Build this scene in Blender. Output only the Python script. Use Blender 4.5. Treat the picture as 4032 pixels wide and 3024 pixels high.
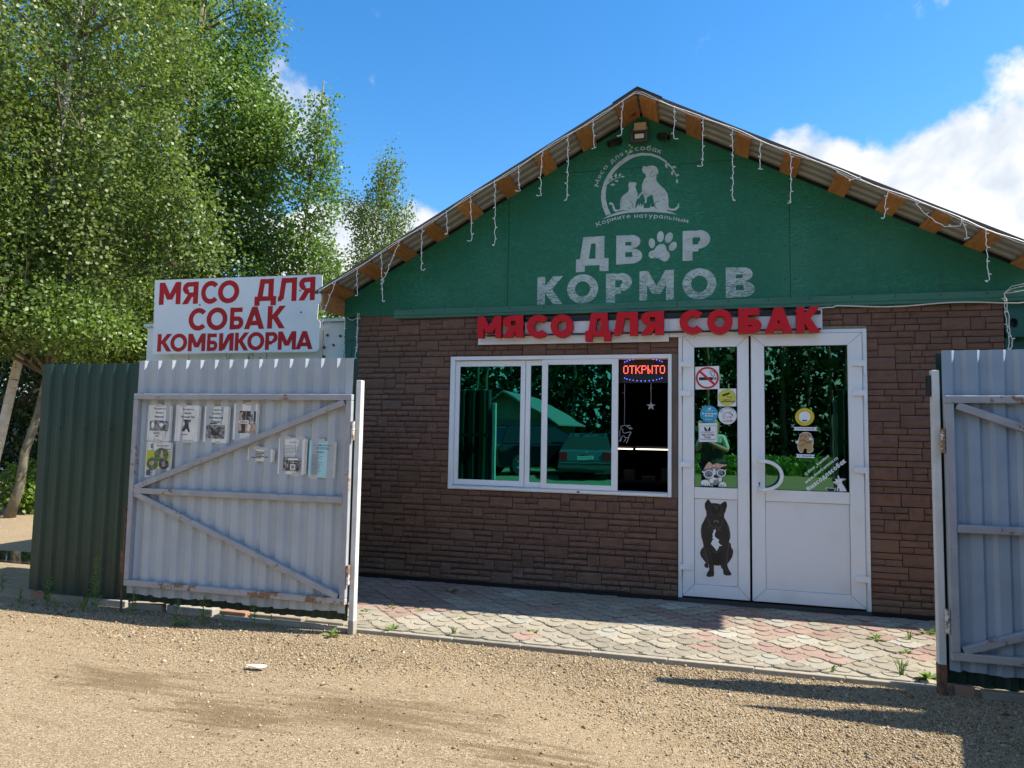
import bpy, bmesh, math, random
import numpy as np
from mathutils import Vector, Matrix
from mathutils.geometry import tessellate_polygon

S = bpy.context.scene
for o in list(bpy.data.objects):
    bpy.data.objects.remove(o)
COL = S.collection
rnd = random.Random(7)
R = math.radians

# ------------------------------------------------------------------ camera
pitch, yaw, roll = 0.0724810, 0.2683928, 0.0179486
fwd = Vector((-math.sin(yaw) * math.cos(pitch), math.cos(yaw) * math.cos(pitch), math.sin(pitch)))
rgt = Vector((math.cos(yaw), math.sin(yaw), 0))
up = rgt.cross(fwd)
r2 = rgt * math.cos(roll) + up * math.sin(roll)
u2 = up * math.cos(roll) - rgt * math.sin(roll)
cd = bpy.data.cameras.new('camera')
cd.lens = 36 * 2763.07 / 4032
cd.sensor_width = 36
cd.clip_start = 0.02
cd.clip_end = 2000
cam = bpy.data.objects.new('camera', cd)
M = Matrix((r2, u2, -fwd)).transposed().to_4x4()
M.translation = (0, -6, 1.325)
cam.matrix_world = M
COL.objects.link(cam)
S.camera = cam

# ------------------------------------------------------------------ sun, sky, exposure
SUN = Vector((0.85, 0.145, 1.0)).normalized()
EL = math.asin(SUN.z)
AZ = math.atan2(SUN.x, SUN.y)
sl = bpy.data.lights.new('sun', 'SUN')
sl.energy = 5.0
sl.angle = R(0.53)
sl.color = (1.0, 0.95, 0.86)
so = bpy.data.objects.new('sun', sl)
so.rotation_euler = (-SUN).to_track_quat('-Z', 'Y').to_euler()
so.location = (20, 3, 25)
COL.objects.link(so)
vs = S.view_settings
S.display_settings.display_device = 'sRGB'
vs.view_transform = 'Standard'
vs.look = 'None'
vs.exposure = 0.98
vs.gamma = 1.0
vs.use_curve_mapping = False

W = bpy.data.worlds.new('World')
S.world = W
W.use_nodes = True
wt = W.node_tree
wt.nodes.clear()


def nd(t, typ, **kw):
    n = t.nodes.new(typ)
    for k, v in kw.items():
        setattr(n, k, v)
    return n


def lk(t, a, b):
    t.links.new(a, b)


def setin(t, sock, v):
    if hasattr(v, 'is_output') or isinstance(v, bpy.types.NodeSocket):
        t.links.new(v, sock)
    else:
        sock.default_value = v


def mth(t, op, a, b=None, clamp=False):
    n = nd(t, 'ShaderNodeMath', operation=op, use_clamp=clamp)
    setin(t, n.inputs[0], a)
    if b is not None:
        setin(t, n.inputs[1], b)
    return n.outputs[0]


def maprange(t, v, a, b, c=0.0, d=1.0, smooth=True):
    n = nd(t, 'ShaderNodeMapRange')
    n.interpolation_type = 'SMOOTHSTEP' if smooth else 'LINEAR'
    n.clamp = True
    setin(t, n.inputs[0], v)
    for i, x in enumerate((a, b, c, d)):
        n.inputs[i + 1].default_value = x
    return n.outputs[0]


def mixc(t, fac, a, b, blend='MIX'):
    n = nd(t, 'ShaderNodeMix', data_type='RGBA', blend_type=blend)
    setin(t, n.inputs[0], fac)
    for s, v in ((n.inputs[6], a), (n.inputs[7], b)):
        if isinstance(v, bpy.types.NodeSocket):
            t.links.new(v, s)
        else:
            s.default_value = (*v[:3], 1)
    return n.outputs[2]


def noise_tex(t, vec, scale, detail=4, rough=0.55, dist=0.0):
    n = nd(t, 'ShaderNodeTexNoise')
    n.inputs['Scale'].default_value = scale
    n.inputs['Detail'].default_value = detail
    n.inputs['Roughness'].default_value = rough
    n.inputs['Distortion'].default_value = dist
    if vec is not None:
        t.links.new(vec, n.inputs['Vector'])
    return n.outputs['Fac']


def build_world():
    t = wt
    out = nd(t, 'ShaderNodeOutputWorld')
    bg = nd(t, 'ShaderNodeBackground')
    sky = nd(t, 'ShaderNodeTexSky', sky_type='NISHITA')
    sky.sun_disc = False
    sky.sun_elevation = EL
    sky.sun_rotation = AZ
    sky.altitude = 150
    sky.air_density = 1.15
    sky.dust_density = 0.3
    sky.ozone_density = 3.0
    hs = nd(t, 'ShaderNodeHueSaturation')
    hs.inputs['Saturation'].default_value = 1.34
    hs.inputs['Value'].default_value = 1.0
    lk(t, sky.outputs[0], hs.inputs['Color'])
    skyc = mixc(t, 1.0, hs.outputs[0], (0.122, 0.122, 0.122), 'MULTIPLY')
    tc = nd(t, 'ShaderNodeTexCoord')
    nrm = nd(t, 'ShaderNodeVectorMath', operation='NORMALIZE')
    lk(t, tc.outputs['Generated'], nrm.inputs[0])
    d = nrm.outputs[0]
    # warp the direction so that the cloud outlines billow
    wn = nd(t, 'ShaderNodeTexNoise')
    wn.inputs['Scale'].default_value = 7
    wn.inputs['Detail'].default_value = 3
    lk(t, d, wn.inputs['Vector'])
    sub = nd(t, 'ShaderNodeVectorMath', operation='SUBTRACT')
    lk(t, wn.outputs['Color'], sub.inputs[0])
    sub.inputs[1].default_value = (.5, .5, .5)
    sc = nd(t, 'ShaderNodeVectorMath', operation='SCALE')
    lk(t, sub.outputs[0], sc.inputs[0])
    sc.inputs['Scale'].default_value = 0.10
    ad = nd(t, 'ShaderNodeVectorMath', operation='ADD')
    lk(t, d, ad.inputs[0])
    lk(t, sc.outputs[0], ad.inputs[1])
    dn = nd(t, 'ShaderNodeVectorMath', operation='NORMALIZE')
    lk(t, ad.outputs[0], dn.inputs[0])
    fbm = noise_tex(t, d, 9.0, 6, 0.62)
    fine = noise_tex(t, d, 34.0, 4, 0.62)
    sep = nd(t, 'ShaderNodeSeparateXYZ')
    lk(t, d, sep.inputs[0])
    z = sep.outputs[2]
    field = None
    clouds = [((0.19, 0.935, 0.25), 8.3, 1.0), ((0.265, 0.92, 0.262), 8.5, 1.0), ((0.335, 0.905, 0.262), 8.0, 1.0),
              ((0.40, 0.88, 0.255), 7.5, 1.0), ((0.47, 0.85, 0.25), 8.0, 1.0), ((0.335, 0.92, 0.20), 10.0, 1.0), ((0.33, 0.869, 0.368), 3.5, .42), ((0.135, 0.935, 0.312), 5.8, .95),
              ((-0.499, 0.757, 0.415), 2.8, .60), ((-0.515, 0.765, 0.385), 3.2, .72), ((-0.471, 0.845, 0.262), 5.0, 1.0),
              ((-0.383, 0.891, 0.245), 5.6, 1.0), ((-0.503, 0.84, 0.215), 6.0, 1.0), ((-0.66, 0.72, 0.17), 7.0, .9),
              ((-0.78, 0.61, 0.16), 7.0, .85), ((-0.60, 0.775, 0.25), 4.0, .6)]
    for c, rad, wgt in clouds:
        dot = nd(t, 'ShaderNodeVectorMath', operation='DOT_PRODUCT')
        lk(t, dn.outputs[0], dot.inputs[0])
        dot.inputs[1].default_value = Vector(c).normalized()
        b = maprange(t, dot.outputs['Value'], math.cos(R(rad)), math.cos(R(rad * 0.25)), 0, wgt)
        field = b if field is None else mth(t, 'MAXIMUM', field, b)
    # extra cumulus added only outside the view, to brighten the shaded sides
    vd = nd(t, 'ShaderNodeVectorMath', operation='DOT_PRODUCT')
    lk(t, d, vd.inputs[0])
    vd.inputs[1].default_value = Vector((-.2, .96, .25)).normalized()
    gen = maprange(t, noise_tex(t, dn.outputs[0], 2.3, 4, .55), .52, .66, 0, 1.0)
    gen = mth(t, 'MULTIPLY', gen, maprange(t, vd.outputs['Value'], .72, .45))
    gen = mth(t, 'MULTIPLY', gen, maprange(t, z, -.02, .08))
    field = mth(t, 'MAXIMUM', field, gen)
    # low clouds along the whole horizon
    low = maprange(t, z, 0.17, 0.03, 0, 0.75)
    field = mth(t, 'MAXIMUM', field, low)
    f2 = mth(t, 'ADD', mth(t, 'MULTIPLY', field, 0.95), mth(t, 'MULTIPLY', mth(t, 'SUBTRACT', fbm, 0.5), 1.5))
    f2 = mth(t, 'ADD', f2, mth(t, 'MULTIPLY', mth(t, 'SUBTRACT', fine, 0.5), 0.35))
    mask = maprange(t, f2, 0.22, 0.62)
    shade = noise_tex(t, dn.outputs[0], 9.0, 4, 0.6)
    cc = mixc(t, maprange(t, mth(t, 'ADD', shade, mth(t, 'MULTIPLY', f2, 0.12)), 0.42, 0.70), (0.37, 0.41, 0.46), (0.57, 0.57, 0.57))
    col = mixc(t, mth(t, 'MULTIPLY', mask, 0.97), skyc, cc)
    lk(t, col, bg.inputs[0])
    bg.inputs[1].default_value = 1.0
    lk(t, bg.outputs[0], out.inputs[0])


build_world()
W.cycles.sampling_method = 'MANUAL'
W.cycles.sample_map_resolution = 512


S.cycles.max_bounces = 5
S.cycles.diffuse_bounces = 3
S.cycles.glossy_bounces = 4
S.cycles.transmission_bounces = 3
S.cycles.transparent_max_bounces = 6
S.cycles.caustics_reflective = False
S.cycles.caustics_refractive = False


# ------------------------------------------------------------------ helpers
class MB:
    def __init__(s):
        s.v, s.f, s.m = [], [], []

    def add(s, verts, faces, mat=0):
        b = len(s.v)
        s.v += [tuple(p) for p in verts]
        for f in faces:
            s.f.append([b + i for i in f])
            s.m.append(mat)

    def box(s, x0, x1, y0, y1, z0, z1, mat=0):
        v = [(x, y, z) for x in (x0, x1) for y in (y0, y1) for z in (z0, z1)]
        s.add(v, [(0, 1, 3, 2), (4, 6, 7, 5), (0, 4, 5, 1), (2, 3, 7, 6), (0, 2, 6, 4), (1, 5, 7, 3)], mat)

    def prism(s, pts, y0, y1, mat=0):
        """pts: XZ outline, extruded from y0 (front) to y1"""
        n = len(pts)
        area = sum(pts[i][0] * pts[(i + 1) % n][1] - pts[(i + 1) % n][0] * pts[i][1] for i in range(n))
        if area < 0:
            pts = pts[::-1]
        v = [(p[0], y0, p[1]) for p in pts] + [(p[0], y1, p[1]) for p in pts]
        tri = tessellate_polygon([[Vector((p[0], p[1], 0)) for p in pts]])
        f = []
        for t in tri:
            a, b, c = t
            ar = (pts[b][0] - pts[a][0]) * (pts[c][1] - pts[a][1]) - (pts[c][0] - pts[a][0]) * (pts[b][1] - pts[a][1])
            if ar < 0:
                a, b, c = a, c, b
            f.append((a, b, c))
            f.append((a + n, c + n, b + n))
        for i in range(n):
            j = (i + 1) % n
            f.append((i, i + n, j + n, j))
        s.add(v, f, mat)

    def tube(s, pts, r, n=6, mat=0, caps=True):
        pts = [Vector(p) for p in pts]
        rs = r if isinstance(r, (list, tuple)) else [r] * len(pts)
        b = len(s.v)
        prev = None
        for i, p in enumerate(pts):
            d = (pts[min(i + 1, len(pts) - 1)] - pts[max(i - 1, 0)])
            if d.length < 1e-9:
                d = Vector((0, 0, 1))
            d.normalize()
            if prev is None:
                a = Vector((0, 0, 1)) if abs(d.z) < .9 else Vector((1, 0, 0))
                u = d.cross(a).normalized()
            else:
                u = (prev - d * prev.dot(d))
                u = u.normalized() if u.length > 1e-6 else d.orthogonal().normalized()
            prev = u
            w = d.cross(u)
            for k in range(n):
                a = 2 * math.pi * k / n
                s.v.append(tuple(p + (u * math.cos(a) + w * math.sin(a)) * rs[i]))
        for i in range(len(pts) - 1):
            for k in range(n):
                k2 = (k + 1) % n
                s.f.append([b + i * n + k, b + i * n + k2, b + (i + 1) * n + k2, b + (i + 1) * n + k])
                s.m.append(mat)
        if caps:
            s.f.append([b + k for k in range(n)][::-1])
            s.m.append(mat)
            e = b + (len(pts) - 1) * n
            s.f.append([e + k for k in range(n)])
            s.m.append(mat)

    def build(s, name, mats, parent=None, smooth=False, bevel=0, loc=None):
        me = bpy.data.meshes.new(name)
        me.from_pydata(s.v, [], s.f)
        if not isinstance(mats, (list, tuple)):
            mats = [mats]
        for m in mats:
            me.materials.append(m)
        if len(mats) > 1:
            me.polygons.foreach_set('material_index', s.m)
        if smooth:
            me.polygons.foreach_set('use_smooth', [True] * len(me.polygons))
        me.validate()
        me.update()
        o = bpy.data.objects.new(name, me)
        COL.objects.link(o)
        if loc is not None:
            o.location = loc
        if parent is not None:
            o.parent = parent
        if bevel:
            m = o.modifiers.new('bevel', 'BEVEL')
            m.width = bevel
            m.segments = 2
            m.limit_method = 'ANGLE'
        return o


def tag(o, label=None, cat=None, group=None, kind=None):
    if label:
        o['label'] = label
    if cat:
        o['category'] = cat
    if group:
        o['group'] = group
    if kind:
        o['kind'] = kind
    return o


def empty(name, label=None, cat=None, group=None, loc=(0, 0, 0)):
    o = bpy.data.objects.new(name, None)
    o.location = loc
    o.empty_display_size = .1
    COL.objects.link(o)
    return tag(o, label, cat, group)


def part(name, mats, parent, fn, **kw):
    m = MB()
    fn(m)
    return m.build(name, mats, parent, **kw)


def boxpart(name, mat, parent, *b, **kw):
    m = MB()
    m.box(*b)
    return m.build(name, mat, parent, **kw)


# ------------------------------------------------------------------ materials
def newmat(name):
    m = bpy.data.materials.new(name)
    m.use_nodes = True
    t = m.node_tree
    b = t.nodes['Principled BSDF']
    return m, t, b


def wpos(t, scale=(1, 1, 1), rot=(0, 0, 0)):
    g = nd(t, 'ShaderNodeNewGeometry')
    mp = nd(t, 'ShaderNodeMapping')
    mp.inputs['Scale'].default_value = scale
    mp.inputs['Rotation'].default_value = rot
    lk(t, g.outputs['Position'], mp.inputs[0])
    return mp.outputs[0]


def bump(t, b, h, strength, dist=0.01):
    n = nd(t, 'ShaderNodeBump')
    n.inputs['Strength'].default_value = strength
    n.inputs['Distance'].default_value = dist
    lk(t, h, n.inputs['Height'])
    lk(t, n.outputs[0], b.inputs['Normal'])


def pm(name, c, rough=.6, metal=0.0, c2=None, vs_=6.0, lo=.4, hi=.65, bs=None, bst=.2, bd=.004, objrand=0.0, spec=.5,
       rust=None, scale=(1, 1, 1)):
    m, t, b = newmat(name)
    vec = wpos(t, scale)
    col = c
    if c2:
        col = mixc(t, maprange(t, noise_tex(t, vec, vs_, 6, .6), lo, hi), c, c2)
    if objrand:
        oi = nd(t, 'ShaderNodeObjectInfo')
        hsv = nd(t, 'ShaderNodeHueSaturation')
        setin(t, hsv.inputs['Color'], col if isinstance(col, bpy.types.NodeSocket) else (*col, 1))
        lk(t, maprange(t, oi.outputs['Random'], 0, 1, 1 - objrand, 1 + objrand, False), hsv.inputs['Value'])
        col = hsv.outputs[0]
    if rust:
        rc, amount, rs = rust
        f = maprange(t, mth(t, 'ADD', noise_tex(t, vec, rs, 8, .7), mth(t, 'MULTIPLY', noise_tex(t, vec, rs * .13, 2, .5), .6)),
                     .98 - amount, 1.06 - amount)
        col = mixc(t, f, col, rc)
        setin(t, b.inputs['Roughness'], mth(t, 'ADD', mth(t, 'MULTIPLY', f, .85 - rough), rough))
    setin(t, b.inputs['Base Color'], col if isinstance(col, bpy.types.NodeSocket) else (*col, 1))
    if not rust:
        b.inputs['Roughness'].default_value = rough
    b.inputs['Metallic'].default_value = metal
    b.inputs['Specular IOR Level'].default_value = spec
    if bs:
        bump(t, b, noise_tex(t, vec, bs, 6, .65), bst, bd)
    return m


def emis(name, c, s):
    m, t, b = newmat(name)
    b.inputs['Base Color'].default_value = (*c, 1)
    b.inputs['Emission Color'].default_value = (*c, 1)
    b.inputs['Emission Strength'].default_value = s
    return m


M_ = {}
M_['pvc'] = pm('white pvc', (.80, .80, .81), .35, c2=(.72, .71, .69), vs_=2.5, lo=.5, hi=.8)
M_['pvcpanel'] = pm('white pvc panel', (.76, .76, .78), .4, c2=(.70, .69, .68), vs_=3, lo=.5, hi=.8)
M_['seal'] = pm('black rubber', (.02, .02, .02), .6)
M_['mortar'] = pm('siding joint', (.040, .022, .017), .9)
M_['greenboard'] = pm('green painted board', (.035, .15, .095), .6, c2=(.055, .19, .13), vs_=4, bs=60, bst=.2, scale=(.2, 1, 1))
M_['greensteel'] = pm('green steel', (.008, .085, .062), .45, c2=(.012, .11, .085), vs_=3, bs=12, bst=.12)
M_['fencegreen'] = pm('dark green coated sheet', (.006, .034, .022), .42, c2=(.009, .043, .029), vs_=2, bs=2.2, bst=.10, bd=.01)
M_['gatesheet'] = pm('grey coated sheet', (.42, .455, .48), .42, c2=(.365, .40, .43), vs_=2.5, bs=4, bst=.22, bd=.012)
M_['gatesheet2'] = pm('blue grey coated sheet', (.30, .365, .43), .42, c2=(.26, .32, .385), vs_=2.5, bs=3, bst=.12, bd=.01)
M_['gateframe'] = pm('grey painted tube', (.31, .31, .325), .55, c2=(.36, .36, .365), vs_=8, bs=90, bst=.25, bd=.002,
                     rust=((.24, .13, .07), .055, 22))
M_['gaterust'] = pm('rusty painted tube', (.38, .36, .34), .6, bs=90, bst=.3, bd=.002, rust=((.24, .13, .07), .13, 26))
M_['post'] = pm('white painted post', (.62, .62, .60), .5, c2=(.54, .54, .51), vs_=6, rust=((.24, .13, .06), .02, 18))
M_['roofsheet'] = pm('galvanised underside', (.26, .26, .255), .5, metal=.15, c2=(.21, .21, .20), vs_=5)
M_['roofbrown'] = pm('brown roof trim', (.085, .066, .055), .5)
M_['shed'] = pm('white insulated panel', (.68, .71, .70), .55, c2=(.50, .60, .57), vs_=2.0, lo=.45, hi=.75, rust=((.16, .16, .13), .03, 9))
M_['black'] = pm('black plastic', (.012, .012, .013), .4)
M_['darkgrey'] = pm('dark grey casting', (.05, .05, .05), .5)
M_['beige'] = pm('beige box', (.55, .45, .30), .5)
M_['lampglass'] = pm('lamp glass', (.75, .68, .48), .15)
M_['wire'] = pm('white wire', (.78, .77, .74), .5)
M_['cable'] = pm('white cable', (.70, .68, .62), .5)
M_['red'] = pm('red acrylic', (.56, .006, .014), .45, spec=.3)
M_['redside'] = pm('red letter side', (.36, .012, .014), .5)
M_['redvinyl'] = pm('red vinyl', (.50, .008, .012), .55, c2=(.42, .008, .012), vs_=7, spec=.3)
M_['signwhite'] = pm('white sign panel', (.79, .79, .82), .35, c2=(.72, .72, .76), vs_=3)
M_['boardwhite'] = pm('white sign board', (.79, .80, .81), .4, c2=(.69, .72, .76), vs_=1.6, lo=.42, hi=.7)
M_['frameblk'] = pm('black sign frame', (.012, .012, .016), .4)
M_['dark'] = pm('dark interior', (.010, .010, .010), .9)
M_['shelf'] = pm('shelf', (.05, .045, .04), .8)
M_['boxes'] = pm('cartons', (.16, .12, .07), .8, c2=(.08, .08, .07), vs_=12)
M_['concrete'] = pm('concrete', (.36, .33, .28), .9, c2=(.28, .25, .2), vs_=8, bs=40, bst=.4)
M_['clay'] = pm('old brick', (.36, .18, .11), .9, c2=(.30, .2, .14), vs_=20, bs=50, bst=.5)
M_['paper'] = pm('paper', (.76, .75, .72), .45, c2=(.66, .645, .60), vs_=9, bs=22, bst=.25, bd=.006)
M_['paperblue'] = pm('blue paper', (.33, .62, .70), .4, c2=(.42, .66, .66), vs_=9, bs=18, bst=.35, bd=.008)
M_['tape'] = pm('tape', (.47, .47, .44), .3, c2=(.54, .53, .48), vs_=30)
M_['ink'] = pm('ink', (.03, .03, .035), .6)
M_['inkgrey'] = pm('grey ink', (.25, .25, .26), .6)
M_['photo'] = pm('grey photo print', (.32, .31, .30), .5, c2=(.06, .06, .06), vs_=38, lo=.42, hi=.58)
M_['photodark'] = pm('dark photo print', (.035, .03, .03), .5, c2=(.16, .13, .12), vs_=34, lo=.5, hi=.66)
M_['photogreen'] = pm('green photo print', (.05, .11, .035), .5, c2=(.16, .2, .12), vs_=40, lo=.45, hi=.6)
M_['lime'] = pm('lime print', (.46, .47, .03), .5)
M_['orange'] = pm('tan print', (.42, .22, .12), .5, c2=(.6, .45, .35), vs_=40)
M_['white'] = pm('white vinyl', (.78, .79, .81), .4)
M_['stred'] = pm('sticker red', (.58, .01, .02), .45)
M_['styel'] = pm('sticker yellow', (.60, .58, .07), .45)
M_['stgold'] = pm('sticker gold', (.66, .47, .02), .45)
M_['stcyan'] = pm('sticker cyan', (.03, .34, .55), .45)
M_['stblack'] = pm('sticker black', (.010, .010, .012), .45)
M_['stblue'] = pm('sticker blue', (.06, .05, .35), .45)
M_['stpink'] = pm('sticker pink', (.62, .33, .25), .45)
M_['sttan'] = pm('sticker tan', (.47, .30, .13), .45)
M_['stbrown'] = pm('sticker brown', (.27, .13, .08), .45)
M_['stgrey'] = pm('sticker grey', (.20, .24, .28), .45)
M_['dogfur'] = pm('printed dark fur', (.018, .015, .013), .5, c2=(.045, .038, .032), vs_=14, lo=.48, hi=.72)
M_['dogmid'] = pm('printed dark fur highlight', (.17, .15, .13), .5, c2=(.09, .08, .07), vs_=30)
M_['dogblk'] = pm('printed black fur', (.006, .005, .005), .5)
M_['ledred'] = emis('led red', (1, .10, .06), 3.2)
M_['ledblue'] = emis('led blue', (.10, .12, 1), 3.2)
M_['tube'] = emis('shop tube', (1, .93, .72), 1.6)
M_['clearpl'] = pm('clear plastic', (.45, .46, .46), .2)
M_['rust'] = pm('rust', (.11, .055, .032), .85, c2=(.2, .1, .05), vs_=30)
M_['hinge'] = pm('hinge paint', (.62, .60, .55), .6, rust=((.24, .13, .06), .16, 40))
M_['galv'] = pm('chrome', (.6, .6, .6), .25, metal=1)
M_['grime'] = pm('grime', (.13, .12, .09), .9)
M_['groove'] = pm('groove dirt and shade', (.11, .09, .065), .95, c2=(.18, .15, .105), vs_=25)  # dark tone of the rings that paint shaded, dirty grooves on the pavers
M_['redfence'] = pm('brown red sheet', (.20, .055, .035), .5, c2=(.25, .08, .05), vs_=1)
M_['asphalt'] = pm('asphalt', (.10, .10, .105), .85)
M_['carblack'] = pm('black car paint', (.006, .007, .010), .08, spec=.8)
M_['carteal'] = pm('silver car paint', (.13, .15, .16), .2, metal=.3, spec=.7)
M_['carglass'] = pm('car glass', (.006, .008, .01), .05, spec=.8)
M_['tyre'] = pm('tyre', (.02, .02, .02), .8)
M_['plank'] = pm('grey plank', (.33, .28, .20), .85, c2=(.25, .21, .16), vs_=10, bs=40, bst=.3, scale=(.3, 1, 1))
M_['castergrey'] = pm('shadow caster grey', (.18, .22, .27), .6)  # grey of the unseen objects added to cast shadows
M_['roofgrey'] = pm('slate sheet', (.20, .21, .20), .8)
M_['housewall'] = pm('house wall', (.20, .17, .13), .9)
M_['skin'] = pm('skin', (.55, .33, .24), .5)
M_['hair'] = pm('hair', (.36, .22, .10), .5)
M_['denim'] = pm('denim', (.04, .06, .10), .8)
M_['jacket'] = pm('light jacket', (.50, .62, .60), .7, c2=(.35, .50, .50), vs_=18, scale=(1, 1, 4))
M_['vest'] = pm('dark vest', (.05, .06, .06), .7)
M_['weedstem'] = pm('weed stem', (.10, .17, .03), .6)


def wood_mat(name, a, b_, ring=(.10, .035, .012)):
    m, t, b = newmat(name)
    oi = nd(t, 'ShaderNodeObjectInfo')
    g = nd(t, 'ShaderNodeNewGeometry')
    mp = nd(t, 'ShaderNodeMapping')
    mp.inputs['Scale'].default_value = (9, 1.4, 9)
    off = nd(t, 'ShaderNodeVectorMath', operation='SCALE')
    off.inputs[0].default_value = (9, 7, 13)
    lk(t, oi.outputs['Random'], off.inputs['Scale'])
    ad = nd(t, 'ShaderNodeVectorMath', operation='ADD')
    lk(t, g.outputs['Position'], ad.inputs[0])
    lk(t, off.outputs[0], ad.inputs[1])
    lk(t, ad.outputs[0], mp.inputs[0])
    n = noise_tex(t, mp.outputs[0], 3, 5, .6, 1.2)
    col = mixc(t, maprange(t, n, .35, .68), a, b_)
    kn = nd(t, 'ShaderNodeTexVoronoi')
    kn.inputs['Scale'].default_value = 3.2
    lk(t, ad.outputs[0], kn.inputs['Vector'])
    col = mixc(t, maprange(t, kn.outputs['Distance'], .13, .05), col, ring)
    hsv = nd(t, 'ShaderNodeHueSaturation')
    lk(t, col, hsv.inputs['Color'])
    lk(t, maprange(t, oi.outputs['Random'], 0, 1, .8, 1.2, False), hsv.inputs['Value'])
    lk(t, hsv.outputs[0], b.inputs['Base Color'])
    b.inputs['Roughness'].default_value = .65
    bump(t, b, n, .15, .003)
    return m


M_['wood'] = wood_mat('roof plank wood', (.42, .20, .065), (.30, .125, .04))
M_['woodgrey'] = pm('grey brown jamb', (.16, .12, .095), .8, c2=(.12, .09, .07), vs_=14, scale=(1, 1, .15), bs=50, bst=.2)


def osb_mat(name, base, light, paint=None):
    m, t, b = newmat(name)
    w = wpos(t)
    wz = noise_tex(t, w, 5, 3)
    outs = []
    for ang, sc in ((R(38), 1.0), (R(-42), 1.15), (R(6), .9)):
        mp = nd(t, 'ShaderNodeMapping')
        mp.inputs['Rotation'].default_value = (0, ang, 0)
        mp.inputs['Scale'].default_value = (13 * sc, 1, 52 * sc)
        lk(t, w, mp.inputs[0])
        outs.append(noise_tex(t, mp.outputs[0], 1, 3, .6, 2.2))
    mx = mth(t, 'MAXIMUM', mth(t, 'MAXIMUM', outs[0], outs[1]), outs[2])
    f = maprange(t, mx, .50, .74)
    big = maprange(t, noise_tex(t, w, 1.7, 4), .38, .68)
    col = mixc(t, mth(t, 'MULTIPLY', f, mth(t, 'ADD', mth(t, 'MULTIPLY', big, .65), .4)), base, light)
    streak = noise_tex(t, wpos(t, (11, 1, .9)), 1, 6, .65)
    col = mixc(t, maprange(t, streak, .52, .74, 0, .30), col, tuple(c * .55 for c in base))
    col = mixc(t, maprange(t, noise_tex(t, w, .9, 3), .5, .75, 0, .22), col, (.07, .24, .17))
    if paint:
        p2 = mixc(t, maprange(t, noise_tex(t, w, 9, 4), .4, .7), paint, tuple(x * .8 for x in paint))
        sepz = nd(t, 'ShaderNodeSeparateXYZ')
        lk(t, w, sepz.inputs[0])
        low = maprange(t, sepz.outputs[2], 2.9, 2.45, 0, .13)       # the print has worn away more towards the sill
        wear = maprange(t, mth(t, 'ADD', mth(t, 'MINIMUM', outs[0], outs[1]), low), .52, .62)
        col = mixc(t, mth(t, 'MULTIPLY', wear, .75), p2, col)
    lk(t, col, b.inputs['Base Color'])
    b.inputs['Roughness'].default_value = .6
    bump(t, b, mx, .3, .003)
    return m


M_['osb'] = osb_mat('green painted osb', (.004, .118, .062), (.022, .250, .145))
M_['osbpaint'] = osb_mat('worn pale print on osb', (.004, .118, .062), (.022, .250, .145), (.47, .55, .55))
M_['osbleaf'] = osb_mat('worn lime print on osb', (.004, .118, .062), (.022, .250, .145), (.40, .55, .25))


def brick_mat():
    m, t, b = newmat('brown stone siding')
    w = wpos(t)
    oi = nd(t, 'ShaderNodeObjectInfo')
    gi = nd(t, 'ShaderNodeNewGeometry')
    col = mixc(t, maprange(t, noise_tex(t, w, 14, 6, .65), .35, .7), (.158, .077, .047), (.112, .054, .033))
    col = mixc(t, maprange(t, noise_tex(t, w, 1.3, 3), .42, .66, 0, .5), col, (.165, .086, .055))
    # dust splashed up from the paving
    sep = nd(t, 'ShaderNodeSeparateXYZ')
    lk(t, w, sep.inputs[0])
    dn_ = mth(t, 'ADD', sep.outputs[2], mth(t, 'MULTIPLY', mth(t, 'SUBTRACT', noise_tex(t, w, 5, 5, .7), .5), .7))
    col = mixc(t, maprange(t, dn_, .30, -.05, 0, .30), col, (.24, .17, .11))
    rv = mth(t, 'FRACT', mth(t, 'ADD', oi.outputs['Random'], gi.outputs['Random Per Island']))
    hsv = nd(t, 'ShaderNodeHueSaturation')
    lk(t, col, hsv.inputs['Color'])
    lk(t, maprange(t, rv, 0, 1, .87, 1.14, False), hsv.inputs['Value'])
    lk(t, hsv.outputs[0], b.inputs['Base Color'])
    b.inputs['Roughness'].default_value = .6
    mp = wpos(t, (14, 1, 60))
    h = mth(t, 'ADD', noise_tex(t, w, 30, 6, .7), mth(t, 'MULTIPLY', noise_tex(t, mp, 1, 4, .6), .8))
    bump(t, b, h, .75, .006)
    return m


M_['brick'] = brick_mat()


def paver_mat(name, a, b_):
    m, t, b = newmat(name)
    w = wpos(t)
    oi = nd(t, 'ShaderNodeObjectInfo')
    col = mixc(t, maprange(t, noise_tex(t, w, 22, 7, .7), .35, .68), a, b_)
    col = mixc(t, maprange(t, noise_tex(t, w, 3, 4), .5, .75, 0, .6), col, (.34, .29, .21))
    hsv = nd(t, 'ShaderNodeHueSaturation')
    lk(t, col, hsv.inputs['Color'])
    lk(t, maprange(t, oi.outputs['Random'], 0, 1, .82, 1.15, False), hsv.inputs['Value'])
    lk(t, hsv.outputs[0], b.inputs['Base Color'])
    b.inputs['Roughness'].default_value = .9
    b.inputs['Specular IOR Level'].default_value = .2
    bump(t, b, noise_tex(t, w, 120, 5, .7), .35, .003)
    return m


M_['pv_grey'] = paver_mat('grey paver', (.325, .285, .215), (.255, .225, .172))
M_['pv_red'] = paver_mat('red paver', (.315, .22, .175), (.26, .18, .143))
M_['pv_white'] = paver_mat('pale paver', (.385, .36, .295), (.33, .305, .25))


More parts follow.
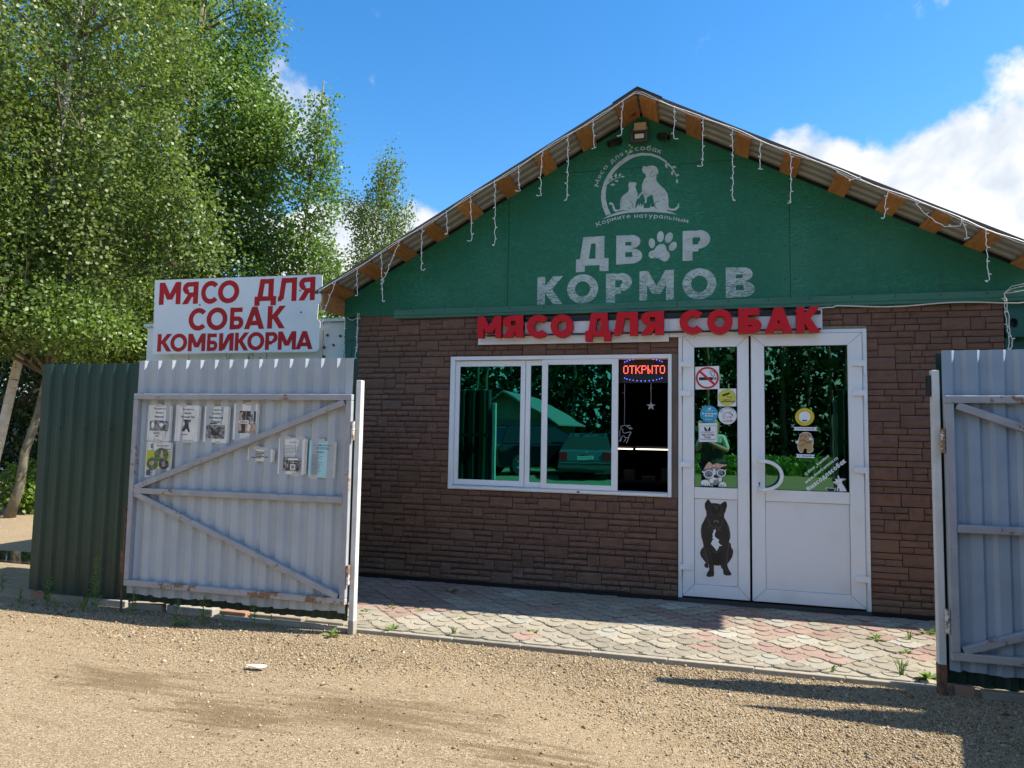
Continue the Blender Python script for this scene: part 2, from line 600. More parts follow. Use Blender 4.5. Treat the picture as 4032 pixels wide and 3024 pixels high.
def ground_mat():
    m, t, b = newmat('sand and fine gravel')
    w = wpos(t)
    n1 = noise_tex(t, w, 1.1, 5, .6)
    col = mixc(t, maprange(t, n1, .35, .68), (.33, .235, .132), (.275, .19, .104))
    vo = nd(t, 'ShaderNodeTexVoronoi')
    vo.inputs['Scale'].default_value = 150
    lk(t, w, vo.inputs['Vector'])
    sepc = nd(t, 'ShaderNodeSeparateColor')
    lk(t, vo.outputs['Color'], sepc.inputs[0])
    grain = mixc(t, maprange(t, sepc.outputs[0], .1, .95), (.17, .12, .068), (.475, .38, .25))
    col = mixc(t, maprange(t, noise_tex(t, w, 40, 3), .36, .60, .25, .9), col, grain)
    fine = noise_tex(t, w, 260, 4, .7)
    col = mixc(t, maprange(t, fine, .45, .75, 0, .5), col, (.43, .335, .21))
    # damp patches of darker earth
    mp = wpos(t, (1.0, 7.5, 1), (0, 0, .10))
    damp = None
    for cx, cy, rad in ((-3.05, -2.72, .62), (-1.55, -2.80, .75), (-2.2, -3.0, .5), (-.7, -3.05, .35), (-6.9, -1.2, 1.6)):
        dv = nd(t, 'ShaderNodeVectorMath', operation='DISTANCE')
        g2 = wpos(t, (1, 2.2, 0))
        lk(t, g2, dv.inputs[0])
        dv.inputs[1].default_value = (cx, cy * 2.2, 0)
        dd = mth(t, 'ADD', dv.outputs['Value'], mth(t, 'MULTIPLY', mth(t, 'SUBTRACT', noise_tex(t, mp, 2.2, 7, .7), .5), 2.2))
        q = maprange(t, dd, rad, rad * .1, 0, .62)
        damp = q if damp is None else mth(t, 'MAXIMUM', damp, q)
    col = mixc(t, damp, col, (.125, .078, .036))
    trk = noise_tex(t, wpos(t, (.5, 5.5, 1), (0, 0, .16)), 2.4, 6, .65)
    col = mixc(t, maprange(t, trk, .5, .72, 0, .38), col, (.20, .135, .07))
    # far from the yard the ground is grass
    sep = nd(t, 'ShaderNodeSeparateXYZ')
    lk(t, w, sep.inputs[0])
    nz = mth(t, 'MULTIPLY', mth(t, 'SUBTRACT', noise_tex(t, w, .35, 5), .5), 9)
    behind = maprange(t, mth(t, 'ADD', sep.outputs[1], nz), -21, -23)
    far = maprange(t, mth(t, 'ADD', sep.outputs[1], nz), 14, 16)
    gr = mth(t, 'MAXIMUM', behind, far)
    gcol = mixc(t, maprange(t, noise_tex(t, w, 3, 6, .7), .35, .65), (.06, .13, .02), (.12, .19, .04))
    col = mixc(t, gr, col, gcol)
    lk(t, col, b.inputs['Base Color'])
    b.inputs['Roughness'].default_value = .95
    b.inputs['Specular IOR Level'].default_value = .15
    h = mth(t, 'ADD', mth(t, 'MULTIPLY', vo.outputs['Distance'], -.6), mth(t, 'ADD', noise_tex(t, w, 55, 5, .7), mth(t, 'MULTIPLY', fine, .35)))
    bump(t, b, h, .75, .012)
    return m


M_['ground'] = ground_mat()


def pebble_mat():
    m, t, b = newmat('pebbles')
    g = nd(t, 'ShaderNodeNewGeometry')
    r_ = nd(t, 'ShaderNodeValToRGB')
    cr = r_.color_ramp
    cr.elements[0].position = 0
    cr.elements[0].color = (.095, .065, .04, 1)
    cr.elements[1].position = 1
    cr.elements[1].color = (.56, .47, .33, 1)
    for p, c in ((.25, (.24, .165, .088)), (.5, (.345, .255, .145)), (.75, (.405, .305, .18)), (.9, (.29, .26, .21))):
        e = cr.elements.new(p)
        e.color = (*c, 1)
    lk(t, g.outputs['Random Per Island'], r_.inputs[0])
    lk(t, r_.outputs[0], b.inputs['Base Color'])
    b.inputs['Roughness'].default_value = .85
    b.inputs['Specular IOR Level'].default_value = .2
    return m


M_['pebble'] = pebble_mat()


def leaf_mat(name, cols, trans=.42, rough=.45):
    m, t, b = newmat(name)
    g = nd(t, 'ShaderNodeNewGeometry')
    r_ = nd(t, 'ShaderNodeValToRGB')
    cr = r_.color_ramp
    n = len(cols)
    cr.elements[0].color = (*cols[0], 1)
    cr.elements[1].color = (*cols[-1], 1)
    for i, c in enumerate(cols[1:-1]):
        e = cr.elements.new((i + 1) / (n - 1))
        e.color = (*c, 1)
    lk(t, g.outputs['Random Per Island'], r_.inputs[0])
    lk(t, r_.outputs[0], b.inputs['Base Color'])
    b.inputs['Roughness'].default_value = rough
    b.inputs['Specular IOR Level'].default_value = .5
    tr = nd(t, 'ShaderNodeBsdfTranslucent')
    tc = mixc(t, 1.0, r_.outputs[0], (1.15, 1.3, .6), 'MULTIPLY')
    lk(t, tc, tr.inputs[0])
    mx = nd(t, 'ShaderNodeMixShader')
    mx.inputs[0].default_value = trans
    lk(t, b.outputs[0], mx.inputs[1])
    lk(t, tr.outputs[0], mx.inputs[2])
    lk(t, mx.outputs[0], t.nodes['Material Output'].inputs[0])
    return m


M_['aspen'] = leaf_mat('aspen leaves', [(.075, .14, .024), (.13, .215, .040), (.17, .255, .056), (.22, .29, .095)])
M_['birch'] = leaf_mat('birch leaves', [(.08, .125, .024), (.14, .19, .040), (.18, .23, .055), (.24, .28, .10)])
M_['alder'] = leaf_mat('alder leaves', [(.08, .14, .024), (.14, .21, .040), (.185, .255, .056), (.24, .30, .095)])
M_['bushleaf'] = leaf_mat('bush leaves', [(.06, .11, .01), (.13, .21, .02), (.22, .29, .04)])
M_['weed'] = leaf_mat('weed leaves', [(.08, .15, .02), (.14, .22, .035), (.19, .26, .05)], .3)
M_['forest'] = leaf_mat('forest leaves', [(.012, .032, .007), (.025, .06, .011), (.045, .09, .016)], .2)
M_['grass'] = leaf_mat('grass blades', [(.07, .15, .015), (.12, .22, .03), (.18, .26, .05)], .3)


def bark_mat(name, a, b_, spots, lichen=None):
    m, t, b = newmat(name)
    w = wpos(t)
    n = noise_tex(t, w, 8, 6, .65)
    col = mixc(t, maprange(t, n, .38, .66), a, b_)
    mp = wpos(t, (5, 5, 22))
    col = mixc(t, maprange(t, noise_tex(t, mp, 1, 5, .7), .60, .66), col, spots)
    if lichen:
        col = mixc(t, maprange(t, noise_tex(t, w, 11, 4), .60, .68), col, lichen)
    lk(t, col, b.inputs['Base Color'])
    b.inputs['Roughness'].default_value = .85
    bump(t, b, n, .4, .02)
    return m


M_['barkbirch'] = bark_mat('birch bark', (.62, .58, .50), (.46, .42, .35), (.05, .042, .035))
M_['barkaspen'] = bark_mat('aspen bark', (.20, .18, .125), (.12, .11, .08), (.05, .045, .035), (.36, .30, .07))
M_['twig'] = pm('twig bark', (.13, .10, .065), .85)


def film_glass(name, tint, amount, dark):
    """Mirror-filmed glazing: coloured reflection over a dark, faintly see-through pane"""
    m, t, b = newmat(name)
    t.nodes.remove(b)
    w = wpos(t)
    nb = nd(t, 'ShaderNodeBump')
    nb.inputs['Strength'].default_value = .05
    nb.inputs['Distance'].default_value = .01
    lk(t, noise_tex(t, w, 2.2, 2), nb.inputs['Height'])
    gl = nd(t, 'ShaderNodeBsdfGlossy')
    gl.inputs['Roughness'].default_value = 0.0
    gl.inputs['Color'].default_value = (*[c * amount for c in tint], 1)
    lk(t, nb.outputs[0], gl.inputs['Normal'])
    tr = nd(t, 'ShaderNodeBsdfTransparent')
    tr.inputs[0].default_value = (*dark, 1)
    ad = nd(t, 'ShaderNodeAddShader')
    lk(t, gl.outputs[0], ad.inputs[0])
    lk(t, tr.outputs[0], ad.inputs[1])
    lk(t, ad.outputs[0], t.nodes['Material Output'].inputs[0])
    return m


M_['filmteal'] = film_glass('teal mirror film', (.08, .78, .60), .29, (.01, .04, .035))
M_['filmgreen'] = film_glass('green mirror film', (.34, .95, .60), .22, (.01, .03, .025))


def water_mat():
    m, t, b = newmat('puddle water')
    b.inputs['Base Color'].default_value = (.03, .025, .02, 1)
    b.inputs['Roughness'].default_value = .02
    b.inputs['Specular IOR Level'].default_value = .8
    bump(t, b, noise_tex(t, wpos(t), 9, 3), .05, .01)
    return m


M_['water'] = water_mat()


# ------------------------------------------------------------------ stroke lettering
class Glyph:
    """strips of (outer, inner) point lists in cap-height units"""

    def __init__(s, w):
        s.w = w
        s.p = []

    def V(s, x, y0=0, y1=1):
        h = s.w / 2
        s.p.append(([(x - h, y0), (x - h, y1)], [(x + h, y0), (x + h, y1)], False))

    def H(s, x0, x1, y):
        h = s.w / 2 * .92
        s.p.append(([(x0, y + h), (x1, y + h)], [(x0, y - h), (x1, y - h)], False))

    def D(s, x0, y0, x1, y1, k=1.0):
        L = math.hypot(x1 - x0, y1 - y0)
        h = s.w / 2 * k * L / max(.05, abs(y1 - y0))
        s.p.append(([(x0 - h, y0), (x1 - h, y1)], [(x0 + h, y0), (x1 + h, y1)], False))

    def A(s, cx, cy, rx, ry, a0=0, a1=360):
        h = s.w / 2
        n = max(6, int(abs(a1 - a0) / 15))
        o, i = [], []
        for k in range(n + 1):
            a = R(a0 + (a1 - a0) * k / n)
            o.append((cx + (rx + h) * math.cos(a), cy + (ry + h * .94) * math.sin(a)))
            i.append((cx + (rx - h) * math.cos(a), cy + (ry - h * .94) * math.sin(a)))
        s.p.append((o, i, abs(a1 - a0) >= 360))


def glyph(ch, w=.2):
    g = Glyph(w)
    h = w / 2
    V, H, D, A = g.V, g.H, g.D, g.A
    low = None
    if ch.islower() and ch not in 'абеёрусдфcdgkeorstуvnumwy':
        low = ch.upper()
    X = .74
    if low:
        q, wd = glyph(low, w / X * .95)
        g.p = [([(a * X, b * X) for a, b in o], [(a * X, b * X) for a, b in i], c) for o, i, c in q]
        return g.p, wd * X
    wd = .72
    if ch in 'АA':
        wd = .9
        D(h * 1.05, 0, .45, 1); D(wd - h * 1.05, 0, .45, 1); H(.22, .68, .27)
    elif ch == 'Б':
        V(h); H(0, .64, 1 - h); H(0, .42, h); H(0, .42, .6 - h); A(.42, .3, .29 - h, .3 - h, -90, 90)
    elif ch in 'ВB':
        V(h); H(0, .42, 1 - h); H(0, .44, .52); H(0, .44, h); A(.42, .76, .25 - h, .24 - h, -90, 90); A(.44, .265, .28 - h, .265 - h, -90, 90)
    elif ch == 'Г':
        wd = .6; V(h); H(0, .6, 1 - h)
    elif ch == 'Д':
        wd = .92
        D(.22, .12, .33, 1); V(wd - .12 - h, .12, 1); H(.27, wd - .12, 1 - h); H(0, wd, h); V(h, -.2, h); V(wd - h, -.2, h)
    elif ch in 'ЕЁE':
        wd = .64; V(h); H(0, .64, 1 - h); H(0, .58, .5); H(0, .64, h)
    elif ch == 'Ж':
        wd = 1.1; V(.55); D(h, 0, .5, .55); D(h, 1, .5, .45); D(wd - h, 0, .6, .55); D(wd - h, 1, .6, .45)
    elif ch == 'З':
        wd = .66; A(.33, .75, .3 - h, .25 - h, -80, 150); A(.33, .26, .33 - h, .26 - h, -150, 80)
    elif ch in 'ИЙ':
        wd = .8; V(h); V(wd - h); D(w * .9, .06, wd - w * .9, .94)
        if ch == 'Й':
            H(.25, .55, 1.14)
    elif ch in 'КK':
        wd = .82; V(h); D(.22, .42, wd - w * .62, 1); D(.30, .58, wd - w * .62, 0)
    elif ch == 'Л':
        wd = .82; D(.14, .08, .25, 1); V(wd - h); H(.2, wd, 1 - h); H(0, .17, h)
    elif ch in 'МM':
        wd = 1.0; V(h); V(wd - h); D(w * .55, 1, .5, .22); D(wd - w * .55, 1, .5, .22)
    elif ch in 'НH':
        wd = .8; V(h); V(wd - h); H(0, wd, .5)
    elif ch in 'ОO0':
        wd = .98 if ch != '0' else .7; A(wd / 2, .5, wd / 2 - h, .5 - h)
    elif ch == 'П':
        wd = .8; V(h); V(wd - h); H(0, wd, 1 - h)
    elif ch in 'РP':
        wd = .7; V(h); H(0, .4, 1 - h); H(0, .4, .36 + h * .4); A(.4, .68 + h * .1, .3 - h, .32 - h, -90, 90)
    elif ch in 'СC':
        wd = .84; A(.48, .5, .48 - h, .5 - h, 42, 318)
    elif ch in 'ТT':
        wd = .76; V(.38); H(0, .76, 1 - h)
    elif ch in 'У':
        wd = .8; D(h, 1, .43, .32); D(.2, 0, wd - h, 1)
    elif ch in 'ХX':
        wd = .8; D(h, 0, wd - h, 1); D(h, 1, wd - h, 0)
    elif ch == 'Ь':
        V(h); H(0, .42, h); H(0, .42, .6 - h); A(.42, .3, .28 - h, .3 - h, -90, 90)
    elif ch == 'Ы':
        wd = 1.0; V(h); H(0, .38, h); H(0, .38, .6 - h); A(.38, .3, .26 - h, .3 - h, -90, 90); V(wd - h)
    elif ch == 'Ю':
        wd = 1.15; V(h); H(0, .3, .5); A(.7, .5, .44 - h, .5 - h)
    elif ch == 'Я':
        V(wd - h); H(.3, wd, 1 - h); H(.3, wd, .42); A(.3, .71, .29 - h, .29 - h, 90, 270); D(w * .6, 0, .40, .46)
    elif ch == 'Ш':
        wd = 1.05; V(h); V(wd / 2); V(wd - h); H(0, wd, h)
    elif ch == 'Щ':
        wd = 1.1; V(h); V(.5); V(1.0 - h); H(0, 1.08, h); V(1.1 - h, -.2, h)
    elif ch == 'Ч':
        V(wd - h); V(h, .55, 1); H(0, wd, .45)
    elif ch == 'Э':
        A(.3, .5, .42 - h, .5 - h, -130, 130); H(.2, .7, .5)
    elif ch == 'W':
        wd = 1.2; D(h, 1, .32, 0); D(.32, 0, .6, 1); D(.6, 1, .88, 0); D(.88, 0, wd - h, 1)
    elif ch == 'L':
        wd = .6; V(h); H(0, .6, h)
    elif ch == 'D':
        wd = .8; V(h); H(0, .4, h); H(0, .4, 1 - h); A(.4, .5, .4 - h, .5 - h, -90, 90)
    elif ch in 'FG':
        wd = .7
        if ch == 'F':
            V(h); H(0, .64, 1 - h); H(0, .56, .5)
        else:
            A(.45, .5, .42 - h, .5 - h, 42, 330); H(.45, .8, .45)
    elif ch == 'R':
        V(h); H(0, .4, 1 - h); H(0, .4, .42); A(.4, .71, .28 - h, .29 - h, -90, 90); D(.62, 0, .36, .45)
    elif ch == 'I':
        wd = w * 1.1; V(wd / 2)
    elif ch == 'N':
        wd = .8; V(h); V(wd - h); D(w * .9, .94, wd - w * .9, .06)
    elif ch == 'Y':
        wd = .8; V(.4, 0, .5); D(h, 1, .4, .42); D(wd - h, 1, .4, .42)
    elif ch in 'аa':
        wd = .62; V(wd - h, 0, X); A(.31, .37, .31 - h, .37 - h)
    elif ch == 'б':
        wd = .66; A(.33, .36, .33 - h, .36 - h); A(.42, .5, .42 - h, .5 - h, 105, 185); H(.3, .62, 1 - h)
    elif ch in 'еёe':
        wd = .66; A(.33, .37, .33 - h, .37 - h, 0, 318); H(.1, .62, .38)
    elif ch in 'рp':
        wd = .66; V(h, -.28, X); A(.35, .37, .33 - h, .37 - h)
    elif ch in 'уy':
        wd = .66; D(h, X, .34, .05); D(.18, -.28, wd - h, X)
    elif ch in 'сc':
        wd = .6; A(.34, .37, .34 - h, .37 - h, 45, 315)
    elif ch == 'o':
        wd = .7; A(.35, .37, .35 - h, .37 - h)
    elif ch == 'д':
        wd = .74; D(.18, .1, .26, X); V(wd - .1 - h, .1, X); H(.22, wd - .1, X - h); H(0, wd, h); V(h, -.18, h); V(wd - h, -.18, h)
    elif ch == 'ф':
        wd = .9; V(.45, -.25, 1); A(.45, .37, .42 - h, .37 - h)
    elif ch == 'd':
        wd = .68; V(wd - h, 0, 1); A(.33, .37, .33 - h, .37 - h)
    elif ch == 'g':
        wd = .66; V(wd - h, 0, X); A(.33, .37, .33 - h, .37 - h); A(.33, -.02, .33 - h, .26 - h, 200, 360)
    elif ch == 'k':
        wd = .62; V(h, 0, 1); D(.18, .3, wd - w * .6, X); D(.24, .42, wd - w * .6, 0)
    elif ch == 'r':
        wd = .42; V(h, 0, X); A(.4, .4, .32 - h, .34 - h, 85, 160)
    elif ch == 's':
        wd = .52; H(.06, .48, X - h); H(.06, .46, .37); H(.04, .46, h); V(h, .37, X - h); V(wd - h, h, .37)
    elif ch == 't':
        wd = .44; V(.18, 0, 1); H(0, .42, X - h)
    elif ch == 'v':
        wd = .66; D(h, X, .33, 0); D(wd - h, X, .33, 0)
    elif ch == 'w':
        wd = .96; D(h, X, .26, 0); D(.26, 0, .48, X); D(.48, X, .7, 0); D(.7, 0, wd - h, X)
    elif ch == 'm':
        wd = 1.0; V(h, 0, X); V(.5, 0, X - h); V(1.0 - h, 0, X - h); H(0, .96, X - h)
    elif ch in 'nu':
        wd = .66; V(h, 0, X); V(wd - h, 0, X); H(h, wd - h, X - h if ch == 'n' else h)
    elif ch == '#':
        wd = .8; D(.2, 0, .3, .95, .9); D(.5, 0, .6, .95, .9); H(.04, .78, .66); H(0, .74, .3)
    elif ch == '_':
        wd = .6; H(0, .6, -.12)
    elif ch == '.':
        wd = w; V(h, 0, w)
    elif ch == ',':
        wd = w; D(h * .6, -.15, h, w)
    elif ch == '+':
        wd = .5; V(.25, .2, .7); H(0, .5, .45)
    elif ch == '-':
        wd = .4; H(0, .4, .4)
    elif ch == ' ':
        wd = .32
    elif ch in '1579':
        wd = .6
        if ch == '1':
            V(.35)
        elif ch == '7':
            D(.2, 0, .5, 1); H(0, .6, 1 - h)
        elif ch == '9':
            A(.3, .7, .3 - h, .3 - h); D(.25, 0, .6 - h, .7)
        else:
            V(h, .5, 1); H(0, .56, 1 - h); A(.26, .32, .32 - h, .32 - h, -120, 120)
    return g.p, wd


def emit_strip(mb, o, i, closed, fn, y, depth, mf=0, ms=0):
    n = len(o)
    v = []
    for p in o + i:
        q = fn(p)
        v.append((q[0], y, q[1]))
    b = len(v)
    if depth:
        v += [(a, y + depth, c) for a, _, c in v]
    f = [(k, k + 1, n + k + 1, n + k) for k in range(n - 1)]
    mb.add(v[:b], f, mf)
    if depth:
        sf = []
        for k in range(n - 1):
            sf.append((k, k + 1, b + k + 1, b + k))
            sf.append((n + k, n + k + 1, b + n + k + 1, b + n + k))
        if not closed:
            sf.append((0, n, b + n, b))
            sf.append((n - 1, 2 * n - 1, b + 2 * n - 1, b + n - 1))
        mb.add(v, sf, ms)


def glyph_into_box(mb, ch, w, x0, x1, z0, z1, y, depth=0, mf=0, ms=0):
    p, wd = glyph(ch, w)
    pts = [q for o, i, c in p for q in o + i]
    ax, bx = min(q[0] for q in pts), max(q[0] for q in pts)
    az, bz = min(q[1] for q in pts), max(q[1] for q in pts)
    fn = lambda q: (x0 + (q[0] - ax) / (bx - ax) * (x1 - x0), z0 + (q[1] - az) / (bz - az) * (z1 - z0))
    for k, (o, i, c) in enumerate(p):
        emit_strip(mb, o, i, c, fn, y - k * .0004, depth + k * .0004 if depth else 0, mf, ms)


class Art:
    """flat print laid on a vertical plane; coordinates in drawing units, mapped by an affine to X,Z"""

    def __init__(s, A, y, step=.0003):
        s.A, s.y, s.step = A, y, step
        s.mb = MB()
        s.mats = []

    def mi(s, m):
        m = M_[m]
        if m not in s.mats:
            s.mats.append(m)
        return s.mats.index(m)

    def P(s, p):
        a = s.A
        return (a[0] * p[0] + a[1] * p[1] + a[2], a[3] * p[0] + a[4] * p[1] + a[5])

    def nxt(s):
        s.y -= s.step
        return s.y

    def poly(s, pts, m):
        q = [s.P(p) for p in pts]
        y = s.nxt()
        tri = tessellate_polygon([[Vector((a, b, 0)) for a, b in q]])
        s.mb.add([(a, y, b) for a, b in q], [tuple(t) for t in tri], s.mi(m))

    def rect(s, x0, y0, x1, y1, m):
        s.poly([(x0, y0), (x1, y0), (x1, y1), (x0, y1)], m)

    def ell(s, cx, cy, rx, ry, m, rot=0, n=20):
        c, q = math.cos(R(rot)), math.sin(R(rot))
        pts = []
        for k in range(n):
            a = 2 * math.pi * k / n
            x, y = rx * math.cos(a), ry * math.sin(a)
            pts.append((cx + x * c - y * q, cy + x * q + y * c))
        s.poly(pts, m)

    def leaf(s, cx, cy, rx, ry, m, rot=0):
        c, q = math.cos(R(rot)), math.sin(R(rot))
        pts = []
        for x, y in ((-1, 0), (-.6, -.72), (0, -1), (.6, -.72), (1, 0), (.6, .72), (0, 1), (-.6, .72)):
            pts.append((cx + x * rx * c - y * ry * q, cy + x * rx * q + y * ry * c))
        s.poly(pts, m)

    def ring(s, cx, cy, r0, r1, m, k=1.0, n=32):
        y = s.nxt()
        o = [(cx + r1 * math.cos(2 * math.pi * j / n), cy + r1 * k * math.sin(2 * math.pi * j / n)) for j in range(n + 1)]
        i = [(cx + r0 * math.cos(2 * math.pi * j / n), cy + r0 * k * math.sin(2 * math.pi * j / n)) for j in range(n + 1)]
        emit_strip(s.mb, o, i, True, s.P, y, 0, s.mi(m))

    def line(s, pts, w, m):
        y = s.nxt()
        o, i = [], []
        ws = w if isinstance(w, (list, tuple)) else [w] * len(pts)
        for k, p in enumerate(pts):
            a, b = pts[max(k - 1, 0)], pts[min(k + 1, len(pts) - 1)]
            dx, dy = b[0] - a[0], b[1] - a[1]
            L = math.hypot(dx, dy) or 1
            nx, ny = -dy / L * ws[k] / 2, dx / L * ws[k] / 2
            o.append((p[0] + nx, p[1] + ny))
            i.append((p[0] - nx, p[1] - ny))
        emit_strip(s.mb, o, i, False, s.P, y, 0, s.mi(m))

    def text(s, txt, x, y, h, m, w=.16, rot=0, sp=.14, center=False, squeeze=1.0):
        tot = sum(glyph(c, w)[1] + sp for c in txt) - sp
        cx = -tot / 2 if center else 0
        c, q = math.cos(R(rot)), math.sin(R(rot))
        yy = s.nxt()
        for chn in txt:
            p, wd = glyph(chn, w)
            for k, (o, i, cl) in enumerate(p):
                fn = lambda t_: s.P((x + ((cx + t_[0]) * h * squeeze) * c + (t_[1] * h) * q, y + ((cx + t_[0]) * h * squeeze) * q - (t_[1] * h) * c))
                emit_strip(s.mb, o, i, cl, fn, yy - k * .00008, 0, s.mi(m))
            cx += wd + sp
        s.y = yy - .0006

    def text_path(s, txt, path, h, m, w=.16, sp=.14):
        segs = [math.hypot(b[0] - a[0], b[1] - a[1]) for a, b in zip(path, path[1:])]
        total = sum(segs)
        tot = sum(glyph(c, w)[1] + sp for c in txt) - sp
        f = total / (tot * h)
        cur = 0
        yy = s.nxt()
        for chn in txt:
            p, wd = glyph(chn, w)
            d = (cur + wd / 2) * h * f
            k = 0
            while k < len(segs) - 1 and d > segs[k]:
                d -= segs[k]
                k += 1
            a, b = path[k], path[k + 1]
            tt = d / segs[k]
            px, py = a[0] + (b[0] - a[0]) * tt, a[1] + (b[1] - a[1]) * tt
            ang = math.atan2(b[1] - a[1], b[0] - a[0])
            c, q = math.cos(ang), math.sin(ang)
            for j, (o, i, cl) in enumerate(p):
                fn = lambda t_: s.P((px + ((t_[0] - wd / 2) * h * f) * c + t_[1] * h * q, py + ((t_[0] - wd / 2) * h * f) * q - t_[1] * h * c))
                emit_strip(s.mb, o, i, cl, fn, yy - j * .00008, 0, s.mi(m))
            cur += wd + sp
        s.y = yy - .0006

    def build(s, name, parent=None):
        return s.mb.build(name, s.mats, parent)


# ------------------------------------------------------------------ ground, paving, gravel
def make_ground():
    m = MB()
    n = 40
    ext = 400
    # fine near the yard, coarse far out; gentle undulation
    xs = sorted(set([round(v, 3) for v in np.concatenate([np.linspace(-12, 8, 80), -12 - np.geomspace(1, ext, 14), 8 + np.geomspace(1, ext, 14)])]))
    ys = sorted(set([round(v, 3) for v in np.concatenate([np.linspace(-8, 3, 60), -8 - np.geomspace(1, ext, 14), 3 + np.geomspace(1, ext, 14)])]))
    for y in ys:
        for x in xs:
            inner = -7 < y < -1.75 and -9 < x < 4
            z = -.034
            if inner:
                k = min(1, (-1.75 - y) / .5)
                z += k * (.012 * math.sin(x * 1.9 + y * .8) + .010 * math.sin(x * .7 - y * 2.1 + 1))
            m.v.append((x, y, z))
    nx = len(xs)
    for j in range(len(ys) - 1):
        for i in range(nx - 1):
            a = j * nx + i
            m.f.append([a, a + 1, a + nx + 1, a + nx])
            m.m.append(0)
    o = m.build('ground', M_['ground'], smooth=True)
    tag(o, kind='structure')


make_ground()

PY0, PY1, PX0, PX1 = -1.575, -.012, -3.42, 2.6
u = .064


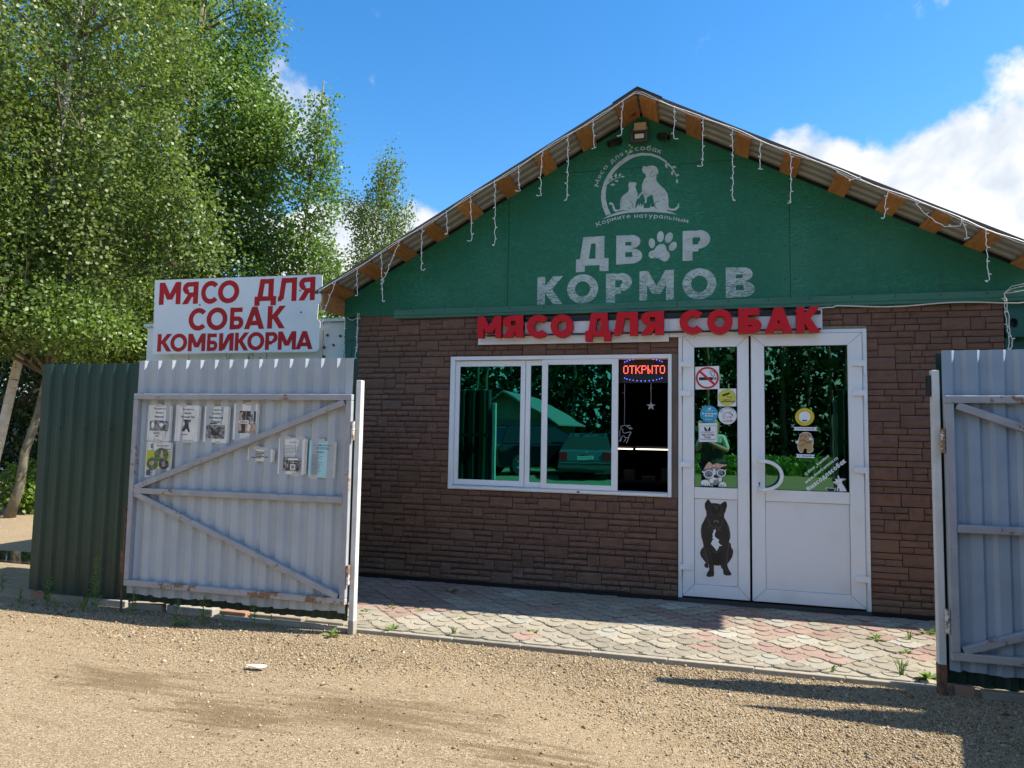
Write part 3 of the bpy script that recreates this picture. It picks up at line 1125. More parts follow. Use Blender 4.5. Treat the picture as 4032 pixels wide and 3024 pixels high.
def paving():
    pav = part('paving', M_['concrete'], None, lambda m: m.box(PX0, PX1, PY0, PY1, -.08, -.012))
    tag(pav, kind='structure')
    rr = random.Random(3)

    def side(a, b, nrm):
        pts = []
        for half in range(2):
            for k in range(4):
                t = (half + k / 4) / 2
                bul = .016 * math.sin(math.pi * k / 4)
                pts.append((a[0] + (b[0] - a[0]) * t + nrm[0] * bul, a[1] + (b[1] - a[1]) * t + nrm[1] * bul))
        return pts
    q = 2 * u
    E, N, Wt, So = (q, 0), (0, q), (-q, 0), (0, -q)
    s2 = .7071
    outline = side(E, N, (s2, s2)) + side(N, Wt, (-s2, s2)) + side(Wt, So, (s2, s2)) + side(So, E, (-s2, s2))
    outline = [(x * .962, y * .962) for x, y in outline]

    def clip(poly, box):
        x0, x1, y0, y1 = box
        for ax, lim, keep in ((0, x0, 1), (0, x1, -1), (1, y0, 1), (1, y1, -1)):
            out = []
            for i in range(len(poly)):
                a, b = poly[i], poly[(i + 1) % len(poly)]
                ia, ib = (a[ax] - lim) * keep >= 0, (b[ax] - lim) * keep >= 0
                if ia:
                    out.append(a)
                if ia != ib:
                    t = (lim - a[ax]) / (b[ax] - a[ax])
                    out.append((a[0] + (b[0] - a[0]) * t, a[1] + (b[1] - a[1]) * t))
            poly = out
            if len(poly) < 3:
                return []
        return poly

    def mesh(poly, discs, name):
        m = MB()
        n = len(poly)
        cx, cy = sum(p[0] for p in poly) / n, sum(p[1] for p in poly) / n
        ins = [(cx + (p[0] - cx) * .965, cy + (p[1] - cy) * .965) for p in poly]
        v = [(x, y, -.03) for x, y in poly] + [(x, y, -.003) for x, y in poly] + [(x, y, 0) for x, y in ins] + [(cx, cy, 0)]
        f = []
        for i in range(n):
            j = (i + 1) % n
            f += [(i, j, n + j, n + i), (n + i, n + j, 2 * n + j, 2 * n + i), (2 * n + i, 2 * n + j, 3 * n)]
        m.add(v, f)
        for (dx, dy) in discs:
            k = 14
            v = []
            for rr_, zz in ((.0455, .0004), (.0450, .0034), (.0425, .0044)):
                v += [(dx + rr_ * math.cos(2 * math.pi * i / k), dy + rr_ * math.sin(2 * math.pi * i / k), zz) for i in range(k)]
            f = []
            for ring in (0, 1):
                for i in range(k):
                    j = (i + 1) % k
                    f.append((ring * k + i, ring * k + j, ring * k + k + j, ring * k + k + i))
            f.append(tuple(2 * k + i for i in range(k)))
            m.add(v, f)
            # flat dark ring round the disc: groove dirt with its shade painted in
            v = [(dx + q_ * math.cos(2 * math.pi * i / k), dy + q_ * math.sin(2 * math.pi * i / k), .0006) for q_ in (.0450, .0515) for i in range(k)]
            m.add(v, [(i, k + i, k + (i + 1) % k, (i + 1) % k) for i in range(k)], 1)
        me = bpy.data.meshes.new(name)
        me.from_pydata(m.v, [], m.f)
        me.materials.append(M_['pv_grey'])
        me.materials.append(M_['groove'])
        me.polygons.foreach_set('material_index', m.m)
        return me
    full = mesh(outline, [(0, u), (0, -u)], 'paver')
    box = (PX0, PX1, PY0 + .045, PY1)
    cnt = 0
    for a in range(-40, 40):
        for b in range(-40, 40):
            cx = (a + b) * q
            cy = (a - b) * q - .74
            if not (PX0 - .15 < cx < PX1 + .15 and PY0 - .15 < cy < PY1 + .15):
                continue
            if cx > 1.75 or cx < -3.3:
                continue
            poly = [(x + cx, y + cy) for x, y in outline]
            cl = clip(poly, box)
            if len(cl) < 3:
                continue
            ar = abs(sum(cl[i][0] * cl[(i + 1) % len(cl)][1] - cl[(i + 1) % len(cl)][0] * cl[i][1] for i in range(len(cl)))) / 2
            if ar < .002:
                continue
            if cl == poly:
                o = bpy.data.objects.new('paver', full)
            else:
                ds = [(0, s_) for s_ in (u, -u) if box[0] + .05 < cx < box[1] - .05 and box[2] + .05 < cy + s_ < box[3] - .05]
                o = bpy.data.objects.new('paver', mesh([(x - cx, y - cy) for x, y in cl], ds, 'paver_cut'))
            h = rr.random()
            if cx < -2.0 and cy > -1.2 or (cx < -1.75 and cy > -.55):
                k = 'pv_red' if h < .92 else 'pv_grey'
            elif cx < -.1:
                k = 'pv_grey' if h < .90 else ('pv_white' if h < .94 else 'pv_red')
                if cy > -.25 and h > .7:
                    k = 'pv_white'
            else:
                k = 'pv_red' if h < .48 else ('pv_grey' if h < .92 else 'pv_white')
                if cy < -1.3 and h < .45:
                    k = 'pv_grey'
            COL.objects.link(o)
            o.material_slots[0].link = 'OBJECT'
            o.material_slots[0].material = M_[k]
            o.location = (cx, cy, rr.uniform(-.0035, .0025))
            o.rotation_euler = (rr.uniform(-.009, .009), rr.uniform(-.009, .009), 0)
            o.parent = pav
            cnt += 1
    # kerb slabs along the front edge
    x = PX0
    while x < PX1:
        L = rr.uniform(.42, .5)
        if -3.2 < x < 1.9:
            m = MB()
            m.box(x, x + L - .006, PY0 - .002, PY0 + .038, -.075, -.004 + rr.uniform(-.004, .002))
            m.build('kerb_slab', M_['pv_grey'], pav, bevel=.004)
        x += L


paving()


def gravel():
    rg = np.random.default_rng(5)
    N = 165000
    x = rg.uniform(-6.6, 2.2, N * 2)
    y = rg.uniform(-3.5, -1.55, N * 2)
    # thick near the kerb and on the right, thin where the yard is driven smooth
    dens = 1 / (1 + np.exp((-(y + 2.15) - .22 * np.sin(x * 1.7) - np.clip((x + 1.2), 0, 2) * .45) * 9)) * .96 + .04
    dens *= 0.55 + .45 * np.clip(np.sin(x * 3.1 + 2 * np.sin(y * 4)) * np.sin(y * 5.3 + x) + .7, 0, 1)
    keep = rg.uniform(0, 1, N * 2) < dens
    x, y = x[keep][:N], y[keep][:N]
    n = len(x)
    s = rg.lognormal(math.log(.0039), .40, n).clip(.003, .017)
    s[:260] = rg.uniform(.009, .019, 260)
    base = np.array([(1, 0, 0), (-1, 0, 0), (0, 1, 0), (0, -1, 0), (0, 0, 1), (0, 0, -1)], float)
    faces = np.array([(0, 2, 4), (2, 1, 4), (1, 3, 4), (3, 0, 4), (2, 0, 5), (1, 2, 5), (3, 1, 5), (0, 3, 5)])
    v = base[None] * rg.uniform(.7, 1.3, (n, 6, 1)) + rg.normal(0, .18, (n, 6, 3))
    v *= np.stack([s, s * rg.uniform(.6, 1, n), s * rg.uniform(.45, .8, n)], 1)[:, None, :]
    a = rg.uniform(0, 6.28, n)
    c, q = np.cos(a)[:, None], np.sin(a)[:, None]
    X = v[..., 0] * c - v[..., 1] * q
    Y = v[..., 0] * q + v[..., 1] * c
    k = np.clip((-1.75 - y) / .5, 0, 1)
    gz = -.034 + np.where((y < -1.75), k * (.012 * np.sin(x * 1.9 + y * .8) + .010 * np.sin(x * .7 - y * 2.1 + 1)), 0)
    V_ = np.stack([X + x[:, None], Y + y[:, None], v[..., 2] + (gz + s * .25)[:, None]], -1).reshape(-1, 3)
    F = (faces[None] + (np.arange(n) * 6)[:, None, None]).reshape(-1, 3)
    mesh_np('gravel', V_, F, M_['pebble'], kind='stuff', label='fine tan gravel scattered over the yard in front of the paving', smooth=False)


def mesh_np(name, V_, F, mat, parent=None, kind=None, label=None, smooth=False):
    me = bpy.data.meshes.new(name)
    k = F.shape[1]
    me.vertices.add(len(V_))
    me.vertices.foreach_set('co', V_.astype(np.float32).ravel())
    me.loops.add(F.size)
    me.loops.foreach_set('vertex_index', F.astype(np.int32).ravel())
    me.polygons.add(len(F))
    me.polygons.foreach_set('loop_start', np.arange(0, F.size, k, dtype=np.int32))
    me.polygons.foreach_set('loop_total', np.full(len(F), k, dtype=np.int32))
    me.materials.append(mat)
    me.update(calc_edges=True)
    if smooth:
        me.polygons.foreach_set('use_smooth', [True] * len(F))
    o = bpy.data.objects.new(name, me)
    COL.objects.link(o)
    if parent:
        o.parent = parent
    return tag(o, label, None, None, kind)


gravel()

# ------------------------------------------------------------------ shop building
SHOP = empty('shop_building', 'small brown stone-clad shop with green gable and overhanging tin roof', 'shop', loc=(-.5, 0, 0))
ML = Matrix.Translation((-.5, 0, 0))


def under(o, p):
    """parent keeping world placement (the thing's empty is not at the origin)"""
    o.parent = p
    o.matrix_parent_inverse = p.matrix_world.inverted()
    return o


bpy.context.view_layer.update()


def SP(name, mats, fn, **kw):
    m = MB()
    fn(m)
    o = m.build(name, mats, None, **kw)
    return under(o, SHOP)


WX0, WX1, WZ0, WZ1 = -2.235, -.212, .83, 2.03      # window opening incl. jamb
DX0, DX1, DZ1 = -.212, 1.225, 2.23                 # door opening
XL, XR, ZT = -3.165, 2.165, 2.43


def wall_back(m):
    for x0, x1, z0, z1 in ((XL, WX0, 0, ZT), (WX0, WX1, 0, WZ0), (WX0, WX1, WZ1, ZT), (DX0, DX1, DZ1, ZT), (DX1, XR, 0, ZT)):
        m.box(x0, x1, .0, .10, z0, z1)


WALL = SP('wall', M_['mortar'], wall_back)


def bricks():
    rb = random.Random(11)
    variants = {'thin': [], 'tall': []}
    for kind in variants:
        for v in range(7):
            nx, nz = (7, 3) if kind == 'thin' else (5, 5)
            ragged = v % 2 == 0
            verts, faces = [], []
            for j in range(nz + 1):
                for i in range(nx + 1):
                    fx, fz = i / nx, j / nz
                    edge = i in (0, nx) or j in (0, nz)
                    d = -.62 if edge else -1.0 + rb.uniform(-.12, .22)
                    xx, zz = fx - .5, fz - .5
                    if ragged and j == 1:
                        d = -1.15 + rb.uniform(-.3, .35)
                        zz += rb.uniform(-.10, .10)
                    if ragged and j == 0:
                        d = -.35
                    if not edge:
                        xx += rb.uniform(-.03, .03)
                    verts.append((xx * .985, d, zz * (.955 if kind == 'tall' else .93)))
            for j in range(nz):
                for i in range(nx):
                    a = j * (nx + 1) + i
                    faces.append((a, a + 1, a + nx + 2, a + nx + 1))
            per = [i for i in range(nx + 1)] + [(nx + 1) * (j + 1) - 1 for j in range(1, nz + 1)] + \
                  [(nx + 1) * nz + i for i in range(nx - 1, -1, -1)] + [(nx + 1) * j for j in range(nz - 1, 0, -1)]
            b = len(verts)
            for p in per:
                verts.append((verts[p][0], .05, verts[p][2]))
            k = len(per)
            for i in range(k):
                faces.append((per[(i + 1) % k], per[i], b + i, b + (i + 1) % k))
            me = bpy.data.meshes.new('brick_' + kind)
            me.from_pydata(verts, [], faces)
            me.materials.append(M_['brick'])
            variants[kind].append((me, verts, faces))
    z0, h = .03, .05
    rows = int((ZT - z0) / h + .5)
    occ = {}
    pieces = []

    def opening(zm):
        o = []
        if WZ0 < zm < WZ1:
            o.append((WX0, WX1))
        if zm < DZ1:
            o.append((DX0, DX1))
        return o
    for r_ in range(rows):
        z = z0 + r_ * h
        blocked = sorted(opening(z + h / 2) + occ.get(r_, []))
        free, cur = [], XL
        for a, b in blocked:
            if a > cur + 1e-4:
                free.append((cur, a))
            cur = max(cur, b)
        if cur < XR - 1e-4:
            free.append((cur, XR))
        nxt_block = opening(z + 1.5 * h)
        for a, b in free:
            x = a
            while x < b - 1e-4:
                tall = rb.random() < .21 and r_ + 1 < rows
                w = rb.choice((.10, .105, .20, .21, .22)) if tall else rb.choice((.08, .10, .12, .15, .17, .2, .22, .26))
                if b - x - w < .055:
                    w = b - x
                if tall and (w > .24 or any(x < q and x + w > p for p, q in nxt_block)):
                    tall = False
                pieces.append((x, w, z, 2 * h if tall else h, tall))
                if tall:
                    occ.setdefault(r_ + 1, []).append((x, x + w))
                x += w

    def vis(p):      # on screen and not behind the gates or signs
        x, w, z, hh, t = p
        hidden = (x > 1.28 and z < 1.9) or (x < -3.05 and z < 1.9) or (z > 2.1 and -1.95 < x < .85 and z < 2.4)
        return (0 if hidden else 1) * w * hh
    pieces.sort(key=vis, reverse=True)
    rest = MB()
    for n_, (x, w, z, hh, t) in enumerate(pieces):
        me, vv, ff = rb.choice(variants['tall' if t else 'thin'])
        sc = (w - .0035, .0115 + rb.uniform(-.002, .002), hh - .0035)
        if n_ < 300:
            o = bpy.data.objects.new('brick', me)
            COL.objects.link(o)
            o.location = (x + w / 2, 0, z + hh / 2)
            o.scale = sc
            o.parent = WALL
            o.matrix_parent_inverse = WALL.matrix_world.inverted()
        else:
            rest.add([(x + w / 2 + a * sc[0], b * sc[1], z + hh / 2 + c * sc[2]) for a, b, c in vv], ff)
    o = rest.build('small_bricks', M_['brick'], None)
    o.parent = WALL
    o.matrix_parent_inverse = WALL.matrix_world.inverted()
    o['kind'] = 'stuff'


bpy.context.view_layer.update()
bricks()

# plinth shadow gap, container corner posts, side and rear walls, floor, room
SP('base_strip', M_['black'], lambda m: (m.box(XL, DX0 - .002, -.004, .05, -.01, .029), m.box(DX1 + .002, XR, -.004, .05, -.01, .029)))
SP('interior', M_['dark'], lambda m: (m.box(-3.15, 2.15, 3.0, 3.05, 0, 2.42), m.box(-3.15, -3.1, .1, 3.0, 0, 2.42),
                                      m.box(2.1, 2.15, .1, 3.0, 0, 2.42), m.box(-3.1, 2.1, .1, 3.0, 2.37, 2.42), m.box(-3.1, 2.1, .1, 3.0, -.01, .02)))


def left_post(m):
    m.box(-3.335, -3.17, .02, .16, 0, 2.47)
    m.box(-3.30, -3.205, .012, .02, 2.20, 2.40)
    m.box(-3.30, -3.205, .012, .02, 1.75, 2.185)
    m.box(-3.262, -3.245, .006, .012, 2.02, 2.16)
    # raised round mark below the slot
    for k in range(12):
        a0, a1 = 2 * math.pi * k / 12, 2 * math.pi * (k + 1) / 12
        c = (-3.253, 1.93)
        m.prism([(c[0] + .035 * math.cos(a0), c[1] + .05 * math.sin(a0)), (c[0] + .035 * math.cos(a1), c[1] + .05 * math.sin(a1)),
                 (c[0] + .022 * math.cos(a1), c[1] + .035 * math.sin(a1)), (c[0] + .022 * math.cos(a0), c[1] + .035 * math.sin(a0))], .004, .012)


SP('corner_post', M_['greensteel'], left_post)
SP('side_wall', M_['greensteel'], lambda m: (m.box(-3.33, -3.18, .16, 6, 0, 2.44), m.box(-3.18, 2.3, 5.9, 6, 0, 2.44)))

# gable of painted OSB sheets
AX, AZp, SLl, SLr = -.522, 4.107, .5427, .5246
LB, RB = 2.43, 2.39


def gz(x):
    return AZp - (AX - x) * SLl if x < AX else AZp - (x - AX) * SLr


def gable_poly(x0, x1, z0, z1=None):
    """part of the gable between x0 and x1 above z0 (and below z1)"""
    pts = [(x0, z0), (x1, z0)]
    tops = []
    xs = [x1] + ([AX] if x0 < AX < x1 else []) + [x0]
    for x in xs:
        tops.append((x, gz(x)))
    if z1 is None:
        return pts + tops
    xl = AX - (AZp - z1) / SLl
    xr = AX + (AZp - z1) / SLr
    out = list(pts)
    if gz(x1) >= z1:
        out.append((x1, z1))
    else:
        out += [(x1, gz(x1)), (xr, z1)]
    if gz(x0) >= z1:
        out.append((x0, z1))
    else:
        out += [(xl, z1), (x0, gz(x0))]
    return out


g = .0018
zl = 3.652
xl_, xr_ = AX - (AZp - zl) / SLl, AX + (AZp - zl) / SLr
OSB = []
for pl in (gable_poly(-3.335, -1.703 - g, 2.424), gable_poly(-1.703 + g, .671 - g, 2.424, zl - g),
           gable_poly(.671 + g, 2.6, 2.38), [(xl_ + .004, zl + g), (xr_ - .004, zl + g), (AX, AZp)]):
    m = MB()
    m.prism(pl, -.012, .02)
    OSB.append(under(m.build('osb_panel', M_['osb'], None), SHOP))
SP('gable_backing', M_['black'], lambda m: m.prism([(-3.33, 2.44), (2.5, 2.44), (AX, AZp - .01)], .021, .06))
# screws in the sheets
sm = []
for x, z in ((-1.74, 3.0), (-1.66, 3.0), (-1.74, 2.75), (-1.66, 2.75), (.63, 2.9), (.71, 2.9), (.63, 2.62), (.71, 2.62), (1.02, 2.93), (-1.0, 3.63), (-.6, 3.63),
             (-.2, 3.63), (-.9, 3.675), (-.3, 3.675), (-2.3, 2.5), (1.4, 2.5), (-.52, 4.05), (-.75, 3.96), (-.28, 3.95), (-.02, 2.47), (.13, 2.55)):
    SP('screw_head', M_['black'], lambda m: m.tube([(x, -.0122, z), (x, -.0155, z)], .006, 8))

# boards between gable and wall
def trim(m, x0, x1):
    m.box(x0, x1, -.036, -.0125, 2.415, 2.470)


SP('trim_board', M_['greenboard'], lambda m: trim(m, -2.80, -.222), bevel=.002)
SP('trim_board', M_['greenboard'], lambda m: trim(m, -.218, 2.6), bevel=.002)
SP('trim_strip', M_['greenboard'], lambda m: m.box(-2.80, 2.6, -.040, -.02, 2.388, 2.413), bevel=.002)
for x in np.arange(-2.6, 2.5, .31):
    SP('screw_head', M_['black'], lambda m: m.tube([(x, -.036, 2.452), (x, -.0385, 2.452)], .006, 8))


# roof
def roof_sheet(side):
    m = MB()
    sl = SLl if side < 0 else SLr
    xe = -3.40 if side < 0 else 2.36
    # trapezoid profile across y
    prof = []
    y = -.42
    pitch = .115
    while y < 6.2:
        for dy, dz in ((0, 0), (.04, 0), (.055, .018), (.1, .018), (.115, 0)):
            prof.append((y + dy, dz))
        y += pitch
    pp = []
    for p in prof:
        if not pp or abs(p[0] - pp[-1][0]) > 1e-6:
            pp.append(p)
    L = []
    for x in (AX, xe):
        for th in (.026, .029):
            for (yy, dz) in pp:
                L.append((x, yy, gz(x) + th + dz))
    n = len(pp)
    f = []
    for k in range(n - 1):
        f.append((k, k + 1, 2 * n + k + 1, 2 * n + k))
        f.append((n + k, 3 * n + k, 3 * n + k + 1, n + k + 1))
    m.add(L, f, 0)
    f2 = [(0, 2 * n, 3 * n, n), (n - 1, 2 * n - 1, 4 * n - 1, 3 * n - 1)]
    for k in range(n - 1):
        f2.append((2 * n + k, 2 * n + k + 1, 3 * n + k + 1, 3 * n + k))
    m.add(L, f2, 1)
    return m


for sd in (-1, 1):
    o = roof_sheet(sd).build('roof', [M_['roofsheet'], M_['roofbrown']], None)
    under(o, SHOP)
    # dark drip edge along the rake
    xe = -3.40 if sd < 0 else 2.36
    m = MB()
    m.prism([(AX, AZp + .026), (AX, AZp + .048), (xe, gz(xe) + .046), (xe, gz(xe) + .026)], -.425, -.412)
    under(m.build('rake_trim', M_['roofbrown'], None), SHOP)
# ridge cap
m = MB()
m.prism([(AX - .20, gz(AX - .20) + .0485), (AX, AZp + .052), (AX + .20, gz(AX + .20) + .0485), (AX + .20, gz(AX + .20) + .054), (AX, AZp + .060), (AX - .20, gz(AX - .20) + .054)], -.435, 6.2)
under(m.build('ridge_cap', M_['roofbrown'], None), SHOP)

planks = [(-.693, -.532), (-1.029, -.91), (-1.376, -1.258), (-1.719, -1.60), (-2.06, -1.94), (-2.39, -2.274), (-2.701, -2.581), (-3.002, -2.874), (-3.329, -3.21),
          (-.514, -.38), (-.146, -.022), (.24, .35), (.593, .717), (.957, 1.079), (1.3, 1.421), (1.607, 1.72), (1.908, 2.027), (2.212, 2.33)]
for a, b in planks:
    m = MB()
    yf = -.385 + rnd.uniform(-.015, .015)
    pts = []
    for x in (a, b):
        pts.append((x, gz(x)))
    nx_, nz_ = (-SLl, 1) if b < AX + .005 else (SLr, 1)
    L = math.hypot(nx_, nz_)
    t_ = .026
    off = (nx_ / L * t_, nz_ / L * t_)
    m.prism([pts[0], pts[1], (pts[1][0] + off[0], pts[1][1] + off[1]), (pts[0][0] + off[0], pts[0][1] + off[1])], yf, .06)
    under(m.build('roof_plank', M_['wood'], None, bevel=.003), SHOP)
# fascia board at the left eave
SP('fascia_board', M_['wood'], lambda m: m.box(-3.345, -3.322, -.40, 1.2, 2.425, 2.575), bevel=.003)
# black rake batten where planks meet the gable
for sd in (-1, 1):
    xe = -3.33 if sd < 0 else 2.5
    SP('rake_batten', M_['black'], lambda m: m.prism([(AX, AZp + .004), (AX, AZp + .030), (xe, gz(xe) + .030), (xe, gz(xe) + .004)], -.009, .0))

# painted logo and name, children of the middle sheet
LA = (0.00086403, 4.03361e-06, -0.97316, -6.78327e-05, -0.000896471, 3.95688)
MID = OSB[1]
YB = -.0124


YA = [YB]


def gable_art(fn, name, label=None):
    YA[0] -= .0004
    a = Art(LA, YA[0], .00002)
    fn(a)
    o = a.build(name)
    o.parent = MID
    o.matrix_parent_inverse = MID.matrix_world.inverted()
    if label:
        o['label'] = label
    return o


bpy.context.view_layer.update()
K = 'osbpaint'
gable_art(lambda a: a.poly([(168, 780), (130, 690), (117, 600), (122, 530), (145, 450), (180, 380), (230, 310), (290, 250), (350, 207), (430, 172), (530, 158), (620, 165), (700, 195), (765, 240), (815, 295), (850, 350), (868, 400),
                            (860, 398), (838, 348), (800, 298), (750, 252), (690, 213), (610, 187), (530, 183), (450, 201), (380, 236), (310, 286), (250, 346), (205, 411), (175, 481), (164, 550), (166, 620), (186, 700), (217, 763)], K), 'painted_arch', 'pale painted tree arch curving over the cat and dog')
gable_art(lambda a: (a.poly([(357, 206), (378, 186), (398, 150), (408, 112), (414, 116), (408, 155), (392, 182), (402, 178)], K), a.leaf(403, 82, 15, 8, 'osbleaf', 70), a.leaf(428, 101, 15, 9, 'osbleaf', -60), a.leaf(371, 143, 17, 11, 'osbleaf', 60), a.leaf(421, 144, 19, 12, 'osbleaf', -35),
                     a.line([(180, 466), (205, 440), (250, 415), (315, 394)], [14, 10, 7, 3], K), a.leaf(222, 405, 23, 12, K, -70), a.leaf(265, 382, 21, 12, K, -75), a.leaf(307, 376, 18, 10, K, -60), a.leaf(336, 393, 19, 8, K, 3), a.leaf(275, 436, 20, 10, K, 10), a.leaf(235, 473, 25, 12, K, -5),
                     a.leaf(764, 288, 24, 13, K, 70), a.leaf(841, 301, 21, 12, K, 8), a.leaf(822, 359, 25, 12, K, 95), a.leaf(874, 378, 16, 11, K, 15), a.leaf(867, 438, 22, 11, K, 90)), 'painted_leaves')
gable_art(lambda a: (a.poly([(545, 289), (575, 294), (605, 286), (640, 284), (668, 300), (686, 330), (688, 362), (668, 377), (668, 432), (700, 475), (748, 517), (776, 562), (784, 620), (783, 684), (800, 704), (838, 706), (868, 686), (880, 650), (888, 655), (885, 692), (860, 720), (820, 728), (772, 716),
                             (772, 730), (610, 730), (603, 705), (614, 650), (634, 580), (620, 570), (575, 600), (572, 650), (552, 655), (556, 620), (540, 575), (525, 560), (505, 600), (482, 615), (476, 600), (500, 570), (528, 538), (524, 480), (545, 425), (567, 392), (560, 368), (535, 350), (528, 320), (533, 297)], K)), 'painted_dog', 'pale painted dog sitting with raised paw')
gable_art(lambda a: (a.poly([(392, 460), (402, 456), (407, 436), (416, 450), (445, 447), (470, 452), (474, 468), (460, 490), (470, 520), (484, 560), (480, 610), (466, 650), (460, 690), (468, 715), (300, 730), (262, 745), (240, 725), (232, 690), (228, 672), (205, 672), (197, 660), (215, 645), (240, 658), (252, 690), (262, 715), (285, 724), (312, 712),
                             (308, 660), (318, 610), (345, 575), (388, 545), (396, 515), (393, 485)], K)), 'painted_cat', 'pale painted cat sitting beside the dog')
gable_art(lambda a: (a.poly([(128, 818), (200, 778), (290, 745), (400, 722), (430, 708), (520, 706), (620, 700), (700, 712), (780, 728), (870, 762), (760, 748), (640, 740), (500, 742), (380, 752), (270, 775)], K), a.poly([(470, 712), (478, 668), (490, 690), (492, 655), (505, 685), (515, 650), (522, 690), (540, 655), (545, 712)], K)), 'painted_mound')
gable_art(lambda a: (a.line([(612, 400), (604, 385), (612, 362), (640, 335)], 4, 'osb'), a.line([(612, 398), (632, 396), (660, 378)], 4, 'osb'), a.line([(700, 630), (668, 640), (650, 665), (655, 690), (672, 710)], 5, 'osb'), a.line([(414, 636), (432, 660), (438, 690), (428, 706)], 5, 'osb'), a.poly([(634, 590), (615, 640), (612, 690), (650, 688)], 'osb')), 'painted_lines')
gable_art(lambda a: a.text_path('Мясо для', [(92, 496), (104, 440), (128, 380), (165, 322), (215, 272), (270, 225), (345, 180)], 44, K, .16, .16), 'painted_text')
gable_art(lambda a: a.text_path('собак', [(458, 142), (520, 133), (590, 137), (650, 150), (712, 172)], 50, K, .16, .16), 'painted_text')
gable_art(lambda a: a.text_path('Кормите натуральным', [(80, 895), (160, 860), (260, 828), (370, 808), (480, 800), (600, 798), (720, 804), (840, 820), (970, 846)], 44, K, .16, .16), 'painted_text')
GABL = [('Д', -1.084, -.799, 2.756, 3.066), ('В', -.733, -.511, 2.808, 3.062), ('Р', -.175, .049, 2.813, 3.07), ('К', -1.429, -1.197, 2.479, 2.729), ('О', -1.161, -.887, 2.477, 2.736), ('Р', -.82, -.598, 2.476, 2.732), ('М', -.534, -.247, 2.484, 2.74), ('О', -.177, .097, 2.479, 2.744), ('В', .172, .399, 2.486, 2.738)]
for ch, x0, x1, z0, z1 in GABL:
    m = MB()
    glyph_into_box(m, ch, .225 if ch == 'М' else .25, x0, x1, z0, z1, YB - .0006)
    o = m.build('painted_letter', M_['osbpaint'])
    o.parent = MID
    o.matrix_parent_inverse = MID.matrix_world.inverted()
PA = ((.235 / 273), 0, -.459 - 1115 * .235 / 273, 0, -.255 / 270, 3.069 + 95 * .255 / 270)
a = Art(PA, YB)
for c in ((1148, 190, 46, 31, 82), (1231, 134, 50, 34, 92), (1313, 148, 50, 35, 115), (1351, 229, 46, 33, 130)):
    a.ell(*c[:4], K, c[4])
a.poly([(1190, 225), (1225, 203), (1262, 203), (1285, 225), (1290, 262), (1318, 285), (1322, 325), (1300, 355), (1270, 364), (1240, 350), (1210, 330), (1175, 328), (1140, 330), (1118, 310), (1118, 280), (1138, 262), (1172, 255)], K)
o = a.build('painted_paw')
o.parent = MID
o.matrix_parent_inverse = MID.matrix_world.inverted()


# ---- window
def subpart(name, mats, parent, fn, **kw):
    m = MB()
    fn(m)
    o = m.build(name, mats, None, **kw)
    return under(o, parent)


def frame_boxes(m, x0, x1, z0, z1, wl, wr, wb, wtp, y0, y1):
    m.box(x0, x0 + wl, y0, y1, z0, z1)
    m.box(x1 - wr, x1, y0, y1, z0, z1)
    m.box(x0 + wl, x1 - wr, y0, y1, z0, z0 + wb)
    m.box(x0 + wl, x1 - wr, y0, y1, z1 - wtp, z1)


bpy.context.view_layer.update()
WIN = SP('window', M_['pvc'], lambda m: frame_boxes(m, -2.228, -.264, .834, 2.026, .042, .03, .034, .034, -.020, .09), bevel=.003)
subpart('sill_rail', M_['pvc'], WIN, lambda m: (m.box(-2.18, -.296, -.034, -.0205, .842, .862), m.box(-2.18, -.296, -.027, -.0205, .864, .868)), bevel=.002)
subpart('jamb_board', M_['woodgrey'], WIN, lambda m: (m.box(-.262, -.213, -.010, .08, .83, 2.03), m.box(-2.234, -2.229, -.012, .05, .83, 2.03)))
subpart('sash', M_['pvc'], WIN, lambda m: frame_boxes(m, -2.184, -1.530, .872, 1.988, .041, .042, .05, .052, .004, .030), bevel=.003)
subpart('sash', M_['pvc'], WIN, lambda m: frame_boxes(m, -1.526, -1.22, .870, 1.988, .045, .04, .047, .047, .006, .030), bevel=.003)
subpart('sash', M_['pvc'], WIN, lambda m: frame_boxes(m, -1.374, -.708, .870, 1.990, .053, .054, .042, .046, -.018, .003), bevel=.003)
subpart('pane', M_['filmteal'], WIN, lambda m: m.box(-2.146, -1.569, .017, .020, .919, 1.939))
subpart('pane', M_['filmteal'], WIN, lambda m: m.box(-1.483, -1.258, .017, .020, .914, 1.943))
subpart('pane', M_['filmteal'], WIN, lambda m: m.box(-1.324, -.759, -.008, -.005, .909, 1.946))
subpart('pane_seal', M_['seal'], WIN, lambda m: (frame_boxes(m, -2.147, -1.568, .918, 1.940, .004, .004, .004, .004, .012, .0165), frame_boxes(m, -1.325, -.758, .908, 1.947, .004, .004, .004, .004, -.012, -.0085)))
subpart('latch', M_['black'], WIN, lambda m: m.box(-1.05, -1.028, -.0385, -.0345, .845, .857))

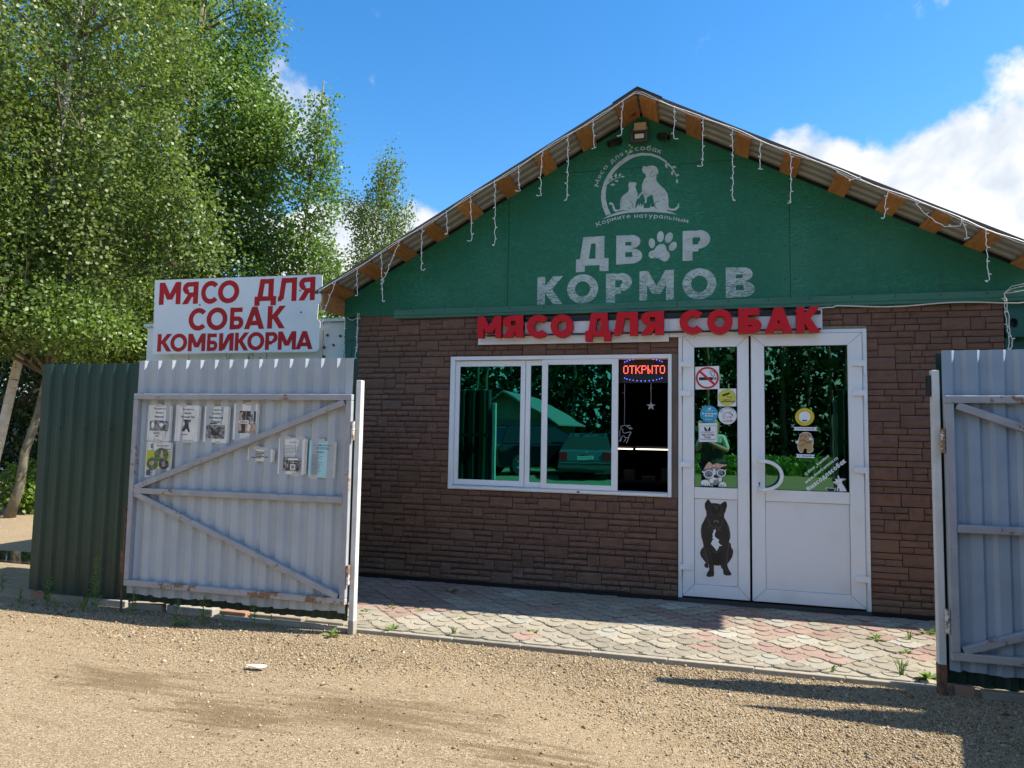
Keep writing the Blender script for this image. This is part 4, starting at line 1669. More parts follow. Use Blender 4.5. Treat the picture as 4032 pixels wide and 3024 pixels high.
# things inside the open part of the window
SH = empty('shop_shelf', 'dim stocked shelving deep inside the open shop window', 'shelf', loc=(-.6, 1.3, 0))
bpy.context.view_layer.update()
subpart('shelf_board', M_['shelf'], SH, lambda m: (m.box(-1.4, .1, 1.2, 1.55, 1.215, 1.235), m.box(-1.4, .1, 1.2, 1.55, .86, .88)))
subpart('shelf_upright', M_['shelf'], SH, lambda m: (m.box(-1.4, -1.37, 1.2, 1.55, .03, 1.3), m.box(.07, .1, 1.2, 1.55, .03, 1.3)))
for x, z, w, h in ((-.42, .88, .13, .13), (-.28, .88, .1, .09), (-.62, .88, .14, .05), (-.8, .88, .1, .11)):
    subpart('carton', M_['boxes'], SH, lambda m: m.box(x, x + w, 1.25, 1.45, z + .001, z + h), bevel=.004)
for x0, x1 in ((-.857, -.692), (-.676, -.345)):
    t = empty('light_tube', 'short glowing white tube on the shelf edge inside, left of the gap' if x0 < -.7 else 'longer glowing white tube on the shelf edge inside, right of the gap', 'light', 'glowing tubes inside the shop', loc=(x0, 1.19, 1.21))
    bpy.context.view_layer.update()
    subpart('tube', M_['tube'], t, lambda m: m.tube([(x0 + .006, 1.19, 1.206), (x1 - .006, 1.19, 1.206)], .0055, 8))
    subpart('end_cap', M_['darkgrey'], t, lambda m: (m.tube([(x0, 1.19, 1.206), (x0 + .006, 1.19, 1.206)], .007, 8), m.tube([(x1 - .006, 1.19, 1.206), (x1, 1.19, 1.206)], .007, 8)))

OP = empty('open_sign', 'black LED board spelling ОТКРЫТО in red dots with blue rim', 'sign', loc=(-.51, .09, 1.79))
bpy.context.view_layer.update()
subpart('panel', M_['black'], OP, lambda m: m.box(-.72, -.296, .082, .10, 1.79, 1.992), bevel=.003)
DOT = {'О': ['01110', '10001', '10001', '10001', '10001', '10001', '01110'], 'Т': ['11111', '00100', '00100', '00100', '00100', '00100', '00100'],
       'К': ['10001', '10010', '10100', '11000', '10100', '10010', '10001'], 'Р': ['11110', '10001', '10001', '11110', '10000', '10000', '10000'],
       'Ы': ['10001', '10001', '10001', '11001', '10101', '10101', '11001']}


def led(m, x, z, r_):
    m.tube([(x, .082, z), (x, .079, z)], r_, 6)


def leds_red(m):
    x = -.672
    for ch in 'ОТКРЫТО':
        for j, row in enumerate(DOT[ch]):
            for i, b in enumerate(row):
                if b == '1':
                    led(m, x + i * .0088, 1.936 - j * .0103, .0030)
        x += .0515


def leds_blue(m):
    for k in range(12):
        a = R(28 + 124 * k / 11)
        for sg in (1, -1):
            if sg > 0 and k in (5, 6):
                continue
            led(m, -.507 + .178 * math.cos(a), 1.904 + sg * (.046 + .047 * math.sin(a)) - (.004 if sg < 0 else 0), .0034)


subpart('red_leds', M_['ledred'], OP, leds_red)
subpart('blue_leds', M_['ledblue'], OP, leds_blue)


def star(m):
    pts = []
    for k in range(10):
        r_ = .040 if k % 2 == 0 else .016
        a = math.pi / 2 + math.pi * k / 5
        pts.append((-.441 + r_ * math.cos(a), 1.593 + r_ * math.sin(a)))
    v = [(x, .09, z) for x, z in pts] + [(-.441, .078, 1.593), (-.441, .102, 1.593)]
    m.add(v, [(i, (i + 1) % 10, 10) for i in range(10)] + [((i + 1) % 10, i, 11) for i in range(10)])


ST = empty('star_ornament', 'clear plastic star hanging on a wire in the open window', 'ornament', loc=(-.441, .09, 1.6))
bpy.context.view_layer.update()
subpart('star', M_['clearpl'], ST, star)
subpart('hanging_wire', M_['clearpl'], ST, lambda m: (m.tube([(-.441, .09, 1.632), (-.439, .09, 1.68), (-.443, .09, 1.73), (-.440, .09, 1.789)], .0018, 5), m.tube([(-.441, .09, 1.75), (-.430, .09, 1.742)], .0018, 5)))
RE = empty('reindeer_ornament', 'clear plastic reindeer outline hanging on a wire in the open window', 'ornament', loc=(-.66, .09, 1.35))
bpy.context.view_layer.update()
RA = (0.000772196, 3.18264e-06, -0.79232, 1.08527e-05, -0.000782158, 2.06272)


def rp(pts):
    return [(RA[0] * x + RA[1] * y + RA[2], .09, RA[3] * x + RA[4] * y + RA[5]) for x, y in pts]


subpart('reindeer', M_['clearpl'], RE, lambda m: [m.tube(rp(q), .0032, 6) for q in (
    [(160, 818), (135, 828), (120, 828), (126, 850), (112, 880), (108, 930), (120, 965), (95, 995)], [(120, 965), (112, 1000)], [(160, 818), (185, 822), (215, 850), (232, 860)], [(190, 820), (225, 818)], [(232, 860), (252, 850)], [(215, 850), (238, 838)],
    [(126, 850), (150, 868), (138, 890), (160, 905), (200, 895), (225, 890), (238, 895), (228, 908), (212, 930), (208, 955), (195, 990), (182, 1012)], [(208, 955), (168, 950), (155, 932), (138, 935), (128, 970), (118, 998)], [(178, 960), (165, 985), (152, 1002)])])
subpart('hanging_wire', M_['clearpl'], RE, lambda m: (m.tube(rp([(160, 816), (162, 700), (164, 560), (162, 450), (163, 356)]), .0018, 5), m.tube(rp([(163, 459), (132, 459)]), .0015, 5)))


# ---- doors
def dframe(m):
    m.box(-.209, -.176, -.026, .06, 0.0, 2.205)
    m.box(1.190, 1.222, -.026, .06, 0.0, 2.205)
    m.box(-.176, 1.190, -.026, .06, 2.176, 2.205)


SP('door_frame', M_['pvc'], dframe, bevel=.003)
SP('lintel_strip', M_['pv_grey'], lambda m: m.box(-.21, 1.224, -.016, .05, 2.206, 2.229))
SP('threshold', M_['darkgrey'], lambda m: m.box(-.21, 1.224, -.03, .3, -.01, .035))


def make_door(x0, x1, px0, px1, label):
    D = SP('door', M_['pvc'], lambda m: (m.box(x0, px0, -.043, .01, .052, 2.172), m.box(px1, x1, -.043, .01, .052, 2.172), m.box(px0, px1, -.043, .01, 2.076, 2.172),
                                         m.box(px0, px1, -.0425, .01, .838, .928), m.box(px0, px1, -.043, .01, .052, .150)), bevel=.0025)
    D['label'] = label
    bpy.context.view_layer.update()
    subpart('pane', M_['filmgreen'], D, lambda m: m.box(px0 + .001, px1 - .001, -.031, -.027, .929, 2.075))
    subpart('pane_seal', M_['seal'], D, lambda m: frame_boxes(m, px0 + .0005, px1 - .0005, .9285, 2.0755, .004, .004, .004, .004, -.036, -.0315))
    subpart('lower_panel', M_['pvcpanel'], D, lambda m: m.box(px0 + .003, px1 - .003, -.031, -.01, .153, .835))
    # mitre joints of the welded frame
    J = MB()
    for (a, b, c, d) in ((x0, 2.172, px0, 2.076), (x1, 2.172, px1, 2.076), (x0, .052, px0, .150), (x1, .052, px1, .150)):
        L = math.hypot(c - a, d - b)
        nx_, nz_ = -(d - b) / L * .0011, (c - a) / L * .0011
        J.prism([(a + nx_, b + nz_), (c + nx_, d + nz_), (c - nx_, d - nz_), (a - nx_, b - nz_)], -.0436, -.043)
    for (a, c, z) in ((px0, px0, .838), (px1, px1, .838)):
        J.prism([(a - .001, .838), (a + .001, .838), (a + .001, .928), (a - .001, .928)], -.0436, -.043)
    under(J.build('weld_seam', M_['grime']), D)
    return D


DL = make_door(-.173, .346, -.082, .257, 'narrow white door leaf with stickers and a printed dog')
DR_ = make_door(.364, 1.184, .464, 1.080, 'wide white door leaf with pull handle and cartoon stickers')
for D, xa, xb, zs in ((DL, -.206, -.105, (1.905, 1.665, 1.08, .255)), (DR_, 1.109, 1.214, (1.90, 1.668, 1.072, .248))):
    for z in zs:
        pin = xa + .012 if D is DL else xb - .012
        subpart('hinge', M_['pvc'], D, lambda m: (m.box(xa, xb, -.062, -.0435, z + .008, z + .052), m.tube([(pin, -.056, z - .052), (pin, -.056, z + .052)], .0105, 10)), bevel=.002)


def handle(m):
    pts = []
    for k in range(25):
        a = R(90 - 180 * k / 24)
        pts.append((.418 + .165 * max(0, math.cos(a)) ** .8, -.105, 1.042 + .113 * math.sin(a)))
    pts = [(.418, -.043, 1.155)] + pts + [(.418, -.043, .929)]
    m.tube(pts, .0145, 10)


subpart('handle', M_['pvc'], DR_, handle, smooth=True)
subpart('lock_plate', M_['pvc'], DR_, lambda m: (m.box(.405, .434, -.050, -.0435, .938, 1.005),), bevel=.006)
subpart('keyhole', M_['black'], DR_, lambda m: (m.tube([(.42, -.0495, .978), (.42, -.0515, .978)], .007, 10), m.box(.4165, .4235, -.0515, -.0495, .952, .976)))

# stickers on the doors, flat print
AL = (0.000658272, -2.12176e-06, -0.18648, 8.99408e-06, -0.000684557, 1.99864)
AR = (0.000421985, -5.78662e-06, 0.60076, 9.77099e-06, -0.000453864, 1.62536)
ADG = (0.000449333, -1.59132e-06, -0.10692, 2.45833e-05, -0.000462206, 0.91736)


def decal(A, parent, name, label, fn, y=-.0315):
    a = Art(A, y)
    fn(a)
    o = a.build(name)
    under(o, parent)
    o['label'] = label
    return o


def no_smoking(a):
    a.poly([(172, 127), (460, 121), (464, 397), (176, 401)], 'white')
    a.rect(217, 254, 386, 290, 'stblack'); a.rect(393, 253, 405, 288, 'stblue'); a.rect(412, 253, 424, 288, 'stblack')
    a.line([(370, 215), (350, 205), (348, 188), (365, 180), (385, 185), (400, 190), (408, 205), (400, 220), (408, 240)], 7, 'stblack')
    a.line([(370, 215), (368, 235), (388, 240), (396, 250)], 7, 'stblack')
    a.line([(226, 182), (414, 350)], 27, 'stred')
    a.ring(318, 262, 116, 139, 'stred', .945)


decal(AL, DL, 'sticker', 'square no smoking sticker', no_smoking)


def cctv(a):
    a.poly([(445, 394), (663, 396), (664, 607), (444, 605)], 'white')
    a.ell(554, 500, 104, 98, 'stblack', n=32); a.ell(554, 500, 101, 95, 'styel', n=32)
    a.poly([(498, 466), (582, 438), (592, 458), (510, 488), (498, 482)], 'stblack')
    a.line([(553, 475), (562, 496), (604, 498)], 6, 'stblack'); a.line([(606, 488), (607, 510)], 6, 'stblack')
    a.text('ВЕДЁТСЯ', 513, 537, 14, 'ink', .2)
    a.text('ВИДЕОНАБЛЮДЕНИЕ', 484, 556, 13, 'ink', .24, sp=.06)


decal(AL, DL, 'sticker', 'yellow round camera surveillance sticker', cctv)


def pay(a):
    a.ell(340, 696, 107, 100, 'stcyan', n=36)
    a.ell(344, 628, 18, 17, 'white'); a.ell(336, 618, 16, 10, 'stcyan')
    a.text('СБЕРБАНК', 300, 664, 13, 'white', .14, sp=.1)
    for x, y in ((252, 683), (292, 685), (328, 685), (364, 687), (400, 688), (290, 712), (326, 713), (362, 714)):
        a.rect(x, y, x + 28, y + 14, 'white')
    for x in (296, 322, 350):
        a.rect(x, 757, x + 20, 763, 'white')


decal(AL, DL, 'sticker', 'round blue card payment sticker', pay)


def friendly(a):
    a.ell(560, 717, 109, 103, 'white', n=36)
    a.text_path('DOG FRIENDLY', [(485, 682), (505, 655), (535, 638), (570, 632), (605, 640), (632, 672)], 17, 'ink', .2, .2)
    a.line([(540, 690), (520, 680), (507, 700), (504, 745), (515, 758), (528, 740), (530, 700)], 5, 'ink')
    a.line([(530, 684), (560, 675), (580, 690), (615, 700), (618, 720), (600, 735), (560, 730), (550, 748)], 5, 'ink')
    a.ell(612, 708, 9, 8, 'ink'); a.line([(588, 740), (602, 740)], 7, 'ink')
    a.line([(590, 684), (580, 672), (588, 666), (592, 671), (598, 666), (602, 674), (590, 684)], 4, 'stred')
    a.text('с собаками', 518, 778, 13, 'stred', .18); a.text('вход разрешён', 502, 791, 13, 'stred', .18)


decal(AL, DL, 'sticker', 'round white dog friendly sticker', friendly)


def welcome(a):
    a.poly([(214, 805), (437, 804), (440, 1028), (218, 1029)], 'white')
    a.line([(228, 838), (424, 838), (424, 998), (230, 996), (228, 838)], 4, 'ink')
    a.poly([(285, 880), (280, 852), (292, 850), (312, 878)], 'ink'); a.poly([(358, 880), (356, 850), (343, 851), (330, 878)], 'ink')
    a.ell(322, 895, 33, 26, 'white'); a.ell(302, 888, 16, 17, 'ink'); a.ell(342, 888, 16, 17, 'ink'); a.ell(321, 902, 7, 6, 'ink')
    a.line([(248, 918), (262, 908), (282, 918), (300, 916), (322, 922), (345, 916), (362, 918), (384, 908), (400, 918)], 4, 'ink')
    a.text('WELCOME', 251, 955, 22, 'ink', .16, sp=.16)
    a.text('Dogs', 288, 983, 22, 'ink', .2, sp=.16)
    a.line([(232, 1004), (424, 1005)], 3, 'inkgrey')


decal(AL, DL, 'sticker', 'square welcome dogs sticker', welcome)


def glasses(a):
    a.poly([(245, 1520), (252, 1490), (285, 1478), (320, 1480), (350, 1500), (358, 1548), (300, 1552), (255, 1545)], 'white')
    a.poly([(452, 1540), (470, 1505), (505, 1498), (535, 1512), (548, 1550), (500, 1556), (455, 1552)], 'white')
    a.poly([(285, 1372), (330, 1345), (400, 1335), (470, 1340), (505, 1365), (505, 1440), (490, 1490), (450, 1520), (420, 1540), (380, 1535), (330, 1490), (290, 1450)], 'stgrey')
    a.poly([(388, 1345), (412, 1345), (420, 1420), (445, 1470), (430, 1480), (395, 1478), (380, 1450)], 'white')
    a.poly([(345, 1470), (390, 1450), (398, 1500), (375, 1520), (348, 1505)], 'white'); a.poly([(450, 1455), (495, 1445), (490, 1490), (460, 1500)], 'white')
    a.ell(425, 1435, 32, 20, 'stblack'); a.ell(432, 1482, 18, 12, 'stpink')
    a.ring(335, 1410, 48, 60, 'white', .82); a.ring(485, 1395, 42, 54, 'white', .82)
    a.ell(342, 1420, 17, 15, 'stblack'); a.ell(482, 1405, 16, 14, 'stblack'); a.ell(346, 1415, 5, 5, 'white'); a.ell(486, 1400, 5, 5, 'white')
    a.line([(280, 1395), (258, 1382), (275, 1378)], 12, 'white'); a.line([(530, 1370), (548, 1345), (545, 1362)], 12, 'white'); a.line([(392, 1388), (432, 1380)], 11, 'white')
    a.poly([(275, 1362), (300, 1310), (330, 1270), (350, 1265), (385, 1300), (430, 1278), (480, 1290), (545, 1292), (548, 1308), (490, 1325), (470, 1340), (400, 1330), (330, 1345)], 'stpink')
    for x, y in ((312, 1325), (340, 1290), (400, 1310), (450, 1305), (500, 1302), (350, 1322)):
        a.ell(x, y, 6, 6, 'white', n=8)
    for x in (272, 292, 314, 335, 470, 490, 512):
        a.line([(x, 1532), (x - 3, 1549)], 6, 'stblack')


decal(AL, DL, 'sticker', 'sticker of a puppy in white glasses and spotted bow', glasses)


def bigdog(a):
    F = 'dogfur'
    a.poly([(233, 1330), (250, 1300), (300, 1310), (308, 1385), (260, 1384), (235, 1360)], F)
    a.poly([(215, 1020), (170, 1080), (158, 1130), (175, 1190), (205, 1230), (235, 1270), (300, 1330), (300, 1100)], F)
    a.poly([(655, 935), (690, 970), (697, 1030), (725, 1070), (732, 1110), (715, 1190), (680, 1250), (632, 1318), (620, 1100)], F)
    a.poly([(262, 492), (225, 570), (185, 645), (170, 730), (178, 840), (208, 940), (225, 1040), (265, 1130), (295, 1230), (312, 1340), (318, 1420), (285, 1465), (267, 1520), (310, 1542), (395, 1528), (405, 1480), (400, 1430), (400, 1338), (470, 1346), (512, 1338), (530, 1385), (555, 1410), (565, 1490), (610, 1512), (690, 1508), (702, 1480), (670, 1430), (640, 1375), (625, 1300), (625, 1200), (645, 1080), (655, 940), (680, 870), (684, 800), (660, 680), (625, 600), (585, 530), (440, 420)], F)
    a.poly([(242, 270), (270, 225), (302, 197), (330, 235), (368, 282), (330, 330), (300, 400), (268, 410), (250, 370), (240, 320)], 'dogblk')
    a.poly([(510, 290), (550, 258), (595, 235), (620, 265), (626, 320), (605, 390), (592, 445), (560, 400)], 'dogblk')
    a.poly([(268, 410), (300, 310), (365, 265), (440, 268), (515, 288), (560, 340), (580, 440), (575, 520), (540, 580), (535, 640), (548, 710), (520, 752), (485, 735), (440, 670), (395, 740), (362, 745), (340, 700), (330, 600), (290, 540), (270, 480)], F)
    a.poly([(370, 300), (430, 290), (500, 305), (520, 360), (500, 430), (440, 450), (370, 430), (355, 360)], 'dogblk')
    a.line([(272, 500), (300, 555), (328, 600), (335, 690)], 6, 'dogmid'); a.line([(578, 530), (545, 590), (535, 640)], 6, 'dogmid')
    a.line([(400, 300), (430, 325), (440, 370)], 6, 'dogmid'); a.line([(480, 300), (455, 330), (442, 370)], 6, 'dogmid')
    a.poly([(390, 575), (430, 562), (480, 572), (485, 600), (460, 620), (410, 618)], 'dogmid'); a.poly([(405, 592), (435, 585), (470, 592), (455, 622), (415, 618)], 'dogblk')
    a.line([(350, 650), (400, 700), (440, 668), (485, 700), (540, 660)], 8, 'dogmid'); a.line([(355, 720), (390, 735), (440, 678), (490, 735), (530, 735)], 9, 'dogmid')
    a.ell(345, 462, 16, 8, 'dogmid', 10); a.ell(520, 480, 14, 8, 'dogmid', -10); a.ell(347, 464, 5, 5, 'dogblk', n=8); a.ell(520, 483, 5, 5, 'dogblk', n=8)
    a.poly([(398, 735), (430, 715), (432, 750), (410, 805), (420, 850), (465, 885), (490, 900), (475, 935), (500, 975), (548, 1000), (520, 1005), (490, 1010), (470, 1060), (448, 1092), (420, 1050), (375, 1000), (345, 965), (365, 935), (370, 905), (400, 890), (365, 865), (385, 845), (372, 805), (390, 770)], 'white')
    a.line([(218, 1030), (255, 1120), (285, 1200), (302, 1290), (312, 1345)], 7, 'dogmid'); a.line([(655, 950), (640, 1070), (622, 1180), (628, 1300)], 7, 'dogmid')
    a.line([(190, 660), (180, 740), (190, 830)], 7, 'dogmid'); a.line([(640, 670), (665, 760), (662, 850)], 7, 'dogmid')
    a.poly([(330, 1030), (380, 1110), (450, 1140), (520, 1100), (545, 1040), (545, 1250), (510, 1330), (410, 1330), (375, 1250)], 'dogblk')
    for x, y in ((280, 1520), (315, 1530), (362, 1522), (603, 1492), (650, 1502), (690, 1495)):
        a.ell(x, y, 6, 10, 'dogmid', n=8)


decal(ADG, DL, 'dog_print', 'printed black mastiff dog sitting, white chest', bigdog, y=-.0315)


def gold(a):
    a.ell(390, 265, 168, 154, 'stgold', n=40); a.ell(390, 265, 110, 102, 'stblack', n=36); a.ell(390, 265, 106, 98, 'white', n=36)
    a.poly([(345, 318), (432, 318), (428, 342), (352, 342)], 'stblack')


decal(AR, DR_, 'sticker', 'gold ringed round sticker with a pet bowl', gold)


def ribbon(txt, x0, x1, y, h, tx):
    def f(a):
        a.poly([(x0, y), (x1, y + 10), (x1 - 32, y + 10 + h / 2), (x1, y + 10 + h), (x0, y + h), (x0 + 32, y + h / 2)], 'white')
        a.text(txt, (x0 + x1) / 2, y + h * .5 + 5 + 13, 28, 'stblue', .22, 1.2, .2, True, tx)
    return f


decal(AR, DR_, 'sticker', 'white ribbon sticker reading К НАМ МОЖНО', ribbon('К НАМ МОЖНО', 190, 613, 438, 60, 1.0))
decal(AR, DR_, 'sticker', 'white ribbon sticker reading С ЛЮДЬМИ', ribbon('С ЛЮДЬМИ', 232, 572, 910, 60, 1.0))


def tandog(a):
    out = [(340, 545), (385, 528), (430, 530), (480, 545), (508, 575), (518, 610), (540, 640), (545, 720), (530, 780), (545, 830), (530, 870), (480, 892), (430, 885), (425, 850), (440, 815), (380, 810), (375, 850), (355, 885), (310, 885), (280, 840), (265, 790), (270, 740), (235, 725), (232, 690), (270, 675), (285, 640), (300, 600), (305, 570)]
    a.poly(out, 'white')
    cx, cy = 395, 710
    a.poly([(cx + (x - cx) * .93, cy + (y - cy) * .95) for x, y in out], 'sttan')
    a.poly([(345, 560), (320, 580), (308, 610), (330, 622), (350, 600), (362, 560)], 'stbrown'); a.poly([(440, 552), (470, 555), (500, 580), (508, 600), (480, 608), (455, 585)], 'stbrown')
    a.line([(372, 600), (385, 592), (402, 610), (420, 592), (430, 600)], 5, 'stblack'); a.ell(402, 598, 9, 7, 'stblack'); a.ell(400, 625, 9, 14, 'stred')
    a.line([(310, 680), (380, 665), (430, 720), (500, 690)], 26, 'stbrown'); a.line([(290, 770), (350, 760), (390, 720)], 14, 'stbrown')
    a.ell(495, 645, 30, 28, 'white'); a.poly([(500, 620), (525, 622), (528, 655), (515, 640)], 'stblack'); a.ell(262, 700, 26, 22, 'white')
    a.line([(320, 760), (360, 740), (390, 745)], 5, 'stbrown'); a.line([(430, 720), (465, 700), (480, 730)], 5, 'stbrown')


decal(AR, DR_, 'sticker', 'sticker of a big tan dog hugging a person', tandog)


def webtext(a):
    a.text('dvor_kormov', 462, 1240, 55, 'white', .2, -38.5, .12)
    a.text('www.dvorkormov.ru', 418, 1424, 56, 'white', .19, -38.5, .10)
    a.text('#мясодлясобак', 455, 1562, 86, 'white', .24, -38.5, .10)
    c = [(385, 1245), (415, 1226), (442, 1262), (412, 1285)]
    a.line(c + c[:1], 7, 'white'); a.ring(414, 1255, 8, 13, 'white')


decal(AR, DR_, 'web_lettering', 'white slanted web address and hashtag lettering', webtext)


def whitedog(a):
    a.poly([(745, 1485), (925, 1490), (920, 1530), (900, 1552), (780, 1550)], 'white'); a.poly([(757, 1494), (915, 1498), (905, 1528), (890, 1543), (788, 1541)], 'stblack')
    a.poly([(855, 1350), (875, 1325), (940, 1325), (955, 1330), (945, 1290), (958, 1252), (985, 1275), (1000, 1318), (1060, 1318), (1108, 1330), (1095, 1355), (1045, 1375), (1035, 1400), (1075, 1450), (1115, 1525), (1125, 1545), (1020, 1558), (928, 1552), (935, 1480), (945, 1440), (890, 1415), (865, 1390)], 'stblack')
    a.poly([(865, 1352), (880, 1335), (945, 1335), (965, 1335), (955, 1292), (962, 1268), (978, 1285), (992, 1328), (1060, 1328), (1095, 1334), (1085, 1348), (1035, 1368), (1026, 1402), (1065, 1455), (1105, 1530), (1108, 1540), (1020, 1546), (940, 1543), (946, 1485), (958, 1440), (895, 1408), (875, 1388)], 'white')
    a.ell(893, 1358, 30, 24, 'stblack', 15); a.line([(900, 1412), (950, 1415), (978, 1400)], 6, 'stblack'); a.ell(975, 1340, 7, 7, 'stblack', n=8)
    a.poly([(960, 1480), (990, 1500), (985, 1540), (962, 1540)], 'stblack'); a.line([(968, 1480), (955, 1540)], 9, 'white'); a.poly([(1035, 1355), (1070, 1335), (1060, 1355)], 'stblack')


decal(AR, DR_, 'sticker', 'sticker of a white dog beside a black bowl', whitedog)

# ---- red letter sign over door
SG = empty('shop_sign', 'long sign of raised red letters МЯСО ДЛЯ СОБАК over the door', 'sign', loc=(-.5, -.03, 2.13))
bpy.context.view_layer.update()
subpart('backing_panel', M_['signwhite'], SG, lambda m: m.box(-1.963, -.287, -.040, -.024, 2.128, 2.205))
subpart('backing_panel', M_['signwhite'], SG, lambda m: m.box(-1.90, -.286, -.0505, -.0415, 2.213, 2.318))
subpart('backing_panel', M_['signwhite'], SG, lambda m: m.box(-.284, .900, -.0505, -.0415, 2.205, 2.318))
subpart('backing_panel', M_['signwhite'], SG, lambda m: m.box(-.284, .40, -.040, -.024, 2.165, 2.200))
subpart('backing_panel', M_['signwhite'], SG, lambda m: m.box(.80, .900, -.0495, -.0415, 2.3185, 2.366))
subpart('mounting_rail', M_['frameblk'], SG, lambda m: (m.box(-1.90, .888, -.062, -.0415, 2.322, 2.352), m.box(-1.87, .888, -.062, -.0512, 2.197, 2.211)))
LET = [('М', -1.943, -1.724, 2.178, 2.369), ('Я', -1.711, -1.523, 2.178, 2.371), ('С', -1.494, -1.309, 2.168, 2.371), ('О', -1.281, -1.083, 2.167, 2.369), ('Д', -.977, -.759, 2.132, 2.372), ('Л', -.734, -.535, 2.174, 2.372), ('Я', -.511, -.322, 2.177, 2.373),
       ('С', -.198, -.013, 2.175, 2.374), ('О', .022, .221, 2.170, 2.375), ('Б', .264, .442, 2.171, 2.375), ('А', .465, .673, 2.168, 2.373), ('К', .702, .876, 2.170, 2.374)]
for ch, x0, x1, z0, z1 in LET:
    m = MB()
    glyph_into_box(m, ch, {'М': .25, 'Я': .27, 'А': .27, 'К': .28, 'Л': .28, 'Д': .25}.get(ch, .29), x0, x1, z0, z1, -.125, .06, 0, 1)
    under(m.build('letter', [M_['red'], M_['redside']]), SG)

# ---- white board sign on the shed roof edge
BS = empty('board_sign', 'white board with red words МЯСО ДЛЯ СОБАК КОМБИКОРМА above the grey gate', 'sign', loc=(-4.6, .04, 2.1))
bpy.context.view_layer.update()


def board(m):
    m.prism([(-5.577, 2.882), (-3.625, 2.858), (-3.601, 2.845), (-3.597, 2.60), (-3.63, 2.57), (-3.64, 2.42), (-3.605, 2.39), (-3.608, 2.125), (-3.64, 2.098), (-5.553, 2.100)], .03, .036)
    m.box(-5.54, -3.66, .036, .06, 2.13, 2.17)
    m.box(-5.54, -3.66, .036, .06, 2.76, 2.80)


subpart('panel', M_['boardwhite'], BS, board)
BL = [('М', -5.511, -5.241, 2.616, 2.851), ('Я', -5.22, -5.027, 2.613, 2.846), ('С', -4.993, -4.791, 2.607, 2.847), ('О', -4.79, -4.536, 2.606, 2.844), ('Д', -4.354, -4.107, 2.569, 2.839), ('Л', -4.086, -3.878, 2.604, 2.84), ('Я', -3.855, -3.674, 2.606, 2.838), ('С', -5.129, -4.92, 2.333, 2.569), ('О', -4.911, -4.661, 2.332, 2.568), ('Б', -4.632, -4.472, 2.336, 2.561), ('А', -4.463, -4.229, 2.335, 2.562), ('К', -4.196, -3.991, 2.335, 2.562), ('К', -5.501, -5.319, 2.124, 2.308), ('О', -5.339, -5.131, 2.119, 2.309), ('М', -5.121, -4.91, 2.121, 2.304), ('Б', -4.891, -4.765, 2.12, 2.302), ('И', -4.749, -4.576, 2.121, 2.302), ('К', -4.562, -4.399, 2.12, 2.303), ('О', -4.417, -4.22, 2.119, 2.306), ('Р', -4.211, -4.07, 2.122, 2.302), ('М', -4.067, -3.863, 2.122, 2.304), ('А', -3.867, -3.677, 2.123, 2.304)]
for ch, x0, x1, z0, z1 in BL:
    m = MB()
    glyph_into_box(m, ch, .225, x0, x1, z0, z1, .0294)
    under(m.build('letter', M_['redvinyl']), BS)
for x, z in ((-3.84, 2.706), (-3.82, 2.49), (-5.0, 2.60)):
    subpart('bolt', M_['black'], BS, lambda m: m.tube([(x, .03, z), (x, .024, z)], .008, 8))

# ---- white shed behind the board
SHED = empty('white_shed', 'weathered white panel shed behind the white sign board', 'shed', loc=(-4.5, 1.5, 0))
bpy.context.view_layer.update()
edges = [-5.72, -5.18, -4.72, -4.25, -3.62, -3.345]
for a_, b_ in zip(edges, edges[1:]):
    subpart('wall_panel', M_['shed'], SHED, lambda m: m.box(a_ + .004, b_ - .004, .12, .18, .1, 2.40))
subpart('body', M_['shed'], SHED, lambda m: m.box(-5.71, -3.36, .181, 3.4, 0, 2.40))
subpart('roof_cap', M_['galv'], SHED, lambda m: m.box(-5.74, -3.36, .09, 3.5, 2.402, 2.43))
for x, z in ((-3.57, 2.27), (-3.43, 2.26), (-3.50, 2.17), (-3.60, 2.15), (-3.6, 2.06)):
    subpart('bolt', M_['rust'], SHED, lambda m: m.tube([(x, .12, z), (x, .108, z)], .013, 8))

# ---- shipping container at the right
SC = empty('shipping_container', 'dark green shipping container corner at the right end of the shop', 'container', loc=(3.4, .1, 0))
bpy.context.view_layer.update()


def cont(m):
    m.box(2.24, 5.0, .10, 3.0, .1, 2.70)
    m.box(2.18, 2.24, .03, .14, 0, 2.12)
    m.box(2.18, 5.0, .03, .10, .05, .15)
    m.box(2.30, 5.0, .03, .10, 2.55, 2.70)
    x = 2.36
    while x < 4.9:
        m.prism([(x, .15), (x + .10, .15), (x + .10, 2.55), (x, 2.55)], .055, .10)
        x += .2


subpart('body', M_['greensteel'], SC, cont)


def casting(m):
    # corner casting with an oval hole, as a ring of prisms
    ci = (2.238, 2.231)
    hole = [(ci[0] + .028 * math.cos(2 * math.pi * k / 16), ci[1] + .036 * math.sin(2 * math.pi * k / 16)) for k in range(16)]
    x0, x1, z0, z1 = 2.18, 2.345, 2.125, 2.55
    outp = []
    for k in range(16):
        a = 2 * math.pi * k / 16
        c, s_ = math.cos(a), math.sin(a)
        tx = (x1 - ci[0]) / c if c > 1e-6 else ((x0 - ci[0]) / c if c < -1e-6 else 1e9)
        tz = (z1 - ci[1]) / s_ if s_ > 1e-6 else ((z0 - ci[1]) / s_ if s_ < -1e-6 else 1e9)
        t_ = min(tx, tz)
        outp.append((ci[0] + c * t_, ci[1] + s_ * t_))
    for k in range(16):
        j = (k + 1) % 16
        m.prism([outp[k], outp[j], hole[j], hole[k]], .018, .06)


subpart('corner_casting', M_['greensteel'], SC, casting)
subpart('casting_hole', M_['black'], SC, lambda m: m.box(2.20, 2.28, .061, .08, 2.18, 2.28))


